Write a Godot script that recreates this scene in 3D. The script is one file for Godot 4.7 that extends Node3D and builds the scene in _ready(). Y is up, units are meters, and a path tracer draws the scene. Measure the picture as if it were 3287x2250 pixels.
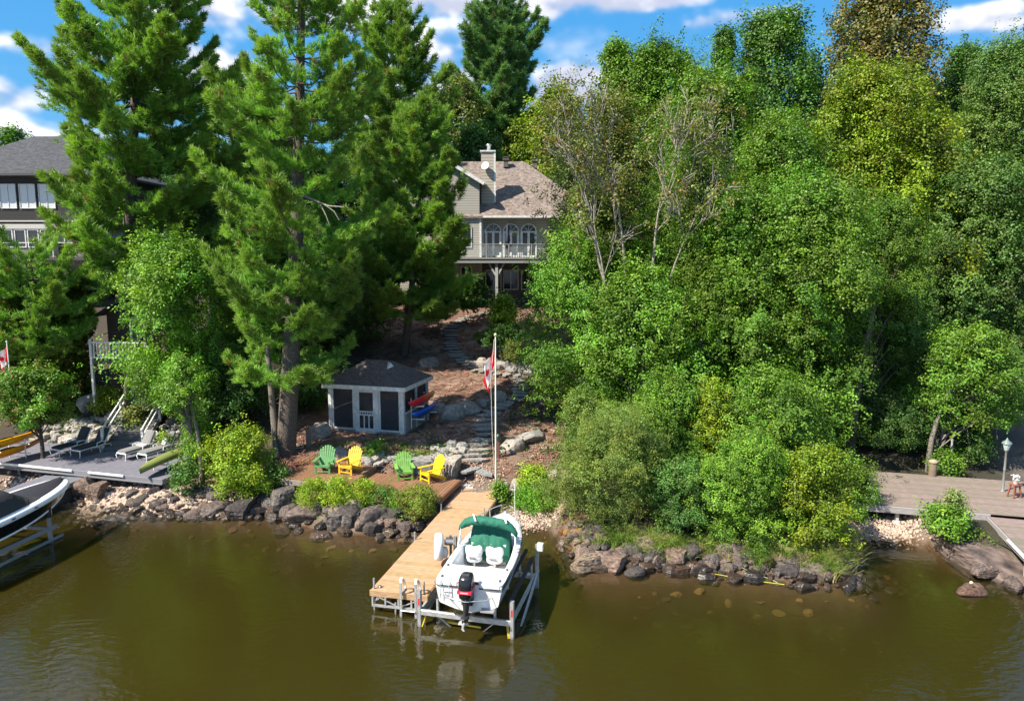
extends Node3D
# Lakeside cottage with a dock, seen from above the water. x right, y up, -z away from the lake; water level is y = 0.

const SHORE: Array[Vector2] = [Vector2(-80, 33), Vector2(-24, 31.6), Vector2(-18.8, 30.2), Vector2(-15, 28.5), Vector2(-9.3, 28.1), Vector2(-8.1, 27), Vector2(-6.5, 26.1), Vector2(-4, 26), Vector2(-3.2, 27), Vector2(-0.7, 27.6), Vector2(0.65, 27), Vector2(1.6, 26.6), Vector2(2.1, 24.3), Vector2(2.5, 23), Vector2(4.1, 23.1), Vector2(5.9, 23.1), Vector2(7.8, 22.5), Vector2(9.8, 21.9), Vector2(10.9, 22.2), Vector2(12.3, 24.4), Vector2(13.2, 26), Vector2(14.9, 25.8), Vector2(15.6, 24.4), Vector2(16.2, 22.6), Vector2(18, 21.5), Vector2(30, 20), Vector2(80, 18)]
const NEAR: Array[Vector2] = [Vector2(-40, -4), Vector2(-12, -3), Vector2(-6, -1.7), Vector2(-3, -0.85), Vector2(-1.2, -0.4), Vector2(0, 0), Vector2(0.6, 0.28), Vector2(1.5, 0.5), Vector2(3, 0.75), Vector2(5, 1)]
const FAR: Array[Vector2] = [Vector2(20, 0.8), Vector2(28, 0.9), Vector2(31, 1), Vector2(33.5, 1.35), Vector2(35, 1.62), Vector2(38, 2.05), Vector2(42, 2.7), Vector2(48, 3.7), Vector2(55, 5.2), Vector2(60, 6.35), Vector2(63, 6.6), Vector2(80, 8), Vector2(120, 10), Vector2(300, 16), Vector2(800, 24)]
const LEFT: Array[Vector2] = [Vector2(-5, 0.4), Vector2(0, 0.55), Vector2(3.2, 0.65), Vector2(4.2, 1.1), Vector2(6, 2), Vector2(9, 3.6), Vector2(14, 5.5), Vector2(20, 7), Vector2(30, 7.9), Vector2(50, 8.6), Vector2(90, 10), Vector2(270, 16), Vector2(800, 24)]

var rng := RandomNumberGenerator.new()
var used := {}
var mats := {}
var texs := {}
var boxes := {}
var rocks: Array[Mesh] = []
var sprays := {}


# ---------- mesh builder ----------
class B:
	var st := SurfaceTool.new()
	func _init() -> void:
		st.begin(Mesh.PRIMITIVE_TRIANGLES)
		st.set_smooth_group(-1)
	func smooth(on: bool) -> void:
		st.set_smooth_group(1 if on else -1)
	func tri(a: Vector3, b: Vector3, c: Vector3) -> void:
		st.add_vertex(a); st.add_vertex(c); st.add_vertex(b)
	func quad(a: Vector3, b: Vector3, c: Vector3, d: Vector3) -> void:
		tri(a, b, c); tri(a, c, d)
	func box(c: Vector3, s: Vector3, q := Basis()) -> B:
		var p: Array[Vector3] = []
		for i in 8:
			p.append(c + q * (s * 0.5 * Vector3(-1 if i & 1 == 0 else 1, -1 if i & 2 == 0 else 1, -1 if i & 4 == 0 else 1)))
		quad(p[0], p[2], p[3], p[1]); quad(p[4], p[5], p[7], p[6])
		quad(p[0], p[1], p[5], p[4]); quad(p[2], p[6], p[7], p[3])
		quad(p[0], p[4], p[6], p[2]); quad(p[1], p[3], p[7], p[5])
		return self
	func bar(a: Vector3, b: Vector3, w: float, h: float) -> B:
		var z := (b - a).normalized()
		var up := Vector3.UP if absf(z.y) < 0.95 else Vector3.FORWARD
		var x := up.cross(z).normalized()
		return box((a + b) * 0.5, Vector3(w, h, a.distance_to(b)), Basis(x, z.cross(x), z))
	func loft(rows: Array, closed := true, cap0 := true, cap1 := true, soft := true) -> B:
		smooth(soft)
		for i in rows.size() - 1:
			var a: PackedVector3Array = rows[i]
			var b: PackedVector3Array = rows[i + 1]
			for j in (a.size() if closed else a.size() - 1):
				var k := (j + 1) % a.size()
				quad(a[j], a[k], b[k], b[j])
		smooth(false)
		if cap0: fan(rows[0], true)
		if cap1: fan(rows[-1], false)
		return self
	func fan(r: PackedVector3Array, back: bool) -> void:
		var c := Vector3()
		for v in r: c += v
		c /= r.size()
		for j in r.size():
			var k := (j + 1) % r.size()
			if back: tri(c, r[k], r[j])
			else: tri(c, r[j], r[k])
	func tube(pts: Array, r0: float, r1 := -1.0, n := 6, caps := true) -> B:
		var rows := []
		var m := pts.size()
		if r1 < 0: r1 = r0
		for i in m:
			var t: Vector3 = (pts[mini(i + 1, m - 1)] - pts[maxi(i - 1, 0)]).normalized()
			var u := Vector3.UP if absf(t.y) < 0.9 else Vector3.RIGHT
			var x := u.cross(t).normalized()
			var y := t.cross(x)
			var row := PackedVector3Array()
			var r: float = lerpf(r0, r1, float(i) / (m - 1))
			for k in n:
				var a := TAU * k / n
				row.append(pts[i] + (x * cos(a) + y * sin(a)) * r)
			rows.append(row)
		return loft(rows, true, caps, caps, n > 4)
	func lathe(prof: Array, at := Vector3(), n := 10) -> B:   # prof: Vector2(radius, height), upwards
		var rows := []
		for p in prof:
			var row := PackedVector3Array()
			for k in n:
				var a := -TAU * k / n
				row.append(at + Vector3(cos(a) * p.x, p.y, sin(a) * p.x))
			rows.append(row)
		return loft(rows)
	func prism(poly: PackedVector2Array, z0: float, z1: float, q := Transform3D()) -> B:   # outline in xy, from z0 to z1
		var ids := Geometry2D.triangulate_polygon(poly)
		var area := 0.0
		for i in poly.size():
			area += poly[i].cross(poly[(i + 1) % poly.size()])
		var p := poly
		if area < 0:
			p = poly.duplicate()
			p.reverse()
			ids = Geometry2D.triangulate_polygon(p)
		var lo := minf(z0, z1)
		var hi := maxf(z0, z1)
		for i in range(0, ids.size(), 3):
			var a := p[ids[i]]
			var b := p[ids[i + 1]]
			var c := p[ids[i + 2]]
			if (b - a).cross(c - a) < 0:
				var s := b
				b = c
				c = s
			tri(q * Vector3(a.x, a.y, hi), q * Vector3(b.x, b.y, hi), q * Vector3(c.x, c.y, hi))
			tri(q * Vector3(a.x, a.y, lo), q * Vector3(c.x, c.y, lo), q * Vector3(b.x, b.y, lo))
		for i in p.size():
			var a := p[i]
			var b := p[(i + 1) % p.size()]
			quad(q * Vector3(a.x, a.y, lo), q * Vector3(b.x, b.y, lo), q * Vector3(b.x, b.y, hi), q * Vector3(a.x, a.y, hi))
		return self
	func ring(outer: PackedVector2Array, inner: PackedVector2Array, z0: float, z1: float, q := Transform3D()) -> B:   # a frame between two outlines of equal count, counter-clockwise, z0 < z1
		for i in outer.size():
			var k := (i + 1) % outer.size()
			var o := [outer[i], outer[k], inner[i], inner[k]]
			var f := func(p: Vector2, z: float) -> Vector3: return q * Vector3(p.x, p.y, z)
			quad(f.call(o[0], z1), f.call(o[1], z1), f.call(o[3], z1), f.call(o[2], z1))
			quad(f.call(o[0], z0), f.call(o[2], z0), f.call(o[3], z0), f.call(o[1], z0))
			quad(f.call(o[0], z0), f.call(o[1], z0), f.call(o[1], z1), f.call(o[0], z1))
			quad(f.call(o[2], z1), f.call(o[3], z1), f.call(o[3], z0), f.call(o[2], z0))
		return self
	func done() -> ArrayMesh:
		st.generate_normals()
		return st.commit()


func b() -> B:
	return B.new()


func rect(x0: float, y0: float, x1: float, y1: float) -> PackedVector2Array:
	return PackedVector2Array([Vector2(x0, y0), Vector2(x1, y0), Vector2(x1, y1), Vector2(x0, y1)])


# ---------- objects ----------
func numbered(called: String, parent: Node) -> String:
	var key := str(parent.get_instance_id()) + called
	var n: int = used.get(key, 0)
	used[key] = n + 1
	return called if n == 0 else "%s_%03d" % [called, n]


func thing(called: String, label: String, category: String, at := Vector3.ZERO, turn := 0.0, group := "") -> Node3D:
	var o := Node3D.new()
	o.name = numbered(called, self)
	add_child(o, true)
	o.position = at
	o.rotation.y = deg_to_rad(turn)
	tag(o, label, category, group)
	return o


func tag(o: Node, label: String, category := "", group := "") -> void:
	if label: o.set_meta("label", label)
	if category: o.set_meta("category", category)
	if group: o.set_meta("group", group)


func put(parent: Node, called: String, mesh: Mesh, m: Material, at := Vector3.ZERO, turn := Basis(), label := "") -> MeshInstance3D:
	var o := MeshInstance3D.new()
	o.name = numbered(called, parent)
	o.mesh = mesh
	o.material_override = m
	parent.add_child(o, true)
	o.transform = Transform3D(turn, at)
	if label: o.set_meta("label", label)
	return o


func part(parent: Node, called: String, bb: B, m: Material) -> MeshInstance3D:
	return put(parent, called, bb.done(), m)


func slab(parent: Node, called: String, size: Vector3, at: Vector3, m: Material, turn := Basis()) -> MeshInstance3D:
	if not boxes.has(size):
		boxes[size] = chamfered(size)
	return put(parent, called, boxes[size], m, at, turn)


func chamfered(s: Vector3) -> Mesh:   # a box whose long edges are broken a little
	var e := minf(0.012, minf(s.x, minf(s.y, s.z)) * 0.18)
	var bb := b()
	var h := s * 0.5
	var ax := 0
	if s.y > s.x and s.y >= s.z: ax = 1
	elif s.z > s.x and s.z > s.y: ax = 2
	var u := h.z if ax == 0 else (h.x if ax == 1 else h.y)
	var v := h.y if ax == 0 else (h.z if ax == 1 else h.x)
	var o: Array[Vector2] = [Vector2(u - e, -v), Vector2(u, e - v), Vector2(u, v - e), Vector2(u - e, v), Vector2(e - u, v), Vector2(-u, v - e), Vector2(-u, e - v), Vector2(e - u, -v)]
	var l := h.x if ax == 0 else (h.y if ax == 1 else h.z)
	var rows := []
	for t in [-l, l]:
		var row := PackedVector3Array()
		for p in o:
			row.append(Vector3(t, p.y, p.x) if ax == 0 else (Vector3(p.x, t, p.y) if ax == 1 else Vector3(p.y, p.x, t)))
		row.reverse()
		rows.append(row)
	bb.loft(rows, true, true, true, false)
	return bb.done()


func copy(src: Node3D, label: String, at: Vector3, turn: float, group := "") -> Node3D:
	var o: Node3D = src.duplicate()
	o.name = numbered(str(src.name).rstrip("0123456789").rstrip("_"), self)
	add_child(o, true)
	o.position = at
	o.rotation.y = deg_to_rad(turn)
	tag(o, label, "", group)
	return o


func structure(called: String, mesh: Mesh, m: Material) -> MeshInstance3D:
	var o := put(self, called, mesh, m)
	o.set_meta("kind", "structure")
	return o


# ---------- materials ----------
func lin(r: float, g: float, bl: float, a := 1.0) -> Color:
	var c := Color(r, g, bl).linear_to_srgb()
	c.a = a
	return c


func noise_tex(called: String, freq: float, octaves: int, lo: float, hi: float, size := 512, kind := FastNoiseLite.TYPE_SIMPLEX_SMOOTH, as_normal := false, strength := 4.0) -> NoiseTexture2D:
	if texs.has(called): return texs[called]
	var n := FastNoiseLite.new()
	n.seed = called.hash() % 9999
	n.noise_type = kind
	n.frequency = freq
	n.fractal_octaves = octaves
	var t := NoiseTexture2D.new()
	t.noise = n
	t.width = size
	t.height = size
	t.seamless = true
	if as_normal:
		t.as_normal_map = true
		t.bump_strength = strength
	else:
		var g := Gradient.new()
		g.set_color(0, Color(lo, lo, lo))
		g.set_color(1, Color(hi, hi, hi))
		t.color_ramp = g
	texs[called] = t
	return t


func mat(c: Color, rough := 0.7, metal := 0.0, tex: Texture2D = null, scale := Vector3.ONE, bump := 0.0, offset := Vector3.ZERO, world := false) -> StandardMaterial3D:
	var key := [c, rough, metal, tex, scale, bump, offset, world]
	if mats.has(key): return mats[key]
	var m := StandardMaterial3D.new()
	m.albedo_color = c
	m.roughness = rough
	m.metallic = metal
	if tex:
		m.albedo_texture = tex
		m.uv1_triplanar = true
		m.uv1_world_triplanar = world
		m.uv1_scale = scale
		m.uv1_offset = offset
		if bump > 0.0:
			m.heightmap_enabled = true
			m.heightmap_texture = tex
			m.heightmap_scale = bump
	mats[key] = m
	return m


func grain() -> Texture2D:
	return noise_tex("grain", 0.02, 4, 0.62, 1.0)


func speck() -> Texture2D:
	return noise_tex("speck", 0.06, 4, 0.45, 1.0)


func woods(c: Color, vary: float, n := 4) -> Array:
	var a := []
	for i in n:
		var k := 1.0 + vary * (float(i) / (n - 1) * 2.0 - 1.0)
		var l := c.srgb_to_linear()
		a.append(mat(lin(minf(l.r * k * 1.2, 1), minf(l.g * k * 1.2 * (1.0 - 0.04 * i), 1), minf(l.b * k * 1.2, 1)), 0.75, 0.0, grain(), Vector3(0.25, 5.0, 5.0), 0.15, Vector3(0.37 * i, 0.21 * i, 0.13 * i)))
	return a


# ---------- the ground ----------
func tab(t: Array[Vector2], x: float) -> float:
	if x <= t[0].x: return t[0].y
	for i in t.size() - 1:
		if x < t[i + 1].x:
			return t[i].y + (t[i + 1].y - t[i].y) * (x - t[i].x) / (t[i + 1].x - t[i].x)
	return t[-1].y


func hgt(x: float, d: float) -> float:   # height of the ground; d is the distance inland, -z
	var s := d - tab(SHORE, x)
	var near := tab(NEAR, s)
	if s <= 0: return near
	var far := tab(FAR, d)
	var wl := smoothstep(-11.5, -14.5, x)
	if wl > 0:
		far = lerpf(far, tab(LEFT, d - 29.7 + 0.287 * (x + 14.9)), wl)
	var h := lerpf(near, far, smoothstep(1, 4, s))
	var r := Vector2(x + 6.7, d - 37.0).length()
	h = lerpf(h, 1.6, 1.0 - smoothstep(2.6, 4.2, r))
	if x > 12.5 and d < 32: h = minf(h, 0.78)
	if x > -10 and x < -1.6 and d < 31.2 + 0.1 * (-x - 6): h = minf(h, 0.62)
	return h


func on(x: float, d: float, up := 0.0) -> Vector3:
	return Vector3(x, hgt(x, d) + up, -d)


# ---------- light, air, camera ----------
func set_view() -> void:
	var cam := Camera3D.new()
	cam.name = "camera"
	cam.position = Vector3(0, 10.45, 0)
	cam.rotation_degrees = Vector3(-7.5, 0, 0)
	cam.fov = 51.85
	cam.near = 0.5
	cam.far = 1500
	add_child(cam)
	cam.current = true
	var env := Environment.new()
	env.background_mode = Environment.BG_SKY
	env.sky = Sky.new()
	var sm := PanoramaSkyMaterial.new()
	sm.panorama = sky_texture()
	env.sky.sky_material = sm
	env.background_energy_multiplier = 1.0
	env.tonemap_mode = Environment.TONE_MAPPER_LINEAR
	env.tonemap_exposure = 2.7
	env.sdfgi_enabled = true
	env.ssao_enabled = true
	env.ssil_enabled = true
	var we := WorldEnvironment.new()
	we.name = "air"
	we.environment = env
	add_child(we)
	var sun := DirectionalLight3D.new()
	sun.name = "sun"
	sun.light_energy = 1.4
	sun.light_color = Color(1.0, 0.955, 0.88)
	sun.light_angular_distance = 0.5
	sun.shadow_enabled = true
	add_child(sun)
	sun.look_at_from_position(Vector3.ZERO, Vector3(0.58, -0.75, -0.33))


func sky_texture() -> ImageTexture:
	var w := 2048
	var h := 1024
	var img := Image.create(w, h, false, Image.FORMAT_RGBF)
	var n := FastNoiseLite.new()
	n.seed = 11
	n.frequency = 1.0
	n.fractal_octaves = 5
	n.fractal_gain = 0.55
	var n2 := FastNoiseLite.new()
	n2.seed = 5
	n2.frequency = 0.55
	n2.fractal_octaves = 2
	# the clouds that stand over the trees, in degrees: azimuth, elevation, half width, half height, thickness
	var puffs := [[4.8, 12.5, 4.4, 2.2, 1.4], [7.4, 12.0, 2.6, 1.2, 1.1], [3.0, 9.6, 4.2, 1.6, 1.1], [-1.0, 18.6, 12.0, 2.1, 0.95], [8.0, 18.4, 9.0, 1.5, 1.2], [-5.5, 14.0, 5.5, 3.6, 0.6], [-7.5, 10.5, 5.5, 3.8, 0.9],
		[-36.0, 17.5, 9.0, 2.2, 0.85], [-24.0, 17.0, 6.0, 2.4, 0.7], [-35.0, 10.0, 4.2, 1.7, 0.62], [-33.0, 7.5, 6.0, 1.2, 0.7], [-22.0, 12.5, 5.0, 3.0, 0.75], [33.0, 14.6, 2.6, 1.0, 0.55], [35.0, 19.0, 6.0, 1.6, 0.8], [20.0, 20.5, 6.0, 1.0, 0.5], [24.0, 18.2, 7.0, 1.2, 0.7], [31.5, 14.8, 3.4, 0.9, 0.8], [16.0, 16.6, 5.0, 0.8, 0.55], [-14.0, 17.0, 7.0, 2.0, 0.8], [-30.0, 13.0, 5.0, 1.0, 0.5], [-37.0, 9.0, 4.0, 1.6, 0.9], [27.0, 10.0, 6.0, 2.0, 0.8]]
	for y in h:
		var el := PI * (0.5 - (y + 0.5) / h)
		if el < -0.02:
			continue
		var se := sin(el)
		var ce := cos(el)
		var clear := lin(0.15, 0.28, 0.38).lerp(lin(0.038, 0.175, 0.36), pow(clampf(se * 3.2, 0, 1), 0.6)).lerp(lin(0.03, 0.12, 0.28), clampf(se, 0, 1))
		clear = clear.srgb_to_linear()
		clear.a = 1.0
		for x in w:
			var az := wrapf(TAU * (x + 0.5) / w, -PI, PI)
			var k := 1.0 / (se + 0.16)
			var p := Vector3(sin(az) * ce * k, k * 0.4, -cos(az) * ce * k) * 0.9
			var fine := n.get_noise_3d(sin(az) * ce * 13.0, se * 26.0, -cos(az) * ce * 13.0)
			var field := n2.get_noise_3dv(p) * 1.4 - 0.12 + n.get_noise_3dv(p * 1.6) * 0.5
			var lift := 0.3
			var azd := rad_to_deg(az)
			var eld := rad_to_deg(el)
			if absf(azd) < 52 and eld < 30:
				var wide := smoothstep(52.0, 44.0, absf(azd)) * smoothstep(30.0, 23.0, eld)
				var own := -0.75
				lift = 0.0
				for q in puffs:
					var dx: float = (azd - q[0]) / q[2]
					var dy: float = (eld - q[1]) / q[3]
					if dy < 0: dy *= 1.35
					var r := dx * dx + dy * dy
					if r < 4.0 and (1.0 - r) * q[4] > own:
						own = (1.0 - r) * q[4]
						lift = clampf(dy, -1, 1)
				field = lerpf(field, own - 0.10, wide)
			var veil := n2.get_noise_3d(sin(az) * ce * 5.0, se * 22.0, -cos(az) * ce * 5.0) + fine * 0.5 + clampf(field, -0.6, 0.4) * 0.5
			var dens := smoothstep(-0.15, 0.80, field + fine * 1.05) * 0.93 + 0.38 * smoothstep(-0.1, 0.7, veil)
			if dens > 0.0:
				var thick := smoothstep(0.25, 0.95, field + fine * 0.25)
				var lit := lin(0.50, 0.50, 0.51).srgb_to_linear().lerp(lin(0.15, 0.17, 0.25).srgb_to_linear(), clampf(smoothstep(0.1, 0.8, field) * 0.55 + 0.5 - fine * 1.5 - 0.55 * lift, 0, 1) * 0.72)
				img.set_pixel(x, y, clear.lerp(lit, minf(dens, 0.97)))
			else:
				img.set_pixel(x, y, clear)
	var low := Color(0.25, 0.3, 0.32)
	for y in range(int(h * 0.5) + 6, h):
		for x in [0]:
			img.fill_rect(Rect2i(0, y, w, 1), low)
	return ImageTexture.create_from_image(img)


# ---------- ground and water ----------
func ground_color(x: float, d: float, n: float) -> Color:   # linear base colour of the ground where it lies
	var s := d - tab(SHORE, x)
	var bed := Color(0.135, 0.065, 0.013).lerp(Color(0.05, 0.035, 0.01), smoothstep(-1.0, -6.0, s))
	if s < 0.05: return bed * (0.8 + 0.5 * n)
	var pebble := Color(0.40, 0.31, 0.25)
	var mulch := Color(0.40, 0.20, 0.145).lerp(Color(0.56, 0.37, 0.28), smoothstep(0.25, 0.75, n))
	var soil := Color(0.10, 0.075, 0.05)
	var c := mulch
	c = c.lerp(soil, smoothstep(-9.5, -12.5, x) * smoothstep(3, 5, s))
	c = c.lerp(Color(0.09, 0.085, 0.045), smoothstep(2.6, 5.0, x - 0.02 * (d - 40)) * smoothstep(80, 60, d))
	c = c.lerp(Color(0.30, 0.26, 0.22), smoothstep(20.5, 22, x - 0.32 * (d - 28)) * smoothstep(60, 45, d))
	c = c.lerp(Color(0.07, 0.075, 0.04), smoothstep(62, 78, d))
	# the trodden way down to the dock
	var way := absf(x + 1.4 + 0.02 * (d - 30))
	c = c.lerp(Color(0.42, 0.33, 0.27), smoothstep(1.1, 0.3, way) * smoothstep(32.0, 30.2, d) * 0.9)
	c = c.lerp(Color(0.40, 0.28, 0.20), smoothstep(4.0, 1.5, absf(x - 1.0)) * smoothstep(36.5, 33, d) * smoothstep(29, 30, d) * 0.7)
	c = pebble.lerp(c, smoothstep(0.6, 1.8, s))
	return bed.lerp(c, smoothstep(0.0, 0.25, s)) * (0.85 + 0.3 * n)


func axis(stops: Array) -> PackedFloat32Array:   # [from, step, to, step, to ...]
	var a := PackedFloat32Array([stops[0]])
	for i in range(1, stops.size(), 2):
		while a[-1] + stops[i] < stops[i + 1] - 0.001:
			a.append(a[-1] + stops[i])
		a.append(stops[i + 1])
	return a


func make_ground() -> void:
	var xs := axis([-900, 100, -100, 12, -40, 1.5, -26, 0.5, -4, 0.3, 18, 0.6, 30, 2, 50, 12, 110, 100, 900])
	var ds := axis([-300, 60, 0, 3, 12, 1, 20, 0.3, 46, 0.8, 66, 3, 100, 12, 200, 100, 900])
	var v := PackedVector3Array()
	var c := PackedColorArray()
	var idx := PackedInt32Array()
	var n := FastNoiseLite.new()
	n.seed = 3
	n.frequency = 0.35
	n.fractal_octaves = 4
	for d in ds:
		for x in xs:
			var k := n.get_noise_2d(x, d)
			var rough := 0.05 * k + 0.03 * n.get_noise_2d(x * 4, d * 4)
			v.append(Vector3(x, hgt(x, d) + rough * (1.0 if d < 75 else 4.0), -d))
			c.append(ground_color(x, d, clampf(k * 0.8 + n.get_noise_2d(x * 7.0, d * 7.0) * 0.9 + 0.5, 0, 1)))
	var w := xs.size()
	for i in ds.size() - 1:
		for j in w - 1:
			var a := i * w + j
			idx.append_array(PackedInt32Array([a, a + w, a + w + 1, a, a + w + 1, a + 1]))
	var arr := []
	arr.resize(Mesh.ARRAY_MAX)
	arr[Mesh.ARRAY_VERTEX] = v
	arr[Mesh.ARRAY_COLOR] = c
	arr[Mesh.ARRAY_INDEX] = idx
	var nrm := PackedVector3Array()
	nrm.resize(v.size())
	for i in ds.size():
		for j in w:
			var dx := v[i * w + mini(j + 1, w - 1)] - v[i * w + maxi(j - 1, 0)]
			var dz := v[mini(i + 1, ds.size() - 1) * w + j] - v[maxi(i - 1, 0) * w + j]
			nrm[i * w + j] = dx.cross(dz).normalized()
	arr[Mesh.ARRAY_NORMAL] = nrm
	var m := ArrayMesh.new()
	m.add_surface_from_arrays(Mesh.PRIMITIVE_TRIANGLES, arr)
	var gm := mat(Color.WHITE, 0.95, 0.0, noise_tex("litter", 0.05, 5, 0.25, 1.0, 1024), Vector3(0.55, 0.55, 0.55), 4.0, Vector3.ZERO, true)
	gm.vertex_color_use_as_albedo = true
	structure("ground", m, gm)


func make_water() -> void:
	var top := mat(lin(0.035, 0.027, 0.006, 0.10), 0.02)
	top.transparency = BaseMaterial3D.TRANSPARENCY_ALPHA
	top.metallic_specular = 0.47
	top.normal_enabled = true
	top.normal_texture = noise_tex("ripples", 0.012, 4, 0, 1, 1024, FastNoiseLite.TYPE_SIMPLEX_SMOOTH, true, 6.0)
	top.normal_scale = 0.26
	top.uv1_triplanar = true
	top.uv1_world_triplanar = true
	top.uv1_scale = Vector3(0.17, 0.17, 0.30)
	var p := PlaneMesh.new()
	p.size = Vector2(1400, 380)
	var o := structure("water", p, top)
	o.position = Vector3(0, 0, 145)
	# silt in the water: the deeper the water, the less of the bed shows
	var murk := mat(Color.WHITE, 0.9)
	murk.transparency = BaseMaterial3D.TRANSPARENCY_ALPHA
	murk.metallic_specular = 0.0
	murk.vertex_color_use_as_albedo = true
	var xs := axis([-700, 100, -100, 10, -40, 0.4, 40, 10, 100, 100, 700])
	var ds := axis([-45, 6, 9, 1, 15, 0.25, 36, 1, 40])
	for y in [-0.05, -0.35]:
		var v := PackedVector3Array()
		var c := PackedColorArray()
		var idx := PackedInt32Array()
		for d in ds:
			for x in xs:
				v.append(Vector3(x, y, -d))
				var depth := maxf(0.0, y - hgt(x, d))
				c.append(Color(0.0300, 0.0268, 0.0068, 1.0 - exp(-1.05 * depth)))
		for i in ds.size() - 1:
			for j in xs.size() - 1:
				var a := i * xs.size() + j
				idx.append_array(PackedInt32Array([a, a + xs.size(), a + xs.size() + 1, a, a + xs.size() + 1, a + 1]))
		var arr := []
		arr.resize(Mesh.ARRAY_MAX)
		arr[Mesh.ARRAY_VERTEX] = v
		arr[Mesh.ARRAY_COLOR] = c
		arr[Mesh.ARRAY_INDEX] = idx
		var nr := PackedVector3Array()
		nr.resize(v.size())
		nr.fill(Vector3.UP)
		arr[Mesh.ARRAY_NORMAL] = nr
		var mesh := ArrayMesh.new()
		mesh.add_surface_from_arrays(Mesh.PRIMITIVE_TRIANGLES, arr)
		structure("silty_water", mesh, murk)


# ---------- plants ----------
func leaf_material(shine := 0.5) -> StandardMaterial3D:
	var m := mat(Color.WHITE, shine)
	m.vertex_color_use_as_albedo = true
	m.metallic_specular = 0.42
	m.backlight_enabled = true
	m.backlight = Color(0.76, 0.84, 0.28)
	return m


func needle_material() -> StandardMaterial3D:
	var m := mat(Color.WHITE, 0.55)
	m.vertex_color_use_as_albedo = true
	m.backlight_enabled = true
	m.backlight = Color(0.90, 0.95, 0.4)
	return m


func spray(kind: String) -> Mesh:   # a twig's worth of leaves, about one unit across, that grows along +y
	if sprays.has(kind): return sprays[kind]
	var r := RandomNumberGenerator.new()
	r.seed = kind.hash()
	var bb := b()
	if kind == "needles":      # a plume of soft long needles
		for i in 34:
			var at := Vector3(r.randf_range(-0.16, 0.16), r.randf_range(-0.25, 0.35), r.randf_range(-0.16, 0.16))
			var dir := Vector3(r.randfn(0, 0.55), 0.55 + 0.5 * r.randf(), r.randfn(0, 0.55)).normalized()
			var side := dir.cross(Vector3(r.randfn(), r.randfn(), r.randfn())).normalized() * 0.038
			bb.tri(at - side, at + side, at + dir * r.randf_range(0.4, 0.62))
	elif kind == "scales":     # cedar fans
		for i in 22:
			var at := Vector3(r.randf_range(-0.22, 0.22), r.randf_range(-0.4, 0.3), r.randf_range(-0.22, 0.22))
			var dir := Vector3(r.randfn(0, 0.3), 1.0, r.randfn(0, 0.3)).normalized()
			var side := dir.cross(Vector3(r.randfn(), 0.2, r.randfn())).normalized() * 0.09
			var tip := at + dir * r.randf_range(0.25, 0.42)
			bb.quad(at - side * 0.3, at + side * 0.3, tip + side, tip - side * 0.8)
	elif kind == "blades":     # a tuft of grass
		for i in 26:
			var at := Vector3(r.randfn(0, 0.16), 0, r.randfn(0, 0.16))
			var dir := Vector3(r.randfn(0, 0.32), 1.0, r.randfn(0, 0.32))
			var side := Vector3(r.randfn(), 0, r.randfn()).normalized() * 0.014
			var mid := at + dir * 0.5
			var tip := at + dir * r.randf_range(0.7, 1.0) + Vector3(dir.x, -0.25, dir.z) * 0.5
			bb.quad(at - side, at + side, mid + side, mid - side)
			bb.tri(mid - side, mid + side, tip)
	else:                      # broad leaves
		var slim := 0.36 if kind == "broad" else 0.2
		var count := 13 if kind == "broad" else 17
		for i in count:
			var at := Vector3(r.randfn(0, 0.26), r.randfn(0, 0.24), r.randfn(0, 0.26))
			var nrm := Vector3(r.randfn(0, 0.8), 1.0, r.randfn(0, 0.8)).normalized()
			var dir := (at * Vector3(1, 0.3, 1) + Vector3(r.randfn(0, 0.2), -0.12, r.randfn(0, 0.2))).normalized()
			dir = (dir - nrm * dir.dot(nrm)).normalized()
			var side := nrm.cross(dir)
			var l := r.randf_range(0.30, 0.44)
			var tip := at + dir * l - nrm * l * 0.12
			var mid := at + dir * l * 0.45 + nrm * l * 0.08
			bb.tri(at, mid + side * l * slim - nrm * l * 0.1, tip)
			bb.tri(at, tip, mid - side * l * slim - nrm * l * 0.1)
	sprays[kind] = bb.done()
	return sprays[kind]


class Cloud:   # many copies of one spray
	var buf := PackedFloat32Array()
	var n := 0
	func add(at: Vector3, up: Vector3, turn: float, size: float, c: Color) -> void:
		var a := up.cross(Vector3(cos(turn), 0.31, sin(turn))).normalized() * size
		var u := up * size
		var z := a.cross(up)
		buf.append_array(PackedFloat32Array([a.x, u.x, z.x, at.x, a.y, u.y, z.y, at.y, a.z, u.z, z.z, at.z, c.r, c.g, c.b, 1.0]))
		n += 1


func foliage(parent: Node, called: String, cl: Cloud, mesh: Mesh, m: Material) -> MultiMeshInstance3D:
	var mm := MultiMesh.new()
	mm.transform_format = MultiMesh.TRANSFORM_3D
	mm.use_colors = true
	mm.mesh = mesh
	mm.instance_count = cl.n
	mm.buffer = cl.buf
	var o := MultiMeshInstance3D.new()
	o.name = numbered(called, parent)
	o.multimesh = mm
	o.material_override = m
	o.set_meta("kind", "stuff")
	parent.add_child(o, true)
	return o


func bark(k := 0) -> Material:
	var c: Color = [lin(0.24, 0.19, 0.16), lin(0.34, 0.30, 0.26), lin(0.17, 0.14, 0.12), lin(0.56, 0.51, 0.45)][k]
	return mat(c, 0.9, 0.0, noise_tex("bark", 0.03, 4, 0.35, 1.0), Vector3(2.2, 0.35, 2.2), 3.0)


func rdir(r: RandomNumberGenerator) -> Vector3:
	var z := r.randf_range(-1, 1)
	var a := r.randf() * TAU
	var q := sqrt(1 - z * z)
	return Vector3(cos(a) * q, z, sin(a) * q)


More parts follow.
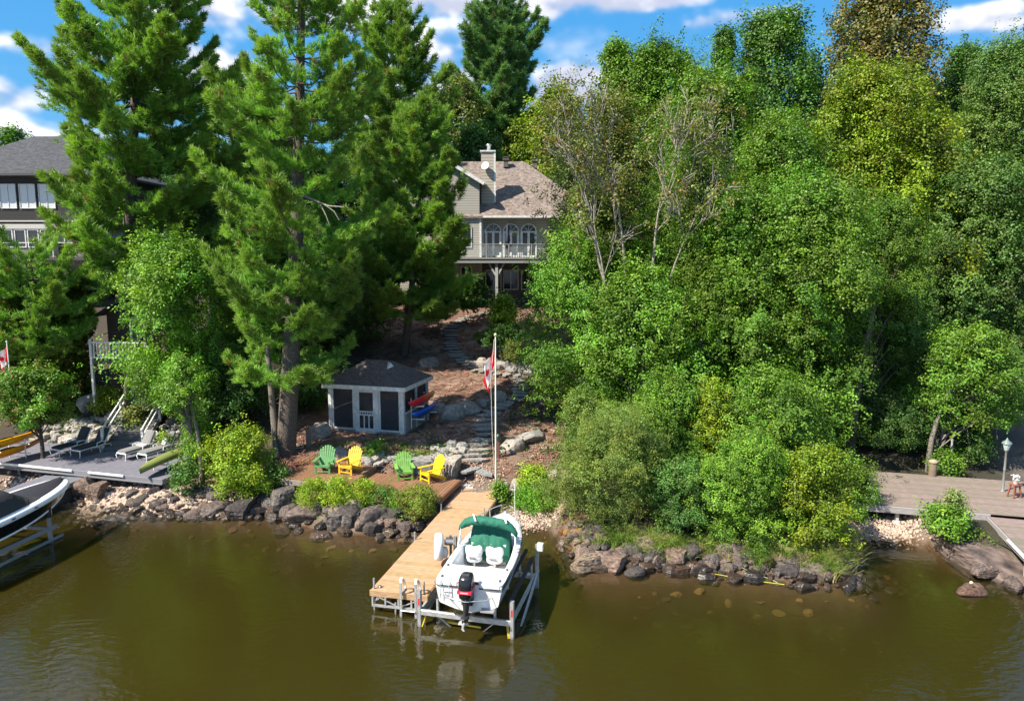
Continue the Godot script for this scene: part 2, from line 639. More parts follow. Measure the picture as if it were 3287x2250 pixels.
# A broadleaved tree or a shrub. x, d: where it stands; yt, yb: top and bottom of its crown; rad: the crown's half width.
# form: 0 round, 1 pointed, 2 dome down to the ground, 3 loose and open
func leafy(called: String, label: String, category: String, x: float, d: float, yt: float, yb: float, rad: float, col: Color, form := 0, dens := 1.0, foot := Vector2.INF, bark_kind := 0, leaf := "broad", tint := Color(0, 0, 0)) -> Node3D:
	var fx := x if foot == Vector2.INF else foot.x
	var fd := d if foot == Vector2.INF else foot.y
	var g := hgt(fx, fd)
	var o := thing(called, label, category, Vector3(fx, g - 0.05, -fd))
	var r := RandomNumberGenerator.new()
	r.seed = (label + called).hash()
	var off := Vector3(x - fx, 0, -(d - fd))
	yt -= g
	yb = maxf(yb - g, 0.1)
	var ch := yt - yb
	var area := 4.0 * PI * (rad * rad * 0.35 + rad * ch * 0.5 * 0.65)
	var size := clampf(0.0092 * d, 0.21, 0.70) * (0.85 if leaf == "slim" else 1.0) * r.randf_range(0.75, 1.1)
	var rc := clampf(minf(rad, ch * 0.5) * 0.30, 0.15, 1.05)
	var clumps := int(clampf(area / (rc * rc * 1.55), 8, 330))
	var per := int(dens * 2.5 * area / (size * size * 0.62) / clumps)
	per = mini(per, 240)
	var cl := Cloud.new()
	var wood := b()
	var woody := form != 2
	var lean := off
	var trunk_top := Vector3(0, yb + ch * (0.72 if form != 1 else 0.9), 0) + lean
	var tr := clampf(0.016 * yt + 0.03, 0.03, 0.30)
	if woody:
		var pts := []
		var bend := Vector3(r.randfn(0, 0.02), 0, r.randfn(0, 0.02)) * yt
		for i in 7:
			var t := i / 6.0
			pts.append(Vector3(0, -0.15, 0).lerp(trunk_top, t) + bend * sin(t * PI) - lean * 0.35 * sin(t * PI))
		wood.tube(pts, tr * 1.15, tr * 0.25, 7)
	for i in clumps:
		var t := (i + 0.5) / clumps
		var hh := pow(r.randf(), 0.85)
		var env: float
		match form:
			1: env = pow(1.0 - hh, 0.75) * minf(1.0, hh * 6.0 + 0.35) + 0.06
			2: env = sqrt(maxf(0.0, 1.0 - hh * hh)) * (0.82 + 0.18 * minf(1, hh * 4.0))
			3: env = sin(PI * clampf(hh * 0.86 + 0.12, 0, 1)) * r.randf_range(0.7, 1.1)
			_: env = pow(sin(PI * clampf(hh * 0.80 + 0.17, 0, 1)), 0.62)
		var a := t * 137.0 + r.randf() * 0.9
		var q := sqrt(r.randf_range(0.22, 1.0))
		var lump := 1.0 + 0.2 * sin(a * 2.0 + hh * 5.0 + rad * 3.0) + 0.14 * sin(a * 5.0 - hh * 9.0) + r.randf_range(-0.12, 0.14)
		var cr := rc * r.randf_range(0.65, 1.25)
		var reach := maxf(rad - cr * 0.75, rad * 0.5) * env * q * lump
		var c := Vector3(cos(a) * reach, clampf(yb + ch * hh, yb + cr * 0.4, yt - cr * 0.8), sin(a) * reach) + off
		var tone := r.randf_range(0.55, 1.38)
		var hue := r.randf_range(-1, 1)
		if woody and i % 2 == 0:
			var from := Vector3(0, -0.15, 0).lerp(trunk_top, clampf((c.y - ch * 0.18) / maxf(trunk_top.y, 0.1) - 0.12, 0.1, 0.95))
			var mid := (from + c) * 0.5 + Vector3(0, 0.06 * ch, 0) * r.randf()
			wood.tube([from, mid, c], tr * 0.32, 0.012, 4, false)
		var out := (c - Vector3(off.x, yb + ch * 0.35, off.z)).normalized()
		if woody and rad > 1.8 and i % 9 == 0:
			var tw := (out + rdir(r) * 0.6).normalized() * cr * 2.1
			wood.tube([c - tw * 0.2, c + tw * 0.5 + Vector3(0, 0.1, 0), c + tw], 0.022, 0.008, 4, false)
		var grow := (out + Vector3(0, 0.7, 0) + rdir(r) * 0.5).normalized()
		for j in per:
			var v := rdir(r)
			if v.y < -0.5: v.y = -v.y * 0.6
			var rr := cr * (0.35 + 0.75 * sqrt(r.randf()))
			if j % 8 == 0: rr = cr * r.randf_range(0.9, 1.7)
			var at := c + (v + grow * v.dot(grow) * 0.8) * rr
			var up := (v * 0.8 + Vector3(0, 0.5, 0) + out * 0.35 + rdir(r) * 0.75).normalized()
			var k := tone * r.randf_range(0.78, 1.2)
			var shade := Color(col.r * k * (1.36 + 0.24 * hue), col.g * k * 1.5, col.b * k * (0.95 - 0.1 * hue))
			if tint.a < 1.0 and r.randf() < tint.a: shade = Color(tint.r, tint.g, tint.b) * k
			cl.add(at, up, r.randf() * TAU, size * r.randf_range(0.75, 1.2), shade)
	if woody: part(o, "trunk", wood, bark(bark_kind))
	else:
		for i in 7:
			var a := i * 2.4
			wood.tube([off + Vector3(cos(a), 0, sin(a)) * rad * 0.12, off + Vector3(cos(a) * rad * 0.5, ch * 0.6, sin(a) * rad * 0.5)], 0.02, 0.008, 4, false)
		part(o, "stem", wood, bark(0))
	foliage(o, "crown" if woody else "leaves", cl, spray(leaf), leaf_material())
	return o


# A white pine: whorls of boughs that carry flat plumes of needles. rad is the length of the longest boughs; peak: where along the crown they are longest.
func pine(called: String, label: String, x: float, d: float, yt: float, yb: float, rad: float, col: Color, dens := 1.0, foot := Vector2.INF, bark_kind := 0, peak := 0.25, blunt := 0.6, step := 0.0) -> Node3D:
	var fx := x if foot == Vector2.INF else foot.x
	var fd := d if foot == Vector2.INF else foot.y
	var g := hgt(fx, fd)
	var o := thing(called, label, "pine tree", Vector3(fx, g - 0.05, -fd))
	var r := RandomNumberGenerator.new()
	r.seed = (label + called).hash()
	yt -= g
	yb -= g
	var top := Vector3(x - fx, yt, -(d - fd))
	var wood := b()
	var tr := 0.013 * yt + 0.05
	var pts := []
	for i in 9:
		var t := i / 8.0
		pts.append(Vector3(0, -0.2, 0).lerp(top, t) + Vector3(sin(t * 5.0) * 0.12, 0, cos(t * 4.0) * 0.12))
	wood.tube(pts, tr * 1.1, 0.03, 9)
	for i in 9:
		var t := r.randf_range(0.25, 0.98) * yb / yt
		var a := r.randf() * TAU
		var at := Vector3(0, -0.2, 0).lerp(top, t)
		var q := Vector3(cos(a), r.randf_range(-0.25, 0.25), sin(a)) * r.randf_range(0.5, 1.9)
		wood.tube([at, at + q * 0.5 + Vector3(0, 0.08, 0), at + q], 0.03, 0.01, 4, false)
	var cl := Cloud.new()
	var size := clampf(0.0135 * d, 0.40, 1.0)
	if step == 0.0: step = maxf(0.75, (yt - yb) / 21.0)
	var y := yb
	var turn := 0.0
	while y < yt - 0.15:
		var t := (y - yb) / (yt - yb)
		var prof := lerpf(0.72, 1.0, smoothstep(0, peak, t)) if t < peak else pow(maxf(0.0, 1.0 - (t - peak) / (1.0 - peak)), blunt)
		var n := r.randi_range(5, 8)
		turn += 1.1
		var long := r.randf_range(0.75, 1.12)
		for i in n:
			var a := turn + TAU * i / n + r.randf_range(-0.35, 0.35)
			var l := rad * prof * r.randf_range(0.55, 1.08) * long + 0.25
			var rise := lerpf(-0.04, 0.75, pow(t, 1.6)) + r.randf_range(-0.1, 0.12)
			var dir := Vector3(cos(a), 0, sin(a))
			var side := Vector3(-dir.z, 0, dir.x)
			var from := Vector3(0, -0.2, 0).lerp(top, (y + r.randf_range(-0.25, 0.25)) / yt)
			var along := func(s: float) -> Vector3: return from + dir * l * s + Vector3(0, l * (rise * s - 0.16 * sin(s * PI) + 0.16 * s * s * s), 0)
			wood.tube([from, along.call(0.33), along.call(0.66), along.call(0.95)], 0.018 + 0.010 * l, 0.012, 4, false)
			var tone := r.randf_range(0.72, 1.2)
			var tufts := int(0.98 * dens * (5.0 + l * l * 6.2 / (size * size) * 0.42))
			for k in tufts:
				var s := 0.28 + 0.74 * pow(r.randf(), 0.72)
				var across := r.randfn(0, 0.5)
				var w := (0.16 + 0.56 * l * (1.04 - s) * s * 2.0) * across
				var lift := r.randfn(0.08, 0.10) + 0.05 * l * (1.0 - absf(across))
				var at: Vector3 = along.call(s) + side * w + Vector3(0, lift - absf(w) * 0.12, 0)
				var up := (dir * 0.62 + side * across * 0.7 + Vector3(0, 0.62, 0) + rdir(r) * 0.42).normalized()
				var q := tone * r.randf_range(0.78, 1.22)
				if r.randf() < 0.03:
					cl.add(at, up, r.randf() * TAU, size * 0.8, Color(0.20, 0.12, 0.05) * q)
					continue
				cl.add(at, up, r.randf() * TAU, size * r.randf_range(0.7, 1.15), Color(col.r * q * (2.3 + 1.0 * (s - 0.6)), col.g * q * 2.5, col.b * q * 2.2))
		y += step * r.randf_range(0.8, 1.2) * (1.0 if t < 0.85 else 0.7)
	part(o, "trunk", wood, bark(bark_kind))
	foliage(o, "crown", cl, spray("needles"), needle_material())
	return o


func limb(wood: B, r: RandomNumberGenerator, from: Vector3, dir: Vector3, l: float, rad: float, depth: int, tips: Array) -> void:
	var p := from
	var pts := [p]
	var v := dir
	for i in 4:
		v = (v + rdir(r) * 0.10 + Vector3(0, 0.07, 0)).normalized()
		p += v * l / 4.0
		pts.append(p)
	wood.tube(pts, maxf(rad, 0.017), maxf(rad * 0.55, 0.012), 5 if depth > 1 else 4, false)
	tips.append(p)
	if depth == 0: return
	for i in (3 if depth > 1 else 4):
		var at: Vector3 = pts[4] if i == 0 else pts[r.randi_range(1, 3)]
		var nd := (v + rdir(r) * 0.62).normalized()
		limb(wood, r, at, nd, l * r.randf_range(0.55, 0.78), rad * 0.5, depth - 1, tips)


func ground_cover(called: String, label: String, category: String, spots: Array, kind: String, col: Color, size: float, tint := Color(0, 0, 0, 0)) -> void:   # spots: x, d, spread, count
	var cl := Cloud.new()
	var r := RandomNumberGenerator.new()
	r.seed = label.hash()
	for s in spots:
		for i in int(s[3]):
			var x: float = s[0] + r.randfn(0, 0.5) * s[2]
			var d: float = s[1] + r.randfn(0, 0.5) * (s[4] if s.size() > 4 else s[2])
			if d - tab(SHORE, x) < -0.05 or (x > 11.5 and d > 25.4 and d < 32.5): continue
			var k := r.randf_range(0.65, 1.25)
			var c := Color(col.r * k * r.randf_range(0.85, 1.2), col.g * k, col.b * k)
			if r.randf() < tint.a: c = Color(tint.r, tint.g, tint.b) * k
			cl.add(on(x, d, 0.02 if kind == "blades" else size * 0.3), (Vector3(0, 1, 0) + rdir(r) * 0.25).normalized(), r.randf() * TAU, size * r.randf_range(0.6, 1.25), c)
	var o := foliage(self, called, cl, spray(kind), leaf_material(0.6))
	tag(o, label, category)


func make_trees() -> void:
	var maple := Color(0.082, 0.150, 0.022)
	var lime := Color(0.155, 0.205, 0.018)
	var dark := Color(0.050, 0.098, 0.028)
	var olive := Color(0.115, 0.125, 0.035)
	var needle := Color(0.078, 0.140, 0.026)
	var blue_needle := Color(0.050, 0.105, 0.040)
	# the left lot
	pine("white_pine", "huge full white pine at left that hides the grey roofed house's right half", -19.31, 41, 31.39, 9.47, 5.3, needle, 1.1, Vector2(-22.4, 40.5), 0, 0.35, 0.45)
	pine("white_pine", "low pine at the left edge with flat boughs over the dark cedars", -25.09, 37.5, 10.23, 5.87, 3.79, needle * 1.1, 1.2, Vector2.INF, 2, 0.3, 0.3)
	pine("white_pine", "tall white pine with two bare trunks beside the screen house", -8.66, 33.5, 30.16, 5.74, 4.09, needle * 1.05, 1.0, Vector2(-10.6, 32.9), 0, 0.3, 0.45)
	pine("white_pine", "dense pine over the mulch slope between the screen house and the beige cottage", -5.54, 47.5, 19.51, 7, 4.29, needle, 1.1, Vector2(-7.3, 48.2), 0, 0.35, 0.55)
	pine("white_pine", "tall dark pine behind the dense pine with one long bough reaching over the sky", -10.9, 69, 32.72, 13.77, 5.51, needle * 0.85, 1.0, Vector2.INF, 2, 0.4, 0.5)
	pine("white_pine", "lone tall pine standing far behind the cottage chimney", -1.5, 86, 37.97, 21.41, 6.08, blue_needle, 1.1, Vector2.INF, 0, 0.4, 0.42)
	pine("white_pine", "shaded pine behind the white railing in the gap between the two big left pines", -18.88, 50, 22.12, 4.97, 4.36, needle * 0.85, 1.1, Vector2.INF, 2, 0.4, 0.6)
	pine("white_pine", "middle sized pine in front of the shaded pine with drooping boughs", -15.4, 43, 16.8, 4.67, 2.87, needle, 1.0, Vector2.INF, 2, 0.35, 0.6)
	leafy("maple_tree", "light green maple in front of the huge pine above the grey stairs", "maple tree", -16.77, 35.5, 10.88, 3.33, 2.83, maple * 1.25, 0, 0.95, Vector2(-19.94, 36.5), 2)
	leafy("maple_tree", "slim yellow-green maple sapling leaning over the deck end by the canoe", "sapling", -14.23, 30.5, 5.93, 3.76, 1.23, maple * 1.35, 3, 0.8, Vector2(-13.45, 30.2), 1)
	leafy("clipped_tree", "round clipped maple growing through the grey deck by the yellow kayaks", "small tree", -22.02, 32.6, 5.13, 2.88, 1.67, maple * 1.05, 0, 1.35, Vector2(-22.05, 32.9), 2, "broad", Color(0.26, 0.13, 0.05, 0.06))
	for q in [["dark green cedar at the left edge behind the red and white flag", -26.34, 38, 9.08, 0.89, 1.41], ["yellowish cedar between the flag and the cabin railing", -24.97, 39, 9.52, 1.52, 1.56], ["dark cedar close beside the brown cabin", -24.24, 40, 9.01, 1.8, 1.11]]:
		leafy("cedar", q[0], "cedar", q[1], q[2], q[3], q[4], q[5], Color(0.085, 0.115, 0.022), 1, 1.2, Vector2.INF, 2, "scales")
	leafy("shrub_maple", "grey-green leafy tree below the white railing in the pine gap", "tree", -18.31, 44, 13.35, 8.86, 2, Color(0.10, 0.15, 0.06), 3, 0.9, Vector2.INF, 1)
	leafy("bush", "large bright yellow-green bush on the shore between the decks", "bush", -11.54, 29.6, 3.01, 0.12, 1.54, lime * 1.1, 2, 1.1)
	leafy("bush", "green bush between the canoe rack and the bright bush", "bush", -13.86, 31.2, 3, 0.58, 1.08, maple * 1.1, 2)
	leafy("bush", "dark bush under the tall pine left of the brown deck", "bush", -10.04, 29.8, 1.51, 0.05, 0.71, dark * 1.2, 2)
	leafy("bush", "small ragged bush below the canoe bow", "bush", -13.7, 29.3, 1.85, 0.71, 0.69, dark * 1.4, 2, 0.8)
	leafy("understory_tree", "dim leafy undergrowth left of the tall pine's trunks", "undergrowth", -13.94, 36, 5.61, 0.59, 1.91, dark * 1.1, 2, 1.0)
	leafy("understory_tree", "dim leafy undergrowth behind the tall pine's trunks left of the screen house", "undergrowth", -11.01, 39, 4.96, 0.64, 1.34, dark, 2, 1.0)
	leafy("understory_tree", "tangled low growth between the stairs and the bright bush", "undergrowth", -15.04, 35, 4.21, 1.09, 0.98, dark * 1.1, 2, 0.9)
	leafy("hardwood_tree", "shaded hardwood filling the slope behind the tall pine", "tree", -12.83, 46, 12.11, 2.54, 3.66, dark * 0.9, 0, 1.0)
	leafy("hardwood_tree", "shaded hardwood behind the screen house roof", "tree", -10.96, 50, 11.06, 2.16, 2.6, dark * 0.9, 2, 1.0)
	leafy("hardwood_tree", "small tree at the far left showing over the grey roof's edge", "tree", -48.59, 72, 22.41, 18.15, 2.15, dark * 1.4, 3, 1.0)
	leafy("hardwood_tree", "leafy tree behind the gap between the left pines", "tree", -20.91, 62, 23.69, 11.21, 2.96, dark * 1.2, 0, 1.0)
	for q in [["far green tree closing the gap right of the huge pine", -33.97, 78, 21.97, 11.4, 4.45], ["far green tree behind the white railing's gap", -29.41, 80, 21.34, 9.5, 4.33], ["far green tree behind the tall pine's trunk", -21.81, 76, 21.23, 9.55, 4.57], ["far green tree between the tall pine and the dense pine", -17.01, 79, 22.12, 9.52, 4.51],
			["far green tree behind the dense pine's left side", -11.77, 77, 21.82, 9.54, 3.94], ["far green tree left of the cottage roof", -7.02, 75, 20.66, 9.56, 2.93], ["far green tree behind the half bare tree's left branches", 7.4, 74, 21.38, 8.68, 3.34], ["far green tree behind the half bare tree's trunk", 12.35, 72, 20.67, 7.86, 3.69],
			["far green tree behind the big yellow-green maple", 30.13, 74, 24.36, 7.78, 5.78], ["far green tree at the right edge's gap", 46.39, 73, 21.23, 7.82, 5.28], ["far green tree behind the rusty brown tree's right side", 42.44, 76, 27.33, 9.55, 3.87], ["far green tree behind the grey roofed house", -48.17, 82, 19.22, 11.45, 4.94]]:
		leafy("hardwood_tree", q[0], "tree", q[1], q[2], q[3], q[4], q[5], dark * 1.15, 0, 1.1)
	# behind the cottage
	leafy("hardwood_tree", "olive hardwood left of the lone far pine", "tree", -5.98, 80, 28.58, 19.48, 3.08, olive * 0.85, 0, 1.1)
	leafy("hardwood_tree", "yellow-green hardwood right of the lone far pine over the roof vent", "tree", 4.6, 78, 27.25, 15.12, 3.49, lime * 0.85, 0, 1.1)
	leafy("hardwood_tree", "low bright hedge tree behind the cottage roof ridge", "tree", 1.12, 82, 24.69, 18.26, 2.69, lime * 0.7, 0, 1.1)
	leafy("hardwood_tree", "dark low tree behind the cottage roof left of the chimney", "tree", -3.92, 76, 22.99, 17.24, 3.17, dark * 1.2, 0, 1.1)
	leafy("hardwood_tree", "hardwood with one high knob of leaves right of the cumulus cloud", "tree", 7.93, 57, 26.16, 15.55, 1.86, maple * 1.05, 0, 1.1)
	leafy("hardwood_tree", "broad green hardwood behind the half bare tree", "tree", 10.75, 56, 25.35, 8.43, 4.85, maple, 0, 1.3)
	leafy("hardwood_tree", "tall blue-green hardwood left of the rusty brown tree", "tree", 21.31, 61, 29.13, 8.25, 4.91, dark * 1.35, 0, 1.15)
	leafy("hardwood_tree", "narrow spire of leaves left of the tall blue-green hardwood", "tree", 16.91, 60, 27.99, 12.62, 1.96, dark * 1.4, 1, 1.3)
	leafy("hardwood_tree", "rusty brown tree rising highest against the sky at right", "tree", 29.1, 60, 31.47, 12.62, 4.88, Color(0.145, 0.118, 0.055), 0, 0.95, Vector2.INF, 0, "broad", Color(0.08, 0.11, 0.035, 0.3))
	leafy("hardwood_tree", "dark green tree right of the rusty brown tree", "tree", 37.49, 62, 27.02, 11.21, 2.77, dark * 1.3, 0, 1.1)
	leafy("hardwood_tree", "grey-green tree at the right edge under the corner cloud", "tree", 33.02, 50, 23.81, 6.82, 3.89, Color(0.075, 0.125, 0.04), 0, 1.15)
	leafy("hardwood_tree", "thin twiggy treetop poking up at the right edge", "tree", 37.8, 56, 26.51, 22.89, 0.66, dark * 1.4, 3, 0.5)
	# the right wood
	leafy("maple_tree", "sparse olive tree mixed with the half bare tree's left branches", "tree", 5.39, 40, 18.43, 9.01, 3.6, olive * 0.95, 3, 0.55, Vector2.INF, 3, "broad", Color(0.17, 0.13, 0.06, 0.12))
	leafy("maple_tree", "sparse pale green tree over the cottage roof's right end", "tree", 3.83, 38, 13.85, 7.22, 2.31, Color(0.11, 0.15, 0.035), 3, 0.8, Vector2.INF, 3)
	leafy("maple_tree", "green tree rising behind the half bare tree's right branches", "tree", 12.67, 47, 21.16, 9.33, 3.66, maple * 1.05, 0, 1.0)
	leafy("maple_tree", "big yellow-green maple below the rusty brown tree", "maple tree", 22.27, 46, 21.06, 5.41, 5.54, Color(0.140, 0.180, 0.018), 0, 1.1)
	leafy("maple_tree", "green maple that fills the middle of the right wood", "maple tree", 15.03, 41, 17.45, 2.36, 4.11, maple * 0.95, 0, 1.1)
	leafy("maple_tree", "bright ash tree with drooping leaves in front of the half bare tree", "tree", 9.09, 36, 14.83, 1.51, 3.41, maple * 1.2, 0, 1.1, Vector2(9.07, 33), 1, "slim")
	leafy("maple_tree", "light maple at the wood's left edge overhanging the stone path", "maple tree", 3.49, 36, 10.89, 2.66, 3.1, maple * 1.3, 0, 1.1, Vector2(5.08, 34), 1)
	leafy("maple_tree", "maple under the half bare tree with a pale stub of trunk", "maple tree", 5.98, 33.5, 9.24, 0.84, 3.01, maple * 1.1, 0, 1.1, Vector2(6.15, 33), 1)
	leafy("maple_tree", "dense maple deep in the wood right of the pale stub", "maple tree", 10.8, 34, 12.69, -0.41, 3.15, maple * 0.95, 0, 1.1, Vector2.INF, 2)
	leafy("maple_tree", "maple whose boughs hang toward the right boardwalk", "maple tree", 13.53, 33, 13.21, -0.52, 3.05, maple, 0, 1.1, Vector2.INF, 2)
	leafy("maple_tree", "dark maple over the boardwalk's far left end", "maple tree", 18.98, 37, 12.89, 0.79, 2.61, maple * 0.8, 0, 1.1, Vector2(15.9, 33), 2)
	leafy("hardwood_tree", "grey-green hardwood at the right edge over the lamp path", "tree", 27.06, 42, 15.19, 4.8, 3.83, Color(0.07, 0.12, 0.035), 0, 1.1)
	leafy("hardwood_tree", "rounded tree on two thin trunks behind the boardwalk post", "tree", 20.86, 32.5, 6.89, 2.9, 2.37, maple * 1.05, 0, 1.0, Vector2(18.79, 31.5), 1)
	leafy("hardwood_tree", "slender leaning tree between the rounded tree and the lamp", "tree", 24.38, 35, 5.74, 2.21, 1.31, dark * 1.3, 0, 1.0, Vector2(19.9, 32.5), 1)
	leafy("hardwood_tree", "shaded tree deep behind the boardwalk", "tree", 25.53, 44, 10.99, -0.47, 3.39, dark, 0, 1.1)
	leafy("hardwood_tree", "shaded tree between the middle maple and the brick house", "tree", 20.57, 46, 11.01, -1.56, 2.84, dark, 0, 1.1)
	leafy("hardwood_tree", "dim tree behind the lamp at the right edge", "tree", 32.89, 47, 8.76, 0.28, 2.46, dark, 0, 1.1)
	leafy("hardwood_tree", "dim tree behind the bright ash tree", "tree", 14.64, 52, 22, 3.46, 4.71, maple * 0.85, 0, 1.1)
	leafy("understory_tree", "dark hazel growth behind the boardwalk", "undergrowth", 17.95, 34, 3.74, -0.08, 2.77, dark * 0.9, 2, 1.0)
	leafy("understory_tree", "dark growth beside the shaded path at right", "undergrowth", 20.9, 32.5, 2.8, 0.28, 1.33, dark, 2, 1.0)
	leafy("understory_tree", "low sunlit sprigs at the foot of the boardwalk post", "undergrowth", 19.27, 31, 1.76, 0.65, 0.78, maple, 2, 0.8)
	# the shore bushes on the rocky point
	leafy("bush", "large pale willow bush on the left end of the rocky point", "bush", 3.87, 26, 4.49, -0.44, 2.39, Color(0.125, 0.165, 0.05), 2, 1.1, Vector2.INF, 1, "slim")
	leafy("bush", "tall light bush leaning over the red mulch beside the willow bush", "bush", 3, 30.5, 4.43, 0.51, 1.24, Color(0.11, 0.16, 0.045), 2, 1.0, Vector2.INF, 1, "slim")
	leafy("sapling", "bright slim sapling in the middle of the rocky point", "sapling", 7.88, 28, 5.28, 1.5, 1.23, lime * 0.95, 1, 0.9, Vector2.INF, 1)
	leafy("bush", "dark green bush behind the grass in the middle of the point", "bush", 6.15, 24.8, 3.01, -0.1, 1.34, dark * 1.3, 2, 1.1)
	leafy("bush", "round leaved green bush right of the slim sapling", "bush", 8.21, 24.3, 4.11, -0.05, 1.77, maple * 1.2, 2, 1.1)
	leafy("bush", "yellow-green bush at the right end of the point", "bush", 10.39, 24, 3.72, 0.05, 1.52, lime * 0.8, 2, 1.0)
	leafy("bush", "dark bush hanging over the boardwalk's left corner", "bush", 12.98, 27, 2.62, 0.05, 1.2, maple * 0.95, 2, 1.0)
	leafy("bush", "leafy bush filling the wood's edge above the round leaved bush", "bush", 10.39, 28, 5.63, 0.77, 2.28, maple, 2, 1.0)
	leafy("bush", "leafy bush below the pale stub of trunk", "bush", 6.16, 28.5, 5.19, 0.41, 2.15, maple * 1.05, 2, 1.0)
	leafy("bush", "leafy green clump growing from the ledge in front of the boardwalk", "bush", 15.45, 24.6, 1.59, 0.77, 0.91, maple * 1.2, 2, 1.0)
	leafy("sapling", "upright sapling with pale leaves against the boardwalk edge", "sapling", 15.84, 24.8, 2.07, 1.06, 0.49, Color(0.14, 0.17, 0.08), 3, 0.8, Vector2.INF, 1)
	# along the brown deck
	for q in [["feathery bright bush at the left corner of the brown deck", -7.97, 28, 1.47, 0.22, 0.76, lime * 0.9], ["feathery bright bush below the yellow chair at the deck's left part", -6.89, 27.8, 1.57, 0.25, 0.79, lime], ["bright bush below the step in the brown deck", -5.85, 27.7, 1.55, 0.33, 0.61, lime * 0.95],
			["dark reddish bush in the middle of the brown deck's front", -5.07, 27.6, 1.31, 0.27, 0.7, dark * 1.3], ["light bush with rusty tips at the deck's right corner beside the dock", -3.65, 27.2, 1.49, 0.29, 0.9, Color(0.13, 0.155, 0.035)], ["green bush between the reddish and the rusty bushes", -4.41, 27.1, 1.26, 0.37, 0.52, maple * 1.2]]:
		leafy("bush", q[0], "bush", q[1], q[2], q[3], q[4], q[5], q[6] * 1.25, 2, 1.1, Vector2.INF, 0, "slim", Color(0.22, 0.08, 0.04, 0.14) if "dish" in q[0] or "rusty" in q[0] else Color(0, 0, 0))
	leafy("bush", "yellow bush right of the flagpole at the shore", "bush", 0.92, 29.2, 1.65, 0.7, 0.72, lime * 1.25, 2, 1.2)
	leafy("bush", "low bright green bush right of the boat bow", "bush", 1.03, 28, 1.18, 0.4, 0.99, Color(0.09, 0.20, 0.02), 2, 1.2, Vector2.INF, 0, "slim")
	leafy("bush", "small green bush at the dock's shore end", "bush", -0.49, 28.6, 1.13, 0.19, 0.36, maple * 1.3, 2, 1.0)
	# round the cottage
	leafy("bush", "feathery yellow-green shrub at the top of the stone path", "bush", -0.62, 51, 7.43, 5.24, 1.09, lime * 1.2, 2, 1.2)
	leafy("bush", "dark green cedar bush left of the path below the cottage windows", "bush", -3.25, 55, 8.74, 6.18, 1.45, dark, 2, 1.2, Vector2.INF, 0, "scales")
	leafy("bush", "dark pine scrub in the shade left of the cedar bush", "bush", -5.72, 53, 8.54, 5.95, 1.78, dark * 0.8, 2, 1.2, Vector2.INF, 0, "scales")
	leafy("bush", "spreading juniper on top of the round rock garden", "bush", -0.64, 47, 5.73, 4.57, 1.88, Color(0.05, 0.095, 0.04), 2, 1.3, Vector2.INF, 0, "scales")
	leafy("bush", "clump of tall grass between the rock garden stones", "bush", 0.08, 45, 5.02, 3.98, 0.69, Color(0.12, 0.13, 0.04), 2, 1.0, Vector2.INF, 0, "slim")
	leafy("bush", "green sprigs growing from the retaining rocks behind the chairs", "bush", -6.37, 32.5, 1.71, 0.91, 0.51, maple * 1.4, 2, 0.9)
	leafy("bush", "green sprigs behind the light green chair", "bush", -4.7, 31.5, 1.51, 0.7, 0.4, maple, 2, 0.9)
	leafy("bush", "bright small bush beside the foot of the grey stairs", "bush", -16.51, 33.6, 2, 1.5, 0.36, lime, 2, 1.0)
	leafy("bush", "patch of bright leaves on the rockery left of the stairs", "bush", -21.55, 38, 3.31, 2.23, 1.07, lime * 0.7, 2, 0.9)
	leafy("bush", "yellowish tufts on the rockery above the loungers", "bush", -19.25, 36, 2.66, 1.63, 0.79, Color(0.13, 0.14, 0.04), 2, 0.9)
	# grasses and ground plants
	ground_cover("shore_grass", "tall pale green grass along the rocky point", "grass", [[3.9, 24.3, 0.8, 70, 0.4], [5.0, 23.9, 0.8, 110, 0.4], [6.6, 23.8, 0.9, 120, 0.4], [8.6, 23.2, 0.8, 110, 0.4], [10.2, 22.8, 0.8, 120, 0.5]], "blades", Color(0.19, 0.30, 0.05), 0.55, Color(0.34, 0.30, 0.13, 0.25))
	ground_cover("dry_grass", "straw coloured grass mound at the point's right tip", "grass", [[11.0, 24.0, 1.0, 300, 1.0]], "blades", Color(0.24, 0.29, 0.08), 0.72, Color(0.36, 0.31, 0.15, 0.4))
	ground_cover("cove_weeds", "sparse weeds on the gravel right of the boat bow", "weeds", [[1.2, 28.0, 1.8, 90, 0.6], [0.2, 28.6, 0.8, 40, 0.5]], "slim", Color(0.12, 0.17, 0.03), 0.35)
	ground_cover("bank_weeds", "low weeds along the top of the retaining rocks", "weeds", [[-6.5, 33.4, 5.0, 110, 0.7], [-3.0, 33.0, 2.0, 40, 0.8]], "slim", Color(0.11, 0.16, 0.03), 0.30)
	ground_cover("wall_plants", "green plants growing between the retaining rocks behind the chairs", "plants", [[-7.2, 32.4, 1.6, 40, 0.6], [-5.2, 32.2, 1.6, 46, 0.6], [-3.6, 32.6, 1.0, 40, 1.0], [-8.8, 31.6, 0.8, 30, 0.8]], "broad", maple * 1.3, 0.30)
	ground_cover("riprap_weeds", "weeds and seedlings wedged between the shore stones", "weeds", [[-13, 29.2, 3.0, 46, 0.5], [-6.3, 27.4, 2.6, 60, 0.5], [3.0, 24.8, 1.4, 60, 0.7], [9.5, 23.4, 2.4, 50, 0.5], [16.4, 24.4, 0.7, 30, 0.7]], "slim", Color(0.12, 0.18, 0.03), 0.28)
	ground_cover("forest_floor_plants", "dim leafy plants covering the floor of the right wood", "undergrowth", [[8, 36, 8, 600, 8], [14, 46, 12, 500, 12]], "broad", dark, 0.5)
	ground_cover("rockery_plants", "small plants between the rocks left and right of the grey stairs", "plants", [[-22, 37.5, 4, 160, 3], [-15.5, 35, 2.5, 160, 2.5]], "broad", maple, 0.4)


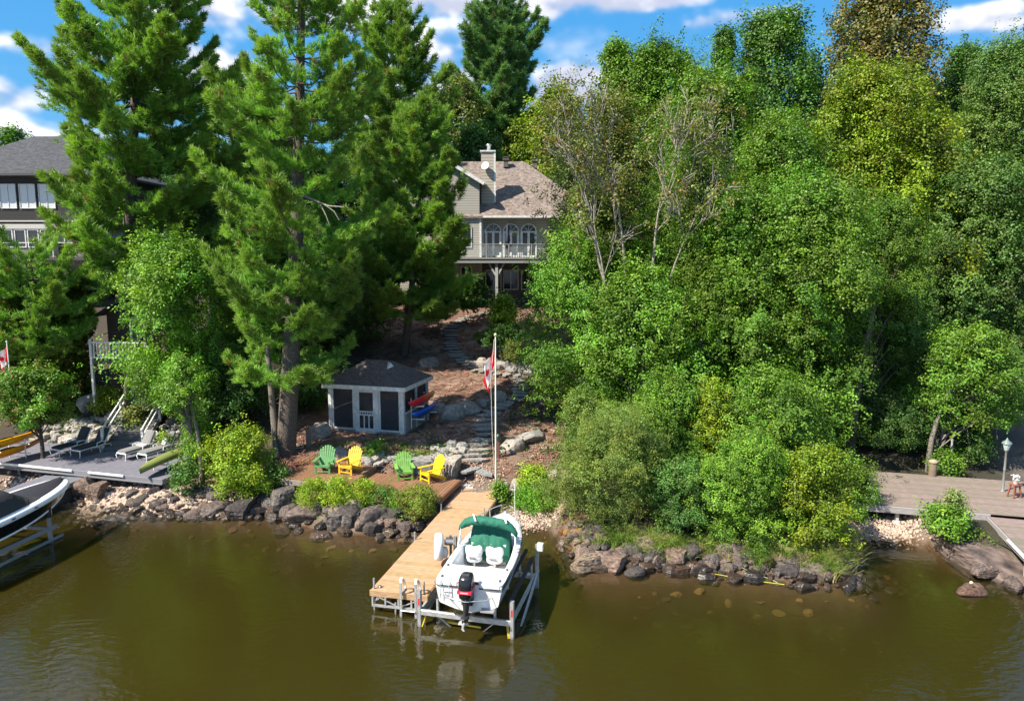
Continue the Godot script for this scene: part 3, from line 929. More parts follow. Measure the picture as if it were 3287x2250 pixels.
func make_litter() -> void:   # needles, bark chips and leaves lying on the slope
	var cl := Cloud.new()
	var r := RandomNumberGenerator.new()
	r.seed = 41
	for i in 10000:
		var x := r.randf_range(-11, 4.5)
		var d := 29.5 + 26.0 * pow(r.randf(), 1.4)
		if hgt(x, d) < 0.63 or (x > -10.5 and x < -1.9 and d < 30.8) or d < 30.2: continue
		var k := r.randf_range(0.5, 1.3)
		var c := Color(0.28, 0.14, 0.10) if r.randf() < 0.75 else Color(0.42, 0.31, 0.22)
		if r.randf() < 0.05: c = Color(0.12, 0.17, 0.04)
		cl.add(on(x, d, 0.035), (Vector3.UP + rdir(r) * 0.4).normalized(), r.randf() * TAU, r.randf_range(0.05, 0.13), c * k)
	var bb := b()
	for i in 7:
		var p := Vector3(r.randfn(0, 0.7), 0.1 * r.randf(), r.randfn(0, 0.7))
		var v := Vector3(r.randfn(), 0.1, r.randfn()).normalized() * 0.8
		var w := v.cross(Vector3.UP).normalized() * 0.22
		bb.quad(p - w, p + w, p + v + w * 0.6, p + v - w * 0.6)
	var m := mat(Color.WHITE, 0.95)
	m.vertex_color_use_as_albedo = true
	tag(foliage(self, "ground_litter", cl, bb.done(), m), "fallen needles, bark chips and dry leaves scattered over the red-brown slope", "leaf litter")


func make_bare_tree() -> void:
	var o := thing("dying_tree", "half bare tree with pale grey branches in the middle of the right wood", "tree", on(5.6, 34.6))
	var r := RandomNumberGenerator.new()
	r.seed = 77
	var wood := b()
	var tips := []
	for q in [[-2.6, 14.0, 0.2, 0.11], [-0.6, 15.0, -0.3, 0.11], [1.8, 15.0, 0.3, 0.10], [3.4, 13.8, 0.4, 0.08], [-2.0, 11.6, 1.0, 0.07]]:
		var end := Vector3(q[0], q[1], q[2])
		var knee := Vector3(q[0] * 0.22, 4.8, q[2] * 0.4 + 0.5)
		var fork := end * 0.58 + Vector3(0, 0.4, 0.5)
		wood.tube([Vector3(q[0] * 0.05, -0.3, 0), knee * 0.6, knee, (knee + fork) * 0.5 + Vector3(0.1, 0, 0.1), fork], q[3], q[3] * 0.62, 7, false)
		limb(wood, r, fork, (end - knee).normalized(), 3.4, q[3] * 0.62, 4, tips)
	part(o, "trunk", wood, bark(3))
	var cl := Cloud.new()
	for p in tips:
		if r.randf() < 0.66: continue
		for i in r.randi_range(1, 6):
			var k := r.randf_range(0.75, 1.3)
			var c := Color(0.16, 0.19, 0.05) if r.randf() < 0.85 else Color(0.24, 0.17, 0.06)
			cl.add(p + rdir(r) * 0.55, (Vector3.UP + rdir(r) * 0.7).normalized(), r.randf() * TAU, 0.36, c * k)
	foliage(o, "crown", cl, spray("broad"), leaf_material())


# ---------- buildings ----------
func glass() -> StandardMaterial3D:
	return mat(lin(0.02, 0.025, 0.03), 0.06)


func white_paint() -> StandardMaterial3D:
	return mat(lin(0.72, 0.73, 0.72), 0.5, 0.0, noise_tex("soft", 0.01, 4, 0.80, 1.0), Vector3(0.8, 0.8, 0.8))


func shingle_tex() -> Texture2D:   # courses of shingles, each tab its own tone
	if texs.has("shingle"): return texs["shingle"]
	var img := Image.create(512, 512, false, Image.FORMAT_RGB8)
	var r := RandomNumberGenerator.new()
	r.seed = 9
	for row in 32:
		var x := -r.randi_range(0, 20)
		while x < 512:
			var w := r.randi_range(14, 34)
			var k := r.randf_range(0.62, 1.0)
			img.fill_rect(Rect2i(maxi(x, 0), row * 16, w, 16), Color(k, k * r.randf_range(0.93, 0.99), k * r.randf_range(0.88, 0.98)))
			img.fill_rect(Rect2i(maxi(x, 0), row * 16, 1, 16), Color(k * 0.6, k * 0.6, k * 0.6))
			x += w
		img.fill_rect(Rect2i(0, row * 16 + 14, 512, 2), Color(0.36, 0.34, 0.33))
	texs["shingle"] = ImageTexture.create_from_image(img)
	return texs["shingle"]


func siding(c: Color, pitch := 0.16) -> StandardMaterial3D:   # lapped boards far away: lines only
	if not texs.has("siding"):
		var img := Image.create(8, 64, false, Image.FORMAT_RGB8)
		for y in 64:
			var k := 0.55 if y % 64 < 8 else 0.88 + 0.12 * y / 64.0
			img.fill_rect(Rect2i(0, y, 8, 1), Color(k, k, k))
		texs["siding"] = ImageTexture.create_from_image(img)
	return mat(c, 0.8, 0.0, texs["siding"], Vector3(1.0 / pitch, 1.0 / pitch, 1.0 / pitch))


func window(parent: Node, x0: float, y0: float, x1: float, y1: float, z: float, panes := 2, frame_m: Material = null, pane_m: Material = null, fw := 0.07) -> void:   # on a wall that faces +z
	var w := put(parent, "window", b().ring(rect(x0, y0, x1, y1), rect(x0 + fw, y0 + fw, x1 - fw, y1 - fw), -0.03, 0.05).done(), frame_m if frame_m else white_paint(), Vector3(0, 0, z))
	var pw := (x1 - x0 - fw * 2) / panes
	for i in panes:
		put(w, "pane", b().box(Vector3(x0 + fw + pw * (i + 0.5), (y0 + y1) * 0.5, 0.0), Vector3(pw - 0.01, y1 - y0 - fw * 2 + 0.01, 0.02)).done(), pane_m if pane_m else glass())
		if i > 0:
			put(w, "mullion", b().box(Vector3(x0 + fw + pw * i, (y0 + y1) * 0.5, 0.015), Vector3(fw * 0.9, y1 - y0 - fw * 2, 0.06)).done(), frame_m if frame_m else white_paint())


func arched_door(parent: Node, x: float, y: float, w: float, spring: float, z: float) -> void:
	var outer := PackedVector2Array([Vector2(-w * 0.5, y), Vector2(w * 0.5, y)])
	var inner := PackedVector2Array([Vector2(-w * 0.5 + 0.09, y + 0.05), Vector2(w * 0.5 - 0.09, y + 0.05)])
	for i in 13:
		var a := PI * i / 12.0
		outer.append(Vector2(cos(a) * w * 0.5, spring + sin(a) * w * 0.5))
		inner.append(Vector2(cos(a) * (w * 0.5 - 0.09), spring + sin(a) * (w * 0.5 - 0.09)))
	var d := put(parent, "door", b().ring(outer, inner, -0.03, 0.07).done(), white_paint(), Vector3(x, 0, z))
	put(d, "pane", b().prism(inner, -0.01, 0.01).done(), glass())
	var bars := b()
	bars.box(Vector3(0, spring - 0.03, 0.03), Vector3(w - 0.18, 0.12, 0.06))
	put(d, "transom_bar", bars.done(), white_paint())
	for s in [-1, 1]:
		put(d, "door_stile", b().box(Vector3(s * 0.05, (y + spring) * 0.5, 0.025), Vector3(0.10, spring - y - 0.14, 0.05)).box(Vector3(s * (w * 0.25), y + 0.09, 0.025), Vector3(w * 0.5 - 0.2, 0.09, 0.045)).box(Vector3(s * (w * 0.5 - 0.13), (y + spring) * 0.5, 0.025), Vector3(0.09, spring - y - 0.14, 0.05)).done(), white_paint())
	for a in [45.0, 90.0, 135.0]:
		var v := Vector3(cos(deg_to_rad(a)), sin(deg_to_rad(a)), 0)
		put(d, "muntin", b().bar(Vector3(0, spring, 0.03) + v * 0.04, Vector3(0, spring, 0.03) + v * (w * 0.5 - 0.1), 0.035, 0.04).done(), white_paint())


func hip_roof(parent: Node, x0: float, x1: float, z0: float, z1: float, y: float, r0: float, r1: float, rz: float, ry: float, m: Material, t := 0.18) -> MeshInstance3D:
	var bb := b()
	var a := Vector3(x0, y, z0)
	var c := Vector3(x1, y, z0)
	var e := Vector3(x1, y, z1)
	var f := Vector3(x0, y, z1)
	var p := Vector3(r0, ry, rz)
	var q := Vector3(r1, ry, rz)
	var dn := Vector3(0, -t, 0)
	bb.quad(a, c, q, p)
	bb.tri(c, e, q)
	bb.quad(e, f, p, q)
	bb.tri(f, a, p)
	for s in [[a, c], [c, e], [e, f], [f, a]]:
		bb.quad(s[0] + dn, s[1] + dn, s[1], s[0])
	bb.quad(a + dn, f + dn, e + dn, c + dn)
	return part(parent, "roof", bb, m)


func make_cottage() -> void:
	var o := thing("cottage", "beige two storey cottage with brown shingle roof, chimney and three arched doors", "house", Vector3(0, 6.35, -61))
	var wall := siding(lin(0.36, 0.345, 0.31), 0.2)
	var stone := mat(lin(0.20, 0.18, 0.17), 0.9, 0.0, noise_tex("stonework", 0.03, 3, 0.5, 1.0, 512, FastNoiseLite.TYPE_CELLULAR), Vector3(0.5, 0.5, 0.5))
	var white := white_paint()
	var roof := mat(lin(0.27, 0.24, 0.228), 0.9, 0.0, shingle_tex(), Vector3(0.22, 0.32, 0.22))
	# y is measured from the ground at 6.35
	part(o, "wall", b().box(Vector3(2.2, 5.6, -6.4), Vector3(9.6, 3.5, 12)), wall)
	part(o, "wall", b().box(Vector3(2.2, 1.85, -6.4), Vector3(9.6, 3.96, 12)), stone)
	var gable := PackedVector2Array([Vector2(-9.4, -0.1), Vector2(-2.7, -0.1), Vector2(-2.7, 10.1), Vector2(-6.05, 12.05), Vector2(-9.4, 10.1)])
	part(o, "wall", b().prism(gable, -7.0, 0.35), wall)
	hip_roof(o, -6.5, 7.6, 0.55, -13.0, 7.35, -4.6, 1.1, -6.0, 12.55, roof)
	var wing := b()
	for s in [-1, 1]:
		var e := Vector3(-6.05 + s * 3.75, 9.93, 0)
		var p := Vector3(-6.05, 12.2, 0)
		var n := Vector3(0, 0.16, 0)
		var q := [e + Vector3(0, 0, 0.8), e + Vector3(0, 0, -8), p + Vector3(0, 0, -8), p + Vector3(0, 0, 0.8)]
		if s < 0: q.reverse()
		wing.quad(q[0] + n, q[1] + n, q[2] + n, q[3] + n)
		wing.quad(q[3], q[2], q[1], q[0])
		for k in 4:
			wing.quad(q[k], q[(k + 1) % 4], q[(k + 1) % 4] + n, q[k] + n)
	var wr := part(o, "roof", wing, roof)
	for s in [-1, 1]:
		put(wr, "fascia", b().bar(Vector3(-6.05 + s * 3.77, 9.93, 0.83), Vector3(-6.05, 12.2, 0.83), 0.06, 0.26).done(), white)
		put(wr, "gutter", b().box(Vector3(-6.05 + s * 3.82, 9.98, -3.6), Vector3(0.14, 0.16, 8.6)).done(), white)
	part(o, "gutter", b().box(Vector3(2.6, 7.28, 0.62), Vector3(10.0, 0.17, 0.14)), white)
	part(o, "corner_board", b().box(Vector3(-2.62, 5.6, 0.36), Vector3(0.16, 3.4, 0.06)), white)
	part(o, "downspout", b().tube([Vector3(-2.45, 7.2, 0.12), Vector3(-2.45, 4.1, 0.12)], 0.05, -1, 6), white)
	var ch := part(o, "chimney", b().box(Vector3(-2.02, 10.2, -1.25), Vector3(1.12, 5.0, 0.9)), siding(lin(0.42, 0.38, 0.32), 0.25))
	put(ch, "chimney_cap", b().box(Vector3(-2.02, 12.75, -1.25), Vector3(1.3, 0.12, 1.08)).done(), white)
	put(ch, "flue", b().lathe([Vector2(0.16, 12.8), Vector2(0.16, 13.2), Vector2(0.24, 13.22), Vector2(0.24, 13.34), Vector2(0.02, 13.4)], Vector3(-1.95, 0, -1.25)).done(), mat(lin(0.5, 0.5, 0.5), 0.3, 0.8))
	put(ch, "corner_board", b().box(Vector3(-1.44, 10.6, -0.79), Vector3(0.14, 4.1, 0.05)).done(), white)
	var dish := b().lathe([Vector2(0.34, 0.10), Vector2(0.30, 0.06), Vector2(0.2, 0.02), Vector2(0.02, 0.0)], Vector3(), 14).done()
	var dp := put(o, "satellite_dish", dish, mat(lin(0.55, 0.55, 0.54), 0.5), Vector3(-2.2, 11.5, -0.55), Basis.from_euler(Vector3(1.25, -0.45, 0)))
	put(dp, "bracket", b().tube([Vector3(0, 0.0, 0), Vector3(0, 0.35, 0.1)], 0.02).tube([Vector3(0, 0, 0), Vector3(0.05, -0.22, -0.1)], 0.025).done(), mat(lin(0.12, 0.12, 0.12), 0.5))
	for q in [[-0.55, 12.0, -5.2], [2.05, 11.95, -5.6]]:
		part(o, "roof_vent", b().box(Vector3(q[0], q[1] + 0.25, q[2]), Vector3(0.42, 0.6, 0.42)).box(Vector3(q[0], q[1] + 0.62, q[2]), Vector3(0.58, 0.12, 0.58)).box(Vector3(q[0], q[1] + 0.8, q[2]), Vector3(0.58, 0.06, 0.58)), mat(lin(0.10, 0.085, 0.075), 0.6))
	for i in 3:
		arched_door(o, -1.58 + i * 1.49, 3.98, 1.36, 6.1, -0.38)
	window(o, -4.15, 4.75, -3.35, 6.45, 0.37, 1)
	window(o, -4.3, 2.0, -3.35, 3.2, 0.37, 1)
	window(o, -2.26, 1.22, -0.9, 2.9, -0.38)
	window(o, -0.75, 1.22, 0.55, 2.9, -0.38)
	window(o, 0.78, 1.22, 2.1, 2.9, -0.38)
	window(o, 2.9, 4.9, 4.4, 6.3, -0.38)
	part(o, "wall_lamp", b().lathe([Vector2(0.02, 5.95), Vector2(0.09, 6.0), Vector2(0.11, 6.15), Vector2(0.07, 6.3), Vector2(0.02, 6.33)], Vector3(-2.28, 0, -0.3), 8), white)
	# the raised deck
	var deck := part(o, "deck", b().box(Vector3(-0.3, 3.9, 1.55), Vector3(17, 0.14, 3.86)).box(Vector3(-0.3, 3.68, 3.36), Vector3(17, 0.34, 0.12)), mat(lin(0.22, 0.225, 0.22), 0.75))
	for x in [-7.0, -1.23, 4.4]:
		var p := put(deck, "post", b().box(Vector3(x, 1.75, 3.15), Vector3(0.22, 3.6, 0.22)).done(), mat(lin(0.34, 0.34, 0.32), 0.7))
		for s in [-1, 1]:
			put(deck, "brace", b().bar(Vector3(x + s * 0.08, 2.55, 3.15), Vector3(x + s * 0.62, 3.5, 3.15), 0.13, 0.13).done(), mat(lin(0.34, 0.34, 0.32), 0.7))
	part(o, "wall_post", b().box(Vector3(-2.62, 1.8, 0.38), Vector3(0.22, 3.5, 0.06)), mat(lin(0.34, 0.34, 0.32), 0.7))
	var pane := mat(lin(0.5, 0.6, 0.6, 0.08), 0.03)
	pane.transparency = BaseMaterial3D.TRANSPARENCY_ALPHA
	var rail := part(o, "railing", b().box(Vector3(-0.3, 5.0, 3.3), Vector3(17, 0.05, 0.09)), mat(lin(0.3, 0.3, 0.3), 0.4))
	for i in 10:
		var x := -7.45 + i * 1.8
		put(rail, "post", b().box(Vector3(x, 4.48, 3.3), Vector3(0.07, 1.02, 0.07)).done(), mat(lin(0.3, 0.3, 0.3), 0.4))
		if i < 9: put(rail, "glass_panel", b().box(Vector3(x + 0.9, 4.5, 3.3), Vector3(1.66, 0.86, 0.012)).done(), pane)
	# what stands on it
	var dark := mat(lin(0.022, 0.024, 0.028), 0.6)
	var table := thing("patio_table", "dark patio table on the cottage deck under the closed parasol", "table", Vector3(-0.6, 10.32, -59.0))
	part(table, "tabletop", b().box(Vector3(0, 0.72, 0), Vector3(2.0, 0.05, 1.0)), mat(lin(0.07, 0.07, 0.07), 0.4))
	for sx in [-0.85, 0.85]:
		for sz in [-0.4, 0.4]:
			slab(table, "leg", Vector3(0.06, 0.7, 0.06), Vector3(sx, 0.35, sz), dark)
	var par := thing("parasol", "closed navy parasol in front of the middle arched door", "parasol", Vector3(-0.35, 10.32, -59.0))
	part(par, "pole", b().tube([Vector3(0, 0.1, 0), Vector3(0, 2.75, 0)], 0.025), mat(lin(0.2, 0.2, 0.2), 0.5))
	part(par, "base", b().lathe([Vector2(0.25, 0.0), Vector2(0.25, 0.06), Vector2(0.05, 0.12)], Vector3()), dark)
	var folds := []
	for i in 5:
		var row := PackedVector3Array()
		for k in 16:
			var rr: float = [0.10, 0.20, 0.17, 0.12, 0.03][i] * (1.0 if k % 2 == 0 else 0.68)
			row.append(Vector3(cos(-TAU * k / 16), 0, sin(-TAU * k / 16)) * rr + Vector3(0, [1.15, 1.3, 1.8, 2.3, 2.8][i], 0))
		folds.append(row)
	part(par, "canopy", b().loft(folds), mat(lin(0.03, 0.035, 0.07), 0.85))
	var spots := [[-1.9, 0.75, -30.0, "dark patio chair at the left end of the deck table"], [-1.1, 0.95, 0.0, "dark patio chair in front of the table left of the parasol"], [-0.25, 1.0, 5.0, "dark patio chair nearest the middle of the glass railing"], [0.6, 0.9, 20.0, "dark patio chair right of the parasol by the railing"], [1.5, 0.3, 60.0, "dark patio chair half hidden by leaves at the table's right end"]]
	var first: Node3D = null
	for s in spots:
		if first == null:
			first = thing("patio_chair", s[3], "chair", Vector3(), 0, "patio chairs on the cottage deck")
			slab(first, "seat", Vector3(0.56, 0.06, 0.54), Vector3(0, 0.42, 0), dark)
			put(first, "backrest", chamfered(Vector3(0.56, 0.56, 0.05)), dark, Vector3(0, 0.72, 0.27), Basis(Vector3.RIGHT, 0.15))
			for sx in [-0.27, 0.27]:
				part(first, "leg", b().box(Vector3(sx, 0.2, 0.25), Vector3(0.04, 0.4, 0.04)), dark)
				part(first, "leg", b().box(Vector3(sx, 0.31, -0.25), Vector3(0.04, 0.62, 0.04)), dark)
				part(first, "armrest", b().box(Vector3(sx, 0.63, 0.0), Vector3(0.05, 0.03, 0.54)), dark)
			first.position = Vector3(s[0], 10.32, -59.0 + s[1])
			first.rotation.y = deg_to_rad(s[2])
		else:
			copy(first, s[3], Vector3(s[0], 10.32, -59.0 + s[1]), s[2], "patio chairs on the cottage deck")


func make_left_house() -> void:
	var o := thing("grey_house", "grey roofed house at left with white blinds over a stone lower storey", "house", Vector3(-36, 8.0, -55))
	var black := siding(lin(0.020, 0.0205, 0.022), 0.22)
	var stone := mat(lin(0.36, 0.33, 0.31), 0.9, 0.0, noise_tex("stonework", 0.03, 3, 0.5, 1.0, 512, FastNoiseLite.TYPE_CELLULAR), Vector3(0.5, 0.5, 0.5))
	var white := white_paint()
	var roof := mat(lin(0.062, 0.074, 0.098), 0.9, 0.0, shingle_tex(), Vector3(0.22, 0.32, 0.22))
	part(o, "wall", b().box(Vector3(-1, 6.6, -5), Vector3(13, 3.9, 10)), black)
	part(o, "wall", b().box(Vector3(-1, 2.3, -5), Vector3(13.06, 4.8, 10.06)), stone)
	part(o, "trim_band", b().box(Vector3(-1, 4.62, 0.08), Vector3(13.2, 0.36, 0.12)).box(Vector3(-1, 5.02, 0.05), Vector3(13.1, 0.10, 0.14)), mat(lin(0.42, 0.41, 0.39), 0.7))
	hip_roof(o, -8.2, 6.2, 0.75, -10.8, 8.45, -2.7, 1.0, -5.0, 12.0, roof)
	part(o, "gutter", b().box(Vector3(-1, 8.36, 0.82), Vector3(14.6, 0.16, 0.14)), mat(lin(0.05, 0.05, 0.05), 0.5))
	part(o, "roof_vent", b().box(Vector3(1.6, 11.75, -4.6), Vector3(0.5, 0.6, 0.5)).box(Vector3(1.6, 12.1, -4.6), Vector3(0.66, 0.12, 0.66)), mat(lin(0.05, 0.05, 0.05), 0.6))
	var blind := mat(lin(0.55, 0.57, 0.58), 0.25)
	for x in [-6.7, -5.15, -3.75, -2.35, -0.9, 0.55]:
		window(o, x, 5.95, x + 1.22, 7.75, 0.02, 2, white, blind, 0.05)
	for i in 9:
		var x := -6.4 + i * 0.98
		window(o, x, 3.05, x + 0.86, 4.4, 0.05, 1, white, mat(lin(0.05, 0.045, 0.045), 0.08), 0.07)
	part(o, "deck", b().box(Vector3(2.0, 2.25, 1.9), Vector3(13, 0.22, 3.6)), mat(lin(0.05, 0.05, 0.055), 0.7))
	var rail := part(o, "railing", b().box(Vector3(2.0, 3.35, 3.6), Vector3(13, 0.06, 0.08)), white)
	for i in 9:
		put(rail, "post", b().box(Vector3(-4.2 + i * 1.55, 2.85, 3.6), Vector3(0.06, 1.0, 0.06)).done(), mat(lin(0.03, 0.03, 0.03), 0.5) if i < 5 else white)
	var black_cover := mat(lin(0.016, 0.017, 0.019), 0.55)
	var g := thing("covered_grill", "black covered grill on the grey house's deck behind its railing", "grill", Vector3(-33.3, 10.42, -52.6))
	part(g, "cover", b().loft([_ring_box(1.5, 0.62, 0.0), _ring_box(1.55, 0.66, 0.55), _ring_box(1.25, 0.6, 0.95), _ring_box(0.95, 0.4, 1.05)], true, true, true, false), black_cover)
	part(g, "shelf", b().box(Vector3(0.9, 0.7, 0), Vector3(0.5, 0.06, 0.5)), black_cover)
	# the white fence seen between the big pines
	var f := thing("white_railing", "white picket railing of a raised deck glimpsed between the two big left pines", "railing", Vector3(-19.27, 11.23, -46), -8)
	part(f, "deck_edge", b().box(Vector3(1.6, -0.12, -1.2), Vector3(5.2, 0.22, 2.6)), mat(lin(0.06, 0.06, 0.065), 0.8))
	part(f, "rail", b().box(Vector3(1.6, 0.92, 0), Vector3(5.0, 0.08, 0.09)).box(Vector3(1.6, 0.1, 0), Vector3(5.0, 0.07, 0.06)), white)
	for i in 26:
		slab(f, "picket", Vector3(0.06, 0.82, 0.04) if i % 9 != 3 else Vector3(0.14, 1.1, 0.12), Vector3(-0.85 + i * 0.195, 0.5, 0), white)
	for x in [-0.8, 1.6, 4.0]:
		slab(f, "post", Vector3(0.16, 4.4, 0.16), Vector3(x, -2.35, -1.2), mat(lin(0.1, 0.09, 0.08), 0.8))
	# cabin with its porch
	var c := thing("cabin", "small dark brown cabin with a white glazed door and porch railing above the stairs", "cabin", Vector3(-20.5, 5.0, -38.4), -6)
	part(c, "wall", b().prism(PackedVector2Array([Vector2(-1.9, -2.2), Vector2(1.7, -2.2), Vector2(1.7, 2.3), Vector2(-0.1, 3.3), Vector2(-1.9, 2.3)]), -3.2, -0.9), siding(lin(0.055, 0.035, 0.028), 0.2))
	var cr := b()
	for s in [-1, 1]:
		cr.bar(Vector3(-0.1, 3.42, -2.0), Vector3(-0.1 + s * 2.2, 2.2, -2.0), 3.2, 0.1)
	part(c, "roof", cr, roof)
	window(c, -0.55, 0.02, 0.35, 2.08, -0.88, 1, white, mat(lin(0.10, 0.11, 0.10), 0.1), 0.12)
	part(c, "porch_floor", b().box(Vector3(0, -0.1, 0.0), Vector3(3.4, 0.18, 2.0)), mat(lin(0.05, 0.05, 0.055), 0.8))
	var pr := part(c, "railing", b().box(Vector3(0, 0.93, 0.95), Vector3(3.3, 0.07, 0.09)).box(Vector3(0, 0.12, 0.95), Vector3(3.3, 0.06, 0.06)), white)
	for i in 19:
		put(pr, "baluster", b().box(Vector3(-1.6 + i * 0.178, 0.52, 0.95), Vector3(0.05, 0.8, 0.05)).done(), white)
	for x in [-1.6, 1.6]:
		slab(c, "post", Vector3(0.13, 3.6, 0.13), Vector3(x, -0.7, 0.95), white)
	# grey stairs up from the deck
	var s := thing("stairs", "grey stairs with white railings up the rockery from the left deck", "stairs", Vector3(-18.95, 1.0, -34.1), 3)
	var grey := mat(lin(0.135, 0.14, 0.155), 0.75, 0.0, grain(), Vector3(0.3, 5, 5))
	for i in 13:
		slab(s, "step", Vector3(1.75, 0.05, 0.37), Vector3(0, 0.185 * (i + 1), -0.35 * i - 0.17), grey)
		slab(s, "riser", Vector3(1.72, 0.135, 0.025), Vector3(0, 0.185 * i + 0.093, -0.35 * i - 0.005), mat(lin(0.09, 0.093, 0.105), 0.8))
	for sx in [-0.9, 0.9]:
		part(s, "stringer", b().bar(Vector3(sx, -0.05, 0.1), Vector3(sx, 2.28, -4.55), 0.05, 0.28), mat(lin(0.16, 0.165, 0.18), 0.75))
		for i in 3:
			slab(s, "post", Vector3(0.12, 1.15, 0.12), Vector3(sx * 1.06, 0.55 + i * 1.05, -0.1 - i * 2.0), white)
		for h in [0.62, 0.98]:
			part(s, "handrail", b().bar(Vector3(sx * 1.06, h + 0.05, 0.0), Vector3(sx * 1.06, h + 2.25, -4.3), 0.06, 0.10), white)
	part(s, "landing", b().box(Vector3(0, 2.38, -5.2), Vector3(2.0, 0.08, 1.2)), grey)
	var lp := thing("lattice_panel", "white lattice panel beside the big pine's trunk at the top of the stairs", "lattice", Vector3(-20.07, 3.67, -38.3), -5)
	part(lp, "frame", b().ring(rect(-0.45, -0.1, 0.45, 0.95), rect(-0.4, -0.05, 0.4, 0.9), -0.02, 0.02), white)
	for i in 7:
		slab(lp, "lath", Vector3(0.025, 1.0, 0.012), Vector3(-0.36 + i * 0.12, 0.42, 0.0), white)
		slab(lp, "lath", Vector3(0.86, 0.025, 0.012), Vector3(0, 0.03 + i * 0.13, 0.012), white)


func _ring_box(w: float, d: float, y: float) -> PackedVector3Array:
	var r := PackedVector3Array()
	for p in [Vector2(-1, 0.8), Vector2(-0.9, 1), Vector2(0.9, 1), Vector2(1, 0.8), Vector2(1, -0.8), Vector2(0.9, -1), Vector2(-0.9, -1), Vector2(-1, -0.8)]:
		r.append(Vector3(p.x * w * 0.5, y, p.y * d * 0.5))
	return r


func make_brick_house() -> void:
	var o := thing("brick_house", "orange brick house with white corner trim glimpsed through the right wood", "house", Vector3(34, 7.0, -58))
	var brick := mat(lin(0.38, 0.16, 0.07), 0.85, 0.0, speck(), Vector3(0.5, 1.5, 0.5))
	part(o, "wall", b().box(Vector3(0, 3.0, -4), Vector3(14, 7.0, 8)), brick)
	part(o, "foundation", b().box(Vector3(0, -0.8, -4), Vector3(14.1, 1.6, 8.1)), mat(lin(0.38, 0.36, 0.33), 0.9))
	for x in [-7.0, -1.4, 7.0]:
		part(o, "trim", b().box(Vector3(x, 3.0, 0.04), Vector3(0.28, 7.0, 0.08)), white_paint())
	hip_roof(o, -7.6, 7.6, 0.6, -8.6, 6.6, -3.5, 3.5, -4, 9.6, mat(lin(0.08, 0.075, 0.075), 0.9, 0.0, shingle_tex(), Vector3(0.22, 0.32, 0.22)))
	for x in [-5.4, -3.2, 0.5, 3.4]:
		window(o, x, 1.0, x + 1.3, 2.7, 0.03)
		window(o, x, 4.0, x + 1.3, 5.6, 0.03)


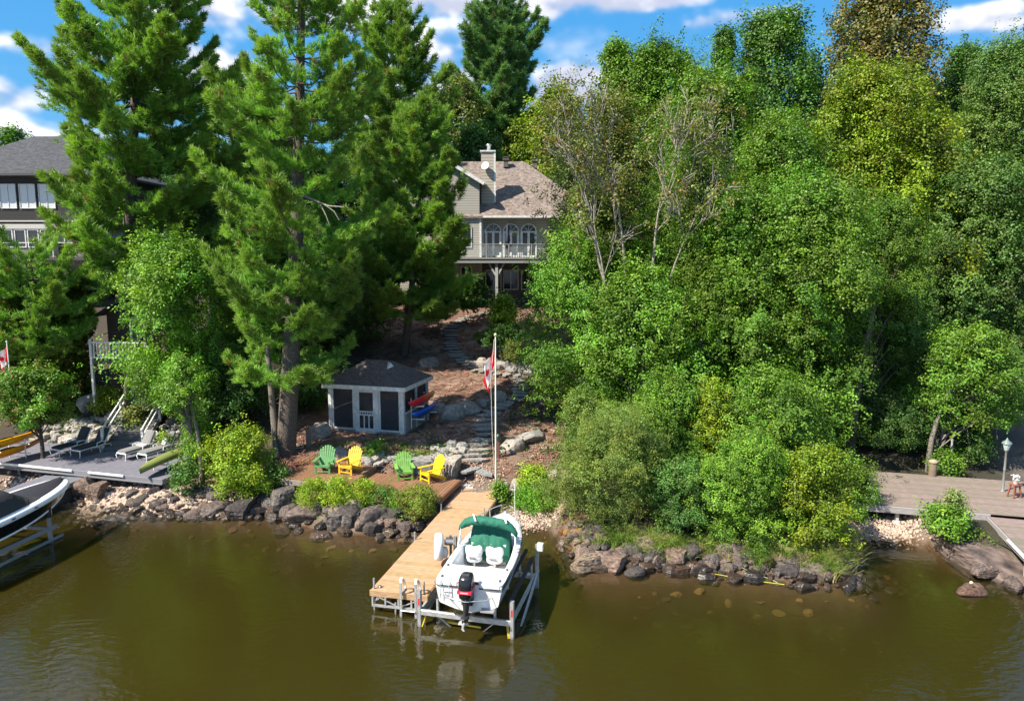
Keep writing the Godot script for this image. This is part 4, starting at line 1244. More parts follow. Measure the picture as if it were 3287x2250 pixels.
func make_screen_house() -> void:
	var o := thing("screen_house", "small white screen house with dark mesh walls on the mulch slope", "screen house", Vector3(-5.37, 1.62, -34.99), -15)
	var white := mat(lin(0.66, 0.68, 0.69), 0.55, 0.0, noise_tex("soft", 0.01, 4, 0.80, 1.0), Vector3(0.8, 0.8, 0.8))
	var grey := mat(lin(0.34, 0.37, 0.37), 0.7, 0.0, noise_tex("soft", 0.01, 4, 0.80, 1.0), Vector3(0.8, 0.8, 0.8))
	var w := 4.15
	var dp := 3.35
	var mesh := mat(lin(0.035, 0.038, 0.048, 0.66), 0.8)
	mesh.transparency = BaseMaterial3D.TRANSPARENCY_ALPHA
	# local: front wall on z = 0 from x = -w to 0; the back at z = -dp
	part(o, "floor", b().box(Vector3(-w / 2, -0.12, -dp / 2), Vector3(w - 0.02, 0.3, dp - 0.02)), grey)
	for p in [[-w + 0.1, -0.1], [-0.1, -0.1], [-w + 0.1, -dp + 0.1], [-0.1, -dp + 0.1], [-2.62, -0.1], [-1.45, -0.1], [-0.1, -1.7]]:
		slab(o, "post", Vector3(0.2, 2.3, 0.2), Vector3(p[0], 1.15, p[1]), white)
	# front panels
	for q in [[-w + 0.2, -2.72], [-1.35, -0.2]]:
		var cx: float = (q[0] + q[1]) * 0.5
		var fw: float = q[1] - q[0]
		var fr := put(o, "screen_frame", b().ring(rect(-fw / 2, 0.06, fw / 2, 2.24), rect(-fw / 2 + 0.08, 0.16, fw / 2 - 0.08, 2.16), -0.03, 0.03).done(), white, Vector3(cx, 0, -0.06))
		put(fr, "mesh_screen", b().box(Vector3(0, 1.16, 0), Vector3(fw - 0.16, 2.0, 0.006)).done(), mesh)
	var door := put(o, "door", b().ring(rect(-0.5, 0.05, 0.5, 2.15), rect(-0.38, 0.2, 0.38, 2.03), -0.025, 0.035).done(), white, Vector3(-2.035, 0, -0.03))
	put(door, "mesh_screen", b().box(Vector3(0, 1.1, 0), Vector3(0.78, 1.84, 0.006)).done(), mesh)
	for y in [0.88, 1.05]:
		put(door, "rail", b().box(Vector3(0, y, 0.01), Vector3(0.78, 0.06, 0.04)).done(), white)
	for i in 6:
		put(door, "spindle", b().box(Vector3(-0.33 + i * 0.132, 0.965, 0.01), Vector3(0.035, 0.12, 0.03)).done(), white)
	for x in [-0.13, 0.13]:
		put(door, "bar", b().box(Vector3(x, 0.53, 0.01), Vector3(0.06, 0.66, 0.035)).done(), white)
	put(door, "kick_board", b().box(Vector3(0, -0.05, 0.06), Vector3(1.16, 0.34, 0.08)).done(), white)
	for sx in [-2.62, -1.45]:
		part(o, "door_jamb", b().box(Vector3(sx, 1.15, 0.015), Vector3(0.16, 2.3, 0.03)), white)
	# knee wall and screens on the other sides
	part(o, "side_wall", b().box(Vector3(-0.06, 0.5, -dp / 2), Vector3(0.08, 1.0, dp - 0.3)), grey)
	part(o, "side_wall", b().box(Vector3(-w + 0.06, 0.5, -dp / 2), Vector3(0.08, 1.0, dp - 0.3)), grey)
	part(o, "back_wall", b().box(Vector3(-w / 2, 0.5, -dp + 0.06), Vector3(w - 0.3, 1.0, 0.08)), grey)
	part(o, "sill", b().box(Vector3(-0.04, 1.02, -dp / 2), Vector3(0.16, 0.05, dp - 0.36)), white)
	part(o, "sill", b().box(Vector3(-w / 2, 1.02, -dp + 0.05), Vector3(w - 0.36, 0.05, 0.16)), white)
	part(o, "mesh_screen", b().box(Vector3(-0.07, 1.62, -0.9), Vector3(0.006, 1.2, 1.4)), mesh)
	part(o, "mesh_screen", b().box(Vector3(-0.07, 1.62, -2.45), Vector3(0.006, 1.2, 1.3)), mesh)
	part(o, "mesh_screen", b().box(Vector3(-w + 0.07, 1.62, -dp / 2), Vector3(0.006, 1.2, dp - 0.4)), mesh)
	part(o, "mesh_screen", b().box(Vector3(-w / 2, 1.62, -dp + 0.07), Vector3(w - 0.4, 1.2, 0.006)), mesh)
	part(o, "mullion", b().box(Vector3(-w * 0.36, 1.62, -dp + 0.09), Vector3(0.1, 1.2, 0.08)), white)
	part(o, "mullion", b().box(Vector3(-w * 0.72, 1.62, -dp + 0.09), Vector3(0.1, 1.2, 0.08)), white)
	part(o, "bench", b().box(Vector3(-w / 2 + 0.6, 0.45, -dp + 0.55), Vector3(2.0, 0.08, 0.5)).box(Vector3(-w / 2 + 0.6, 0.22, -dp + 0.55), Vector3(1.8, 0.4, 0.06)), mat(lin(0.2, 0.15, 0.1), 0.8))
	var shingle := mat(lin(0.135, 0.118, 0.118), 0.92, 0.0, shingle_tex(), Vector3(0.45, 0.65, 0.45))
	var rf := hip_roof(o, -w - 0.17, 0.17, 0.2, -dp - 0.2, 2.42, -w + 1.35, -1.45, -dp / 2, 3.45, shingle, 0.02)
	put(rf, "fascia", b().ring(rect(-w - 0.2, -dp - 0.23, 0.2, 0.23), rect(-w - 0.08, -dp - 0.1, 0.08, 0.1), 2.2, 2.405, Transform3D(Basis(Vector3.RIGHT, Vector3.BACK, Vector3.UP), Vector3())).done(), white)
	put(rf, "soffit", b().box(Vector3(-w / 2, 2.34, -dp / 2), Vector3(w + 0.25, 0.03, dp + 0.3)).done(), white)
	var vent := b()
	vent.prism(PackedVector2Array([Vector2(-0.24, 0), Vector2(0.24, 0), Vector2(0, 0.34)]), -0.5, 0.0)
	put(rf, "gable_vent", vent.done(), white, Vector3(-1.15, 3.06, -1.15), Basis(Vector3.UP, 0.7))
	# kayaks on the rack along its right wall
	var rack := thing("kayak_rack", "white pipe kayak rack on the right wall of the screen house", "rack", Vector3(-5.37, 1.62, -34.99), -15)
	var pipe := mat(lin(0.7, 0.7, 0.7), 0.4)
	for z in [-0.75, -2.5]:
		part(rack, "upright", b().tube([Vector3(0.08, 0.15, z), Vector3(0.08, 1.7, z)], 0.03), pipe)
		for y in [0.62, 1.28]:
			part(rack, "arm", b().tube([Vector3(0.08, y, z), Vector3(0.78, y + 0.04, z)], 0.028), pipe)
	var ky := kayak("kayak", "red and orange kayak fading to tan on the upper rack arms", 3.3, 0.74, [Color(0.62, 0.02, 0.035), Color(0.72, 0.12, 0.03), Color(0.42, 0.30, 0.12)])
	_lay(ky, rack, Vector3(0.46, 1.52, -1.55), 0.9)
	ky = kayak("kayak", "blue kayak on the lower rack arms beside the screen house", 3.0, 0.74, [Color(0.015, 0.09, 0.48), Color(0.02, 0.11, 0.52), Color(0.015, 0.07, 0.36)])
	_lay(ky, rack, Vector3(0.48, 0.88, -1.75), 0.75)


func _lay(o: Node3D, frame: Node3D, at: Vector3, roll: float, slope := 0.0) -> void:
	o.transform = frame.transform * Transform3D(Basis(Vector3.BACK, roll) * Basis(Vector3.RIGHT, slope), at)


func kayak(called: String, label: String, l: float, w: float, c: Array, canoe := false) -> Node3D:   # lies along z, deck up, bow at -z
	var o := thing(called, label, "canoe" if canoe else "kayak")
	var st := b()
	var rows := []
	var cols := []
	for i in 15:
		var t := i / 14.0
		var s := t * 2.0 - 1.0
		var half := w * 0.5 * pow(maxf(0.0, 1.0 - absf(pow(absf(s), 2.3))), 0.75) + 0.012
		var rise := 0.16 * pow(absf(s), 3.0)
		var row := PackedVector3Array()
		var prof := [[0.0, -0.16], [0.7, -0.12], [1.0, 0.02], [0.92, 0.06], [0.5, 0.12], [0.0, 0.15], [-0.5, 0.12], [-0.92, 0.06], [-1.0, 0.02], [-0.7, -0.12]]
		if canoe: prof = [[0.0, -0.22], [0.6, -0.19], [0.95, -0.05], [1.0, 0.16], [0.93, 0.16], [0.86, -0.03], [0.0, -0.14], [-0.86, -0.03], [-0.93, 0.16], [-1.0, 0.16], [-0.95, -0.05], [-0.6, -0.19]]
		for p in prof:
			row.append(Vector3(p[0] * half, p[1] * (1.0 - 0.35 * absf(s)) + rise, l * 0.5 * s))
		row.reverse()
		rows.append(row)
	st.smooth(true)
	for i in rows.size() - 1:
		var t := float(i) / (rows.size() - 2)   # t = 0 at the bow
		var col: Color = c[2].lerp(c[1], smoothstep(0.1, 0.5, t)).lerp(c[0], smoothstep(0.45, 0.8, t))
		st.st.set_color(col)
		for j in rows[i].size():
			var k: int = (j + 1) % rows[i].size()
			st.quad(rows[i][k], rows[i][j], rows[i + 1][j], rows[i + 1][k])
	var m := mat(Color.WHITE, 0.35, 0.0, null, Vector3(2, 2, 2))
	m.vertex_color_use_as_albedo = true
	part(o, "hull", st, m)
	if not canoe:
		var rim := b()
		var pts := []
		for i in 17:
			var a := TAU * i / 16
			pts.append(Vector3(cos(a) * w * 0.34, 0.15 - 0.03 * absf(sin(a)), sin(a) * l * 0.17 + 0.1))
		rim.tube(pts, 0.022, 0.022, 5, false)
		part(o, "cockpit_rim", rim, mat(lin(0.02, 0.02, 0.02), 0.5))
		var pit := PackedVector3Array()
		for i in 16:
			var a := -TAU * i / 16
			pit.append(Vector3(cos(a) * w * 0.33, 0.153, sin(a) * l * 0.165 + 0.1))
		var pb := b()
		pb.fan(pit, false)
		part(o, "cockpit", pb, mat(lin(0.015, 0.015, 0.015), 0.8))
		part(o, "deck_cord", b().tube([Vector3(-w * 0.3, 0.13, -l * 0.2), Vector3(0, 0.16, -l * 0.25), Vector3(w * 0.3, 0.13, -l * 0.2)], 0.012, -1, 4).tube([Vector3(-w * 0.25, 0.13, l * 0.33), Vector3(w * 0.25, 0.13, l * 0.33)], 0.012, -1, 4), mat(lin(0.02, 0.02, 0.02), 0.6))
	else:
		for z in [-0.25, 0.2]:
			part(o, "thwart", b().box(Vector3(0, 0.1, l * z), Vector3(w * 0.86, 0.03, 0.08)), mat(lin(0.3, 0.2, 0.1), 0.6))
	return o


# ---------- docks and decks ----------
func alu() -> StandardMaterial3D:
	return mat(lin(0.56, 0.57, 0.58), 0.38, 0.55, noise_tex("soft", 0.01, 3, 0.80, 1.0), Vector3(1.2, 1.2, 1.2))


func planks(o: Node3D, tones: Array, n: int, pitch: float, length: float, y: float, along_z: bool, start: float, mid: float, thick := 0.035, kerf := 0.010) -> void:   # n boards side by side, from start on
	var r := RandomNumberGenerator.new()
	r.seed = n * 7 + int(length * 100)
	for i in n:
		var p := start + pitch * (i + 0.5)
		var w := pitch - kerf
		var j := r.randf_range(-0.0025, 0.0025)
		if along_z: slab(o, "plank", Vector3(length, thick, w), Vector3(p, y - thick * 0.5 + j, mid), tones[r.randi() % tones.size()], Basis(Vector3.UP, PI / 2))
		else: slab(o, "plank", Vector3(length, thick, w), Vector3(mid, y - thick * 0.5 + j, -p), tones[r.randi() % tones.size()])


func make_dock() -> void:
	# local: x across (0 = left edge), -z away from the lake; the near end at z = 0
	var o := thing("dock", "long narrow dock of yellow-brown planks on a metal truss frame", "dock", Vector3(-4.19, 0, -20.26), -12.2)
	var w := 1.74
	var tones := woods(Color(0.715, 0.605, 0.44), 0.18, 6)
	planks(o, tones, 68, 0.142, w, 0.62, false, 0.05, w / 2, 0.035, 0.015)
	var edge: Material = tones[1]
	slab(o, "end_board", Vector3(w + 0.06, 0.19, 0.045), Vector3(w / 2, 0.535, 0.0), tones[2])
	for x in [-0.015, w + 0.015]:
		slab(o, "side_board", Vector3(0.04, 0.16, 9.7), Vector3(x, 0.52, -4.9), edge)
	slab(o, "ramp_plate", Vector3(w, 0.03, 0.5), Vector3(w / 2, 0.61, -10.0), mat(lin(0.42, 0.45, 0.5), 0.5, 0.3))
	var m := alu()
	for x in [0.08, w - 0.08]:
		var t := b()
		t.bar(Vector3(x, 0.42, 0.0), Vector3(x, 0.42, -9.6), 0.05, 0.05)
		t.bar(Vector3(x, 0.16, 0.0), Vector3(x, 0.16, -9.6), 0.05, 0.05)
		for i in 12:
			t.bar(Vector3(x, 0.16, -0.8 * i), Vector3(x, 0.42, -0.8 * i), 0.04, 0.04)
			t.bar(Vector3(x, 0.16 if i % 2 == 0 else 0.42, -0.8 * i - 0.02), Vector3(x, 0.42 if i % 2 == 0 else 0.16, -0.8 * i - 0.76), 0.03, 0.03)
		part(o, "side_truss", t, m)
	var f := b()
	f.bar(Vector3(0.04, 0.17, 0.02), Vector3(w - 0.04, 0.17, 0.02), 0.06, 0.06)
	for i in 5:
		f.bar(Vector3(0.06 + i * (w - 0.12) / 4, 0.17, 0.02), Vector3(0.06 + i * (w - 0.12) / 4, 0.43, 0.02), 0.05, 0.05)
	f.bar(Vector3(0.3, 0.42, 0.02), Vector3(0.86, 0.19, 0.02), 0.03, 0.03)
	f.bar(Vector3(1.42, 0.42, 0.02), Vector3(0.88, 0.19, 0.02), 0.03, 0.03)
	part(o, "end_truss", f, m)
	for q in [[0.06, -0.1, 0.95], [w - 0.12, -0.12, 1.0], [-0.03, -3.9, 0.9], [-0.03, -6.9, 0.88], [w + 0.03, -6.6, 0.95], [w / 2 - 0.1, 0.0, 0.3]]:
		part(o, "post", b().tube([Vector3(q[0], -1.2, q[1]), Vector3(q[0], q[2], q[1])], 0.03, -1, 8), m)
	part(o, "mooring_ring", b().lathe([Vector2(0.06, 0.62), Vector2(0.07, 0.65), Vector2(0.03, 0.68)], Vector3(0.2, 0, -0.22), 8), mat(lin(0.3, 0.3, 0.3), 0.4, 0.7))
	# ladder hooked on its end
	var l := thing("dock_ladder", "aluminium swim ladder hooked over the dock's near end", "ladder", Vector3(-4.19, 0, -20.26), -12.2)
	for x in [0.98, 1.44]:
		var p := [Vector3(x, 0.64, -0.28), Vector3(x, 0.95, -0.16), Vector3(x, 1.1, 0.03), Vector3(x, 0.98, 0.10), Vector3(x, 0.4, 0.11), Vector3(x, -0.75, 0.12)]
		for i in 5:
			part(l, "rail", b().bar(p[i], p[i + 1], 0.07, 0.035), m)
		part(l, "brace", b().bar(Vector3(x, 0.66, -0.25), Vector3(x, 0.66, 0.08), 0.06, 0.03), m)
	for y in [0.16, -0.16, -0.5]:
		slab(l, "tread", Vector3(0.44, 0.03, 0.09), Vector3(1.21, y, 0.13), m)


func make_brown_deck() -> void:
	var o := thing("brown_deck", "low brown plank deck in two levels with four lounge chairs on it", "deck", Vector3(-2.82, 0, -27.48), -14.5)
	var tones := woods(Color(0.54, 0.41, 0.29), 0.15, 5)
	planks(o, tones, 28, 0.143, 2.42, 0.95, true, -4.02, -1.21)
	planks(o, tones, 22, 0.143, 2.6, 1.13, true, -7.2, -1.45)
	slab(o, "front_board", Vector3(4.06, 0.2, 0.04), Vector3(-2.02, 0.835, 0.03), mat(lin(0.36, 0.29, 0.22), 0.8, 0.0, grain(), Vector3(0.3, 5, 5)))
	slab(o, "front_board", Vector3(3.16, 0.24, 0.04), Vector3(-5.6, 1.0, -0.12), mat(lin(0.36, 0.31, 0.26), 0.8, 0.0, grain(), Vector3(0.3, 5, 5)))
	slab(o, "side_board", Vector3(0.04, 0.22, 2.46), Vector3(0.01, 0.83, -1.21), tones[3])
	slab(o, "step_board", Vector3(0.04, 0.17, 2.5), Vector3(-4.03, 1.03, -1.42), tones[0])
	for q in [[-0.3, -0.2], [-2.0, -0.2], [-3.8, -0.2], [-5.5, -0.3], [-7.0, -0.3], [-0.3, -2.1], [-7.0, -2.4]]:
		slab(o, "post", Vector3(0.1, 0.9, 0.1), Vector3(q[0], 0.45, q[1]), mat(lin(0.14, 0.1, 0.07), 0.9))
	# chairs: front is +z
	var spots := [["green slatted lounge chair at the deck's left end", Vector3(-8.14, 1.13, -30.42), -3.0, lin(0.10, 0.30, 0.10)], ["yellow slatted lounge chair second from left turned toward the water", Vector3(-7.02, 1.13, -30.29), -22.0, lin(0.80, 0.46, 0.012)],
		["light green slatted lounge chair on the lower deck level", Vector3(-4.63, 0.95, -30.04), 14.0, lin(0.20, 0.44, 0.09)], ["yellow slatted lounge chair at the deck's right end turned sideways", Vector3(-3.42, 0.95, -29.74), -48.0, lin(0.85, 0.55, 0.01)]]
	for s in spots:
		var c := thing("lounge_chair", s[0], "chair", s[1], s[2], "lounge chairs on the brown deck")
		var m := mat(s[3], 0.5, 0.0, noise_tex("soft", 0.01, 3, 0.80, 1.0), Vector3(1.3, 1.3, 1.3))
		for i in 5:
			put(c, "seat_slat", chamfered(Vector3(0.56, 0.022, 0.095)), m, Vector3(0, 0.37 - 0.028 * i, 0.30 - i * 0.105), Basis(Vector3.RIGHT, -0.26))
		var heights := [0.70, 0.80, 0.86, 0.88, 0.86, 0.80, 0.70]
		for i in 7:
			var h: float = heights[i]
			var lean := Basis(Vector3.RIGHT, -0.42) * Basis(Vector3.BACK, -0.035 * (i - 3))
			put(c, "back_slat", chamfered(Vector3(0.078, h, 0.022)), m, Vector3(0.078 * (i - 3), 0.24, -0.20) + lean * Vector3(0, h * 0.5, 0.004 * absf(i - 3)), lean)
		put(c, "back_brace", chamfered(Vector3(0.6, 0.06, 0.03)), m, Vector3(0, 0.62, -0.40), Basis(Vector3.RIGHT, -0.42))
		for sx in [-1, 1]:
			slab(c, "leg", Vector3(0.09, 0.54, 0.035), Vector3(sx * 0.30, 0.27, 0.36), m)
			put(c, "leg", b().prism(PackedVector2Array([Vector2(-0.34, 0.34), Vector2(-0.34, 0.42), Vector2(-0.22, 0.43), Vector2(0.55, 0.10), Vector2(0.58, 0.0), Vector2(0.44, 0.0)]), -0.016, 0.016, Transform3D(Basis(Vector3.UP, PI / 2), Vector3(sx * 0.265, 0, 0))).done(), m)
			part(c, "arm_support", b().prism(PackedVector2Array([Vector2(0, 0), Vector2(0.11, 0.2), Vector2(0, 0.2)]), -0.015, 0.015, Transform3D(Basis(), Vector3(0, 0, 0))) if false else b().bar(Vector3(sx * 0.33, 0.22, -0.28), Vector3(sx * 0.33, 0.54, -0.30), 0.05, 0.03), m)
			var arm := PackedVector2Array([Vector2(-0.05, -0.42), Vector2(0.05, -0.42), Vector2(0.08, 0.1), Vector2(0.10, 0.36), Vector2(0.07, 0.45), Vector2(-0.06, 0.45), Vector2(-0.07, 0.2)])
			part(c, "armrest", b().prism(arm, -0.012, 0.012, Transform3D(Basis(Vector3(sx, 0, 0), Vector3(0, 0, 1), Vector3(0, 1, 0)), Vector3(sx * 0.345, 0.555, 0))), m)
		slab(c, "front_rail", Vector3(0.62, 0.085, 0.025), Vector3(0, 0.33, 0.385), m)
		slab(c, "foot_rail", Vector3(0.58, 0.05, 0.025), Vector3(0, 0.1, 0.36), m)


func make_left_deck() -> void:
	var tones := woods(Color(0.43, 0.445, 0.485), 0.06, 4)
	# local: origin at the front right corner, x runs left as negative, -z away
	var o := thing("grey_deck", "wide grey plank deck of the left lot with white edge strips", "deck", Vector3(-14.87, 0, -29.7), -16)
	planks(o, tones, 24, 0.142, 11.4, 1.02, false, 0.0, -5.7)
	slab(o, "front_board", Vector3(11.4, 0.24, 0.04), Vector3(-5.7, 0.9, 0.022), mat(lin(0.15, 0.155, 0.175), 0.7))
	slab(o, "lower_board", Vector3(11.4, 0.06, 0.08), Vector3(-5.7, 0.80, 0.05), mat(lin(0.12, 0.125, 0.14), 0.7))
	slab(o, "side_board", Vector3(0.04, 0.24, 3.4), Vector3(0.022, 0.9, -1.7), mat(lin(0.15, 0.155, 0.175), 0.7))
	slab(o, "edge_strip", Vector3(6.2, 0.10, 0.07), Vector3(-7.9, 1.0, 0.075), white_paint())
	slab(o, "edge_strip", Vector3(1.9, 0.10, 0.07), Vector3(-2.95, 1.0, 0.075), white_paint())
	slab(o, "edge_strip", Vector3(1.4, 0.03, 0.10), Vector3(-6.9, 1.035, -3.3), white_paint())
	for x in [-0.4, -2.4, -4.4, -6.4, -8.4]:
		slab(o, "post", Vector3(0.14, 1.2, 0.14), Vector3(x, 0.3, -0.4), mat(lin(0.1, 0.1, 0.11), 0.8))
	var d := thing("grey_dock", "grey planked dock running out beside the black boat", "dock", Vector3(-18.8, 0, -31.0), -10)
	planks(d, tones, 70, 0.142, 2.0, 0.76, false, -10.2, -1.0)
	slab(d, "side_board", Vector3(0.05, 0.2, 10.2), Vector3(0.02, 0.68, 5.1), mat(lin(0.30, 0.27, 0.22), 0.8, 0.0, grain(), Vector3(5, 5, 0.3)))
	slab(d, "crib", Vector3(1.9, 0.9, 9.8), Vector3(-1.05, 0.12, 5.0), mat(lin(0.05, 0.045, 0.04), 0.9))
	# loungers
	var names := ["white framed lounger with dark cushions nearest the clipped tree", "white framed lounger with dark cushions at the foot of the stairs", "white framed lounger with grey cushions left of the pillow lounger", "white framed lounger with grey cushions and a small white pillow"]
	var at := [Vector3(-21.61, 1.02, -33.16), Vector3(-20.56, 1.02, -33.01), Vector3(-18.12, 1.02, -32.5), Vector3(-17.08, 1.02, -32.35)]
	var frame := mat(lin(0.70, 0.71, 0.72), 0.4)
	for i in 4:
		var cush := mat(lin(0.035, 0.042, 0.055) if i < 2 else lin(0.20, 0.20, 0.205), 0.9, 0.0, noise_tex("soft", 0.01, 3, 0.80, 1.0), Vector3(2, 2, 2))
		var l := thing("lounger", names[i], "sun lounger", at[i], [-24.0, -22.0, -26.0, -26.0][i], "sun loungers on the grey deck")
		# foot at z = 0, head at -z
		for sx in [-0.3, 0.3]:
			part(l, "side_rail", b().tube([Vector3(sx, 0.33, 0.02), Vector3(sx, 0.35, -0.6), Vector3(sx, 0.34, -1.3), Vector3(sx, 0.30, -1.75)], 0.022, -1, 6), frame)
			part(l, "leg", b().tube([Vector3(sx, 0.34, 0.0), Vector3(sx * 1.12, 0.24, 0.04), Vector3(sx * 1.0, 0.1, 0.02), Vector3(sx * 1.1, 0.0, 0.06)], 0.026, 0.02, 6), frame)
			part(l, "leg", b().tube([Vector3(sx, 0.34, -1.0), Vector3(sx, 0.0, -1.05)], 0.024, 0.02, 6), frame)
			part(l, "arm", b().tube([Vector3(sx * 1.1, 0.34, -0.85), Vector3(sx * 1.2, 0.52, -0.86), Vector3(sx * 1.22, 0.56, -1.1), Vector3(sx * 1.15, 0.5, -1.4)], 0.022, -1, 6), frame)
			var wheel := []
			for k in 13:
				wheel.append(Vector3(sx * 1.12, 0.14 + sin(TAU * k / 12) * 0.13, -1.7 + cos(TAU * k / 12) * 0.13))
			part(l, "wheel", b().tube(wheel, 0.016, -1, 5, false), frame)
		slab(l, "foot_rail", Vector3(0.64, 0.06, 0.035), Vector3(0, 0.33, 0.01), frame)
		put(l, "seat_cushion", _pad(0.6, 0.10, 1.2), cush, Vector3(0, 0.42, -0.6), Basis(Vector3.RIGHT, 0.02))
		put(l, "back_cushion", _pad(0.6, 0.10, 0.78), cush, Vector3(0, 0.75, -1.42), Basis(Vector3.RIGHT, 1.05))
		put(l, "back_frame", b().box(Vector3(0, -0.07, 0), Vector3(0.64, 0.03, 0.8)).done(), frame, Vector3(0, 0.75, -1.42), Basis(Vector3.RIGHT, 1.05))
		if i == 3:
			var pl := put(self, "pillow", _pad(0.30, 0.12, 0.42), mat(lin(0.6, 0.62, 0.65), 0.85), l.transform * Vector3(0.02, 0.70, -1.22), l.basis * Basis(Vector3.RIGHT, 1.05))
			tag(pl, "small white pillow leaning on the rightmost lounger's backrest", "pillow")
		if i == 2 or i == 0:
			var tow := put(self, "towel", _pad(0.5, 0.03, 0.3), mat(lin(0.5, 0.52, 0.54) if i == 2 else lin(0.2, 0.24, 0.28), 0.9), l.transform * Vector3(0, 0.49, -1.05), l.basis * Basis(Vector3.RIGHT, 0.1))
			tag(tow, "white folded towel on the grey lounger left of the pillow" if i == 2 else "grey blue towel on the dark lounger nearest the clipped tree", "towel")
	var small := thing("side_table", "small white metal side table between the two dark loungers", "side table", Vector3(-21.78, 1.02, -34.58), -20)
	part(small, "tabletop", b().box(Vector3(0, 0.45, 0), Vector3(0.5, 0.03, 0.45)), frame)
	for sx in [-0.2, 0.2]: part(small, "leg", b().tube([Vector3(sx, 0.44, 0.1), Vector3(sx * 1.15, 0, 0.15)], 0.018), frame)
	small = thing("side_table", "small white metal side table between the two grey loungers", "side table", Vector3(-18.14, 1.02, -33.94), -20)
	part(small, "tabletop", b().box(Vector3(0, 0.45, 0), Vector3(0.5, 0.03, 0.45)), frame)
	for sx in [-0.2, 0.2]: part(small, "leg", b().tube([Vector3(sx, 0.44, 0.1), Vector3(sx * 1.15, 0, 0.15)], 0.018), frame)
	# yellow kayaks on a rack
	var rk := thing("kayak_stand", "white pipe stand holding the yellow kayaks at the deck's left end", "rack", Vector3(-23.4, 1.02, -32.4), -12)
	for z in [-0.6, 0.9]:
		for x in [-0.45, 0.45]:
			part(rk, "upright", b().tube([Vector3(x, 0.0, z), Vector3(x, 0.95, z)], 0.03), frame)
		for y in [0.22, 0.66]:
			part(rk, "arm", b().tube([Vector3(-0.45, y, z), Vector3(0.72, y + 0.03, z)], 0.03), frame)
	var yel := [Color(0.78, 0.36, 0.006), Color(0.80, 0.40, 0.006), Color(0.75, 0.30, 0.006)]
	var org := [Color(0.70, 0.24, 0.006), Color(0.76, 0.30, 0.006), Color(0.62, 0.16, 0.006)]
	_lay(kayak("kayak", "yellow kayak on top of the stand at the grey deck's left end", 4.2, 0.72, yel), rk, Vector3(0.1, 0.90, 0.15), 0.55)
	_lay(kayak("kayak", "orange-yellow kayak on the lower arms of the stand at the grey deck's left end", 4.0, 0.72, org), rk, Vector3(0.2, 0.45, 0.2), 0.55)
	# canoe
	var cr := thing("canoe_stand", "white pipe stand under the overturned green canoe", "rack", Vector3(-15.2, 1.02, -32.0), -14)
	for z in [1.2, -1.0]:
		for x in [-0.36, 0.36]:
			part(cr, "leg", b().tube([Vector3(x, -0.5, z), Vector3(x, 0.5, z)], 0.03), frame)
		part(cr, "cross_bar", b().tube([Vector3(-0.5, 0.3, z), Vector3(0.5, 0.3, z)], 0.03), frame)
	_lay(kayak("canoe", "overturned olive green canoe at the grey deck's right end", 4.6, 0.86, [Color(0.17, 0.20, 0.055), Color(0.17, 0.20, 0.055), Color(0.15, 0.18, 0.05)], true), cr, Vector3(0, 0.52, 0.2), PI + 0.25)
	# things at the left shore
	var pole := thing("flagpole", "short white flagpole at the photo's left edge behind the clipped tree", "flagpole", Vector3(-24.17, 4.39, -34.2))
	part(pole, "pole", b().tube([Vector3(0, -1.5, 0), Vector3(0, 1.95, 0)], 0.03, 0.022, 8), frame)
	part(pole, "finial", b().lathe([Vector2(0.01, 1.93), Vector2(0.05, 1.98), Vector2(0.01, 2.04)], Vector3(), 8), frame)
	flag("red and white flag hanging from the short pole at the left edge", pole.position + Vector3(-0.02, 1.75, 0.0), 0.78, 1.1, -1, 0.45)


func _pad(w: float, h: float, l: float) -> Mesh:   # a soft cushion
	var rows := []
	for i in 7:
		var t := i / 6.0
		var k := 1.0 if i > 0 and i < 6 else 0.86
		var row := PackedVector3Array()
		for p in [[-1, -0.5], [-0.9, -1], [0.9, -1], [1, -0.5], [1, 0.5], [0.9, 1], [0, 1.12], [-0.9, 1], [-1, 0.5]]:
			row.append(Vector3(p[0] * w * 0.5 * (0.5 + 0.5 * k), p[1] * h * 0.5 * k, (t - 0.5) * l))
		rows.append(row)
	return b().loft(rows).done()


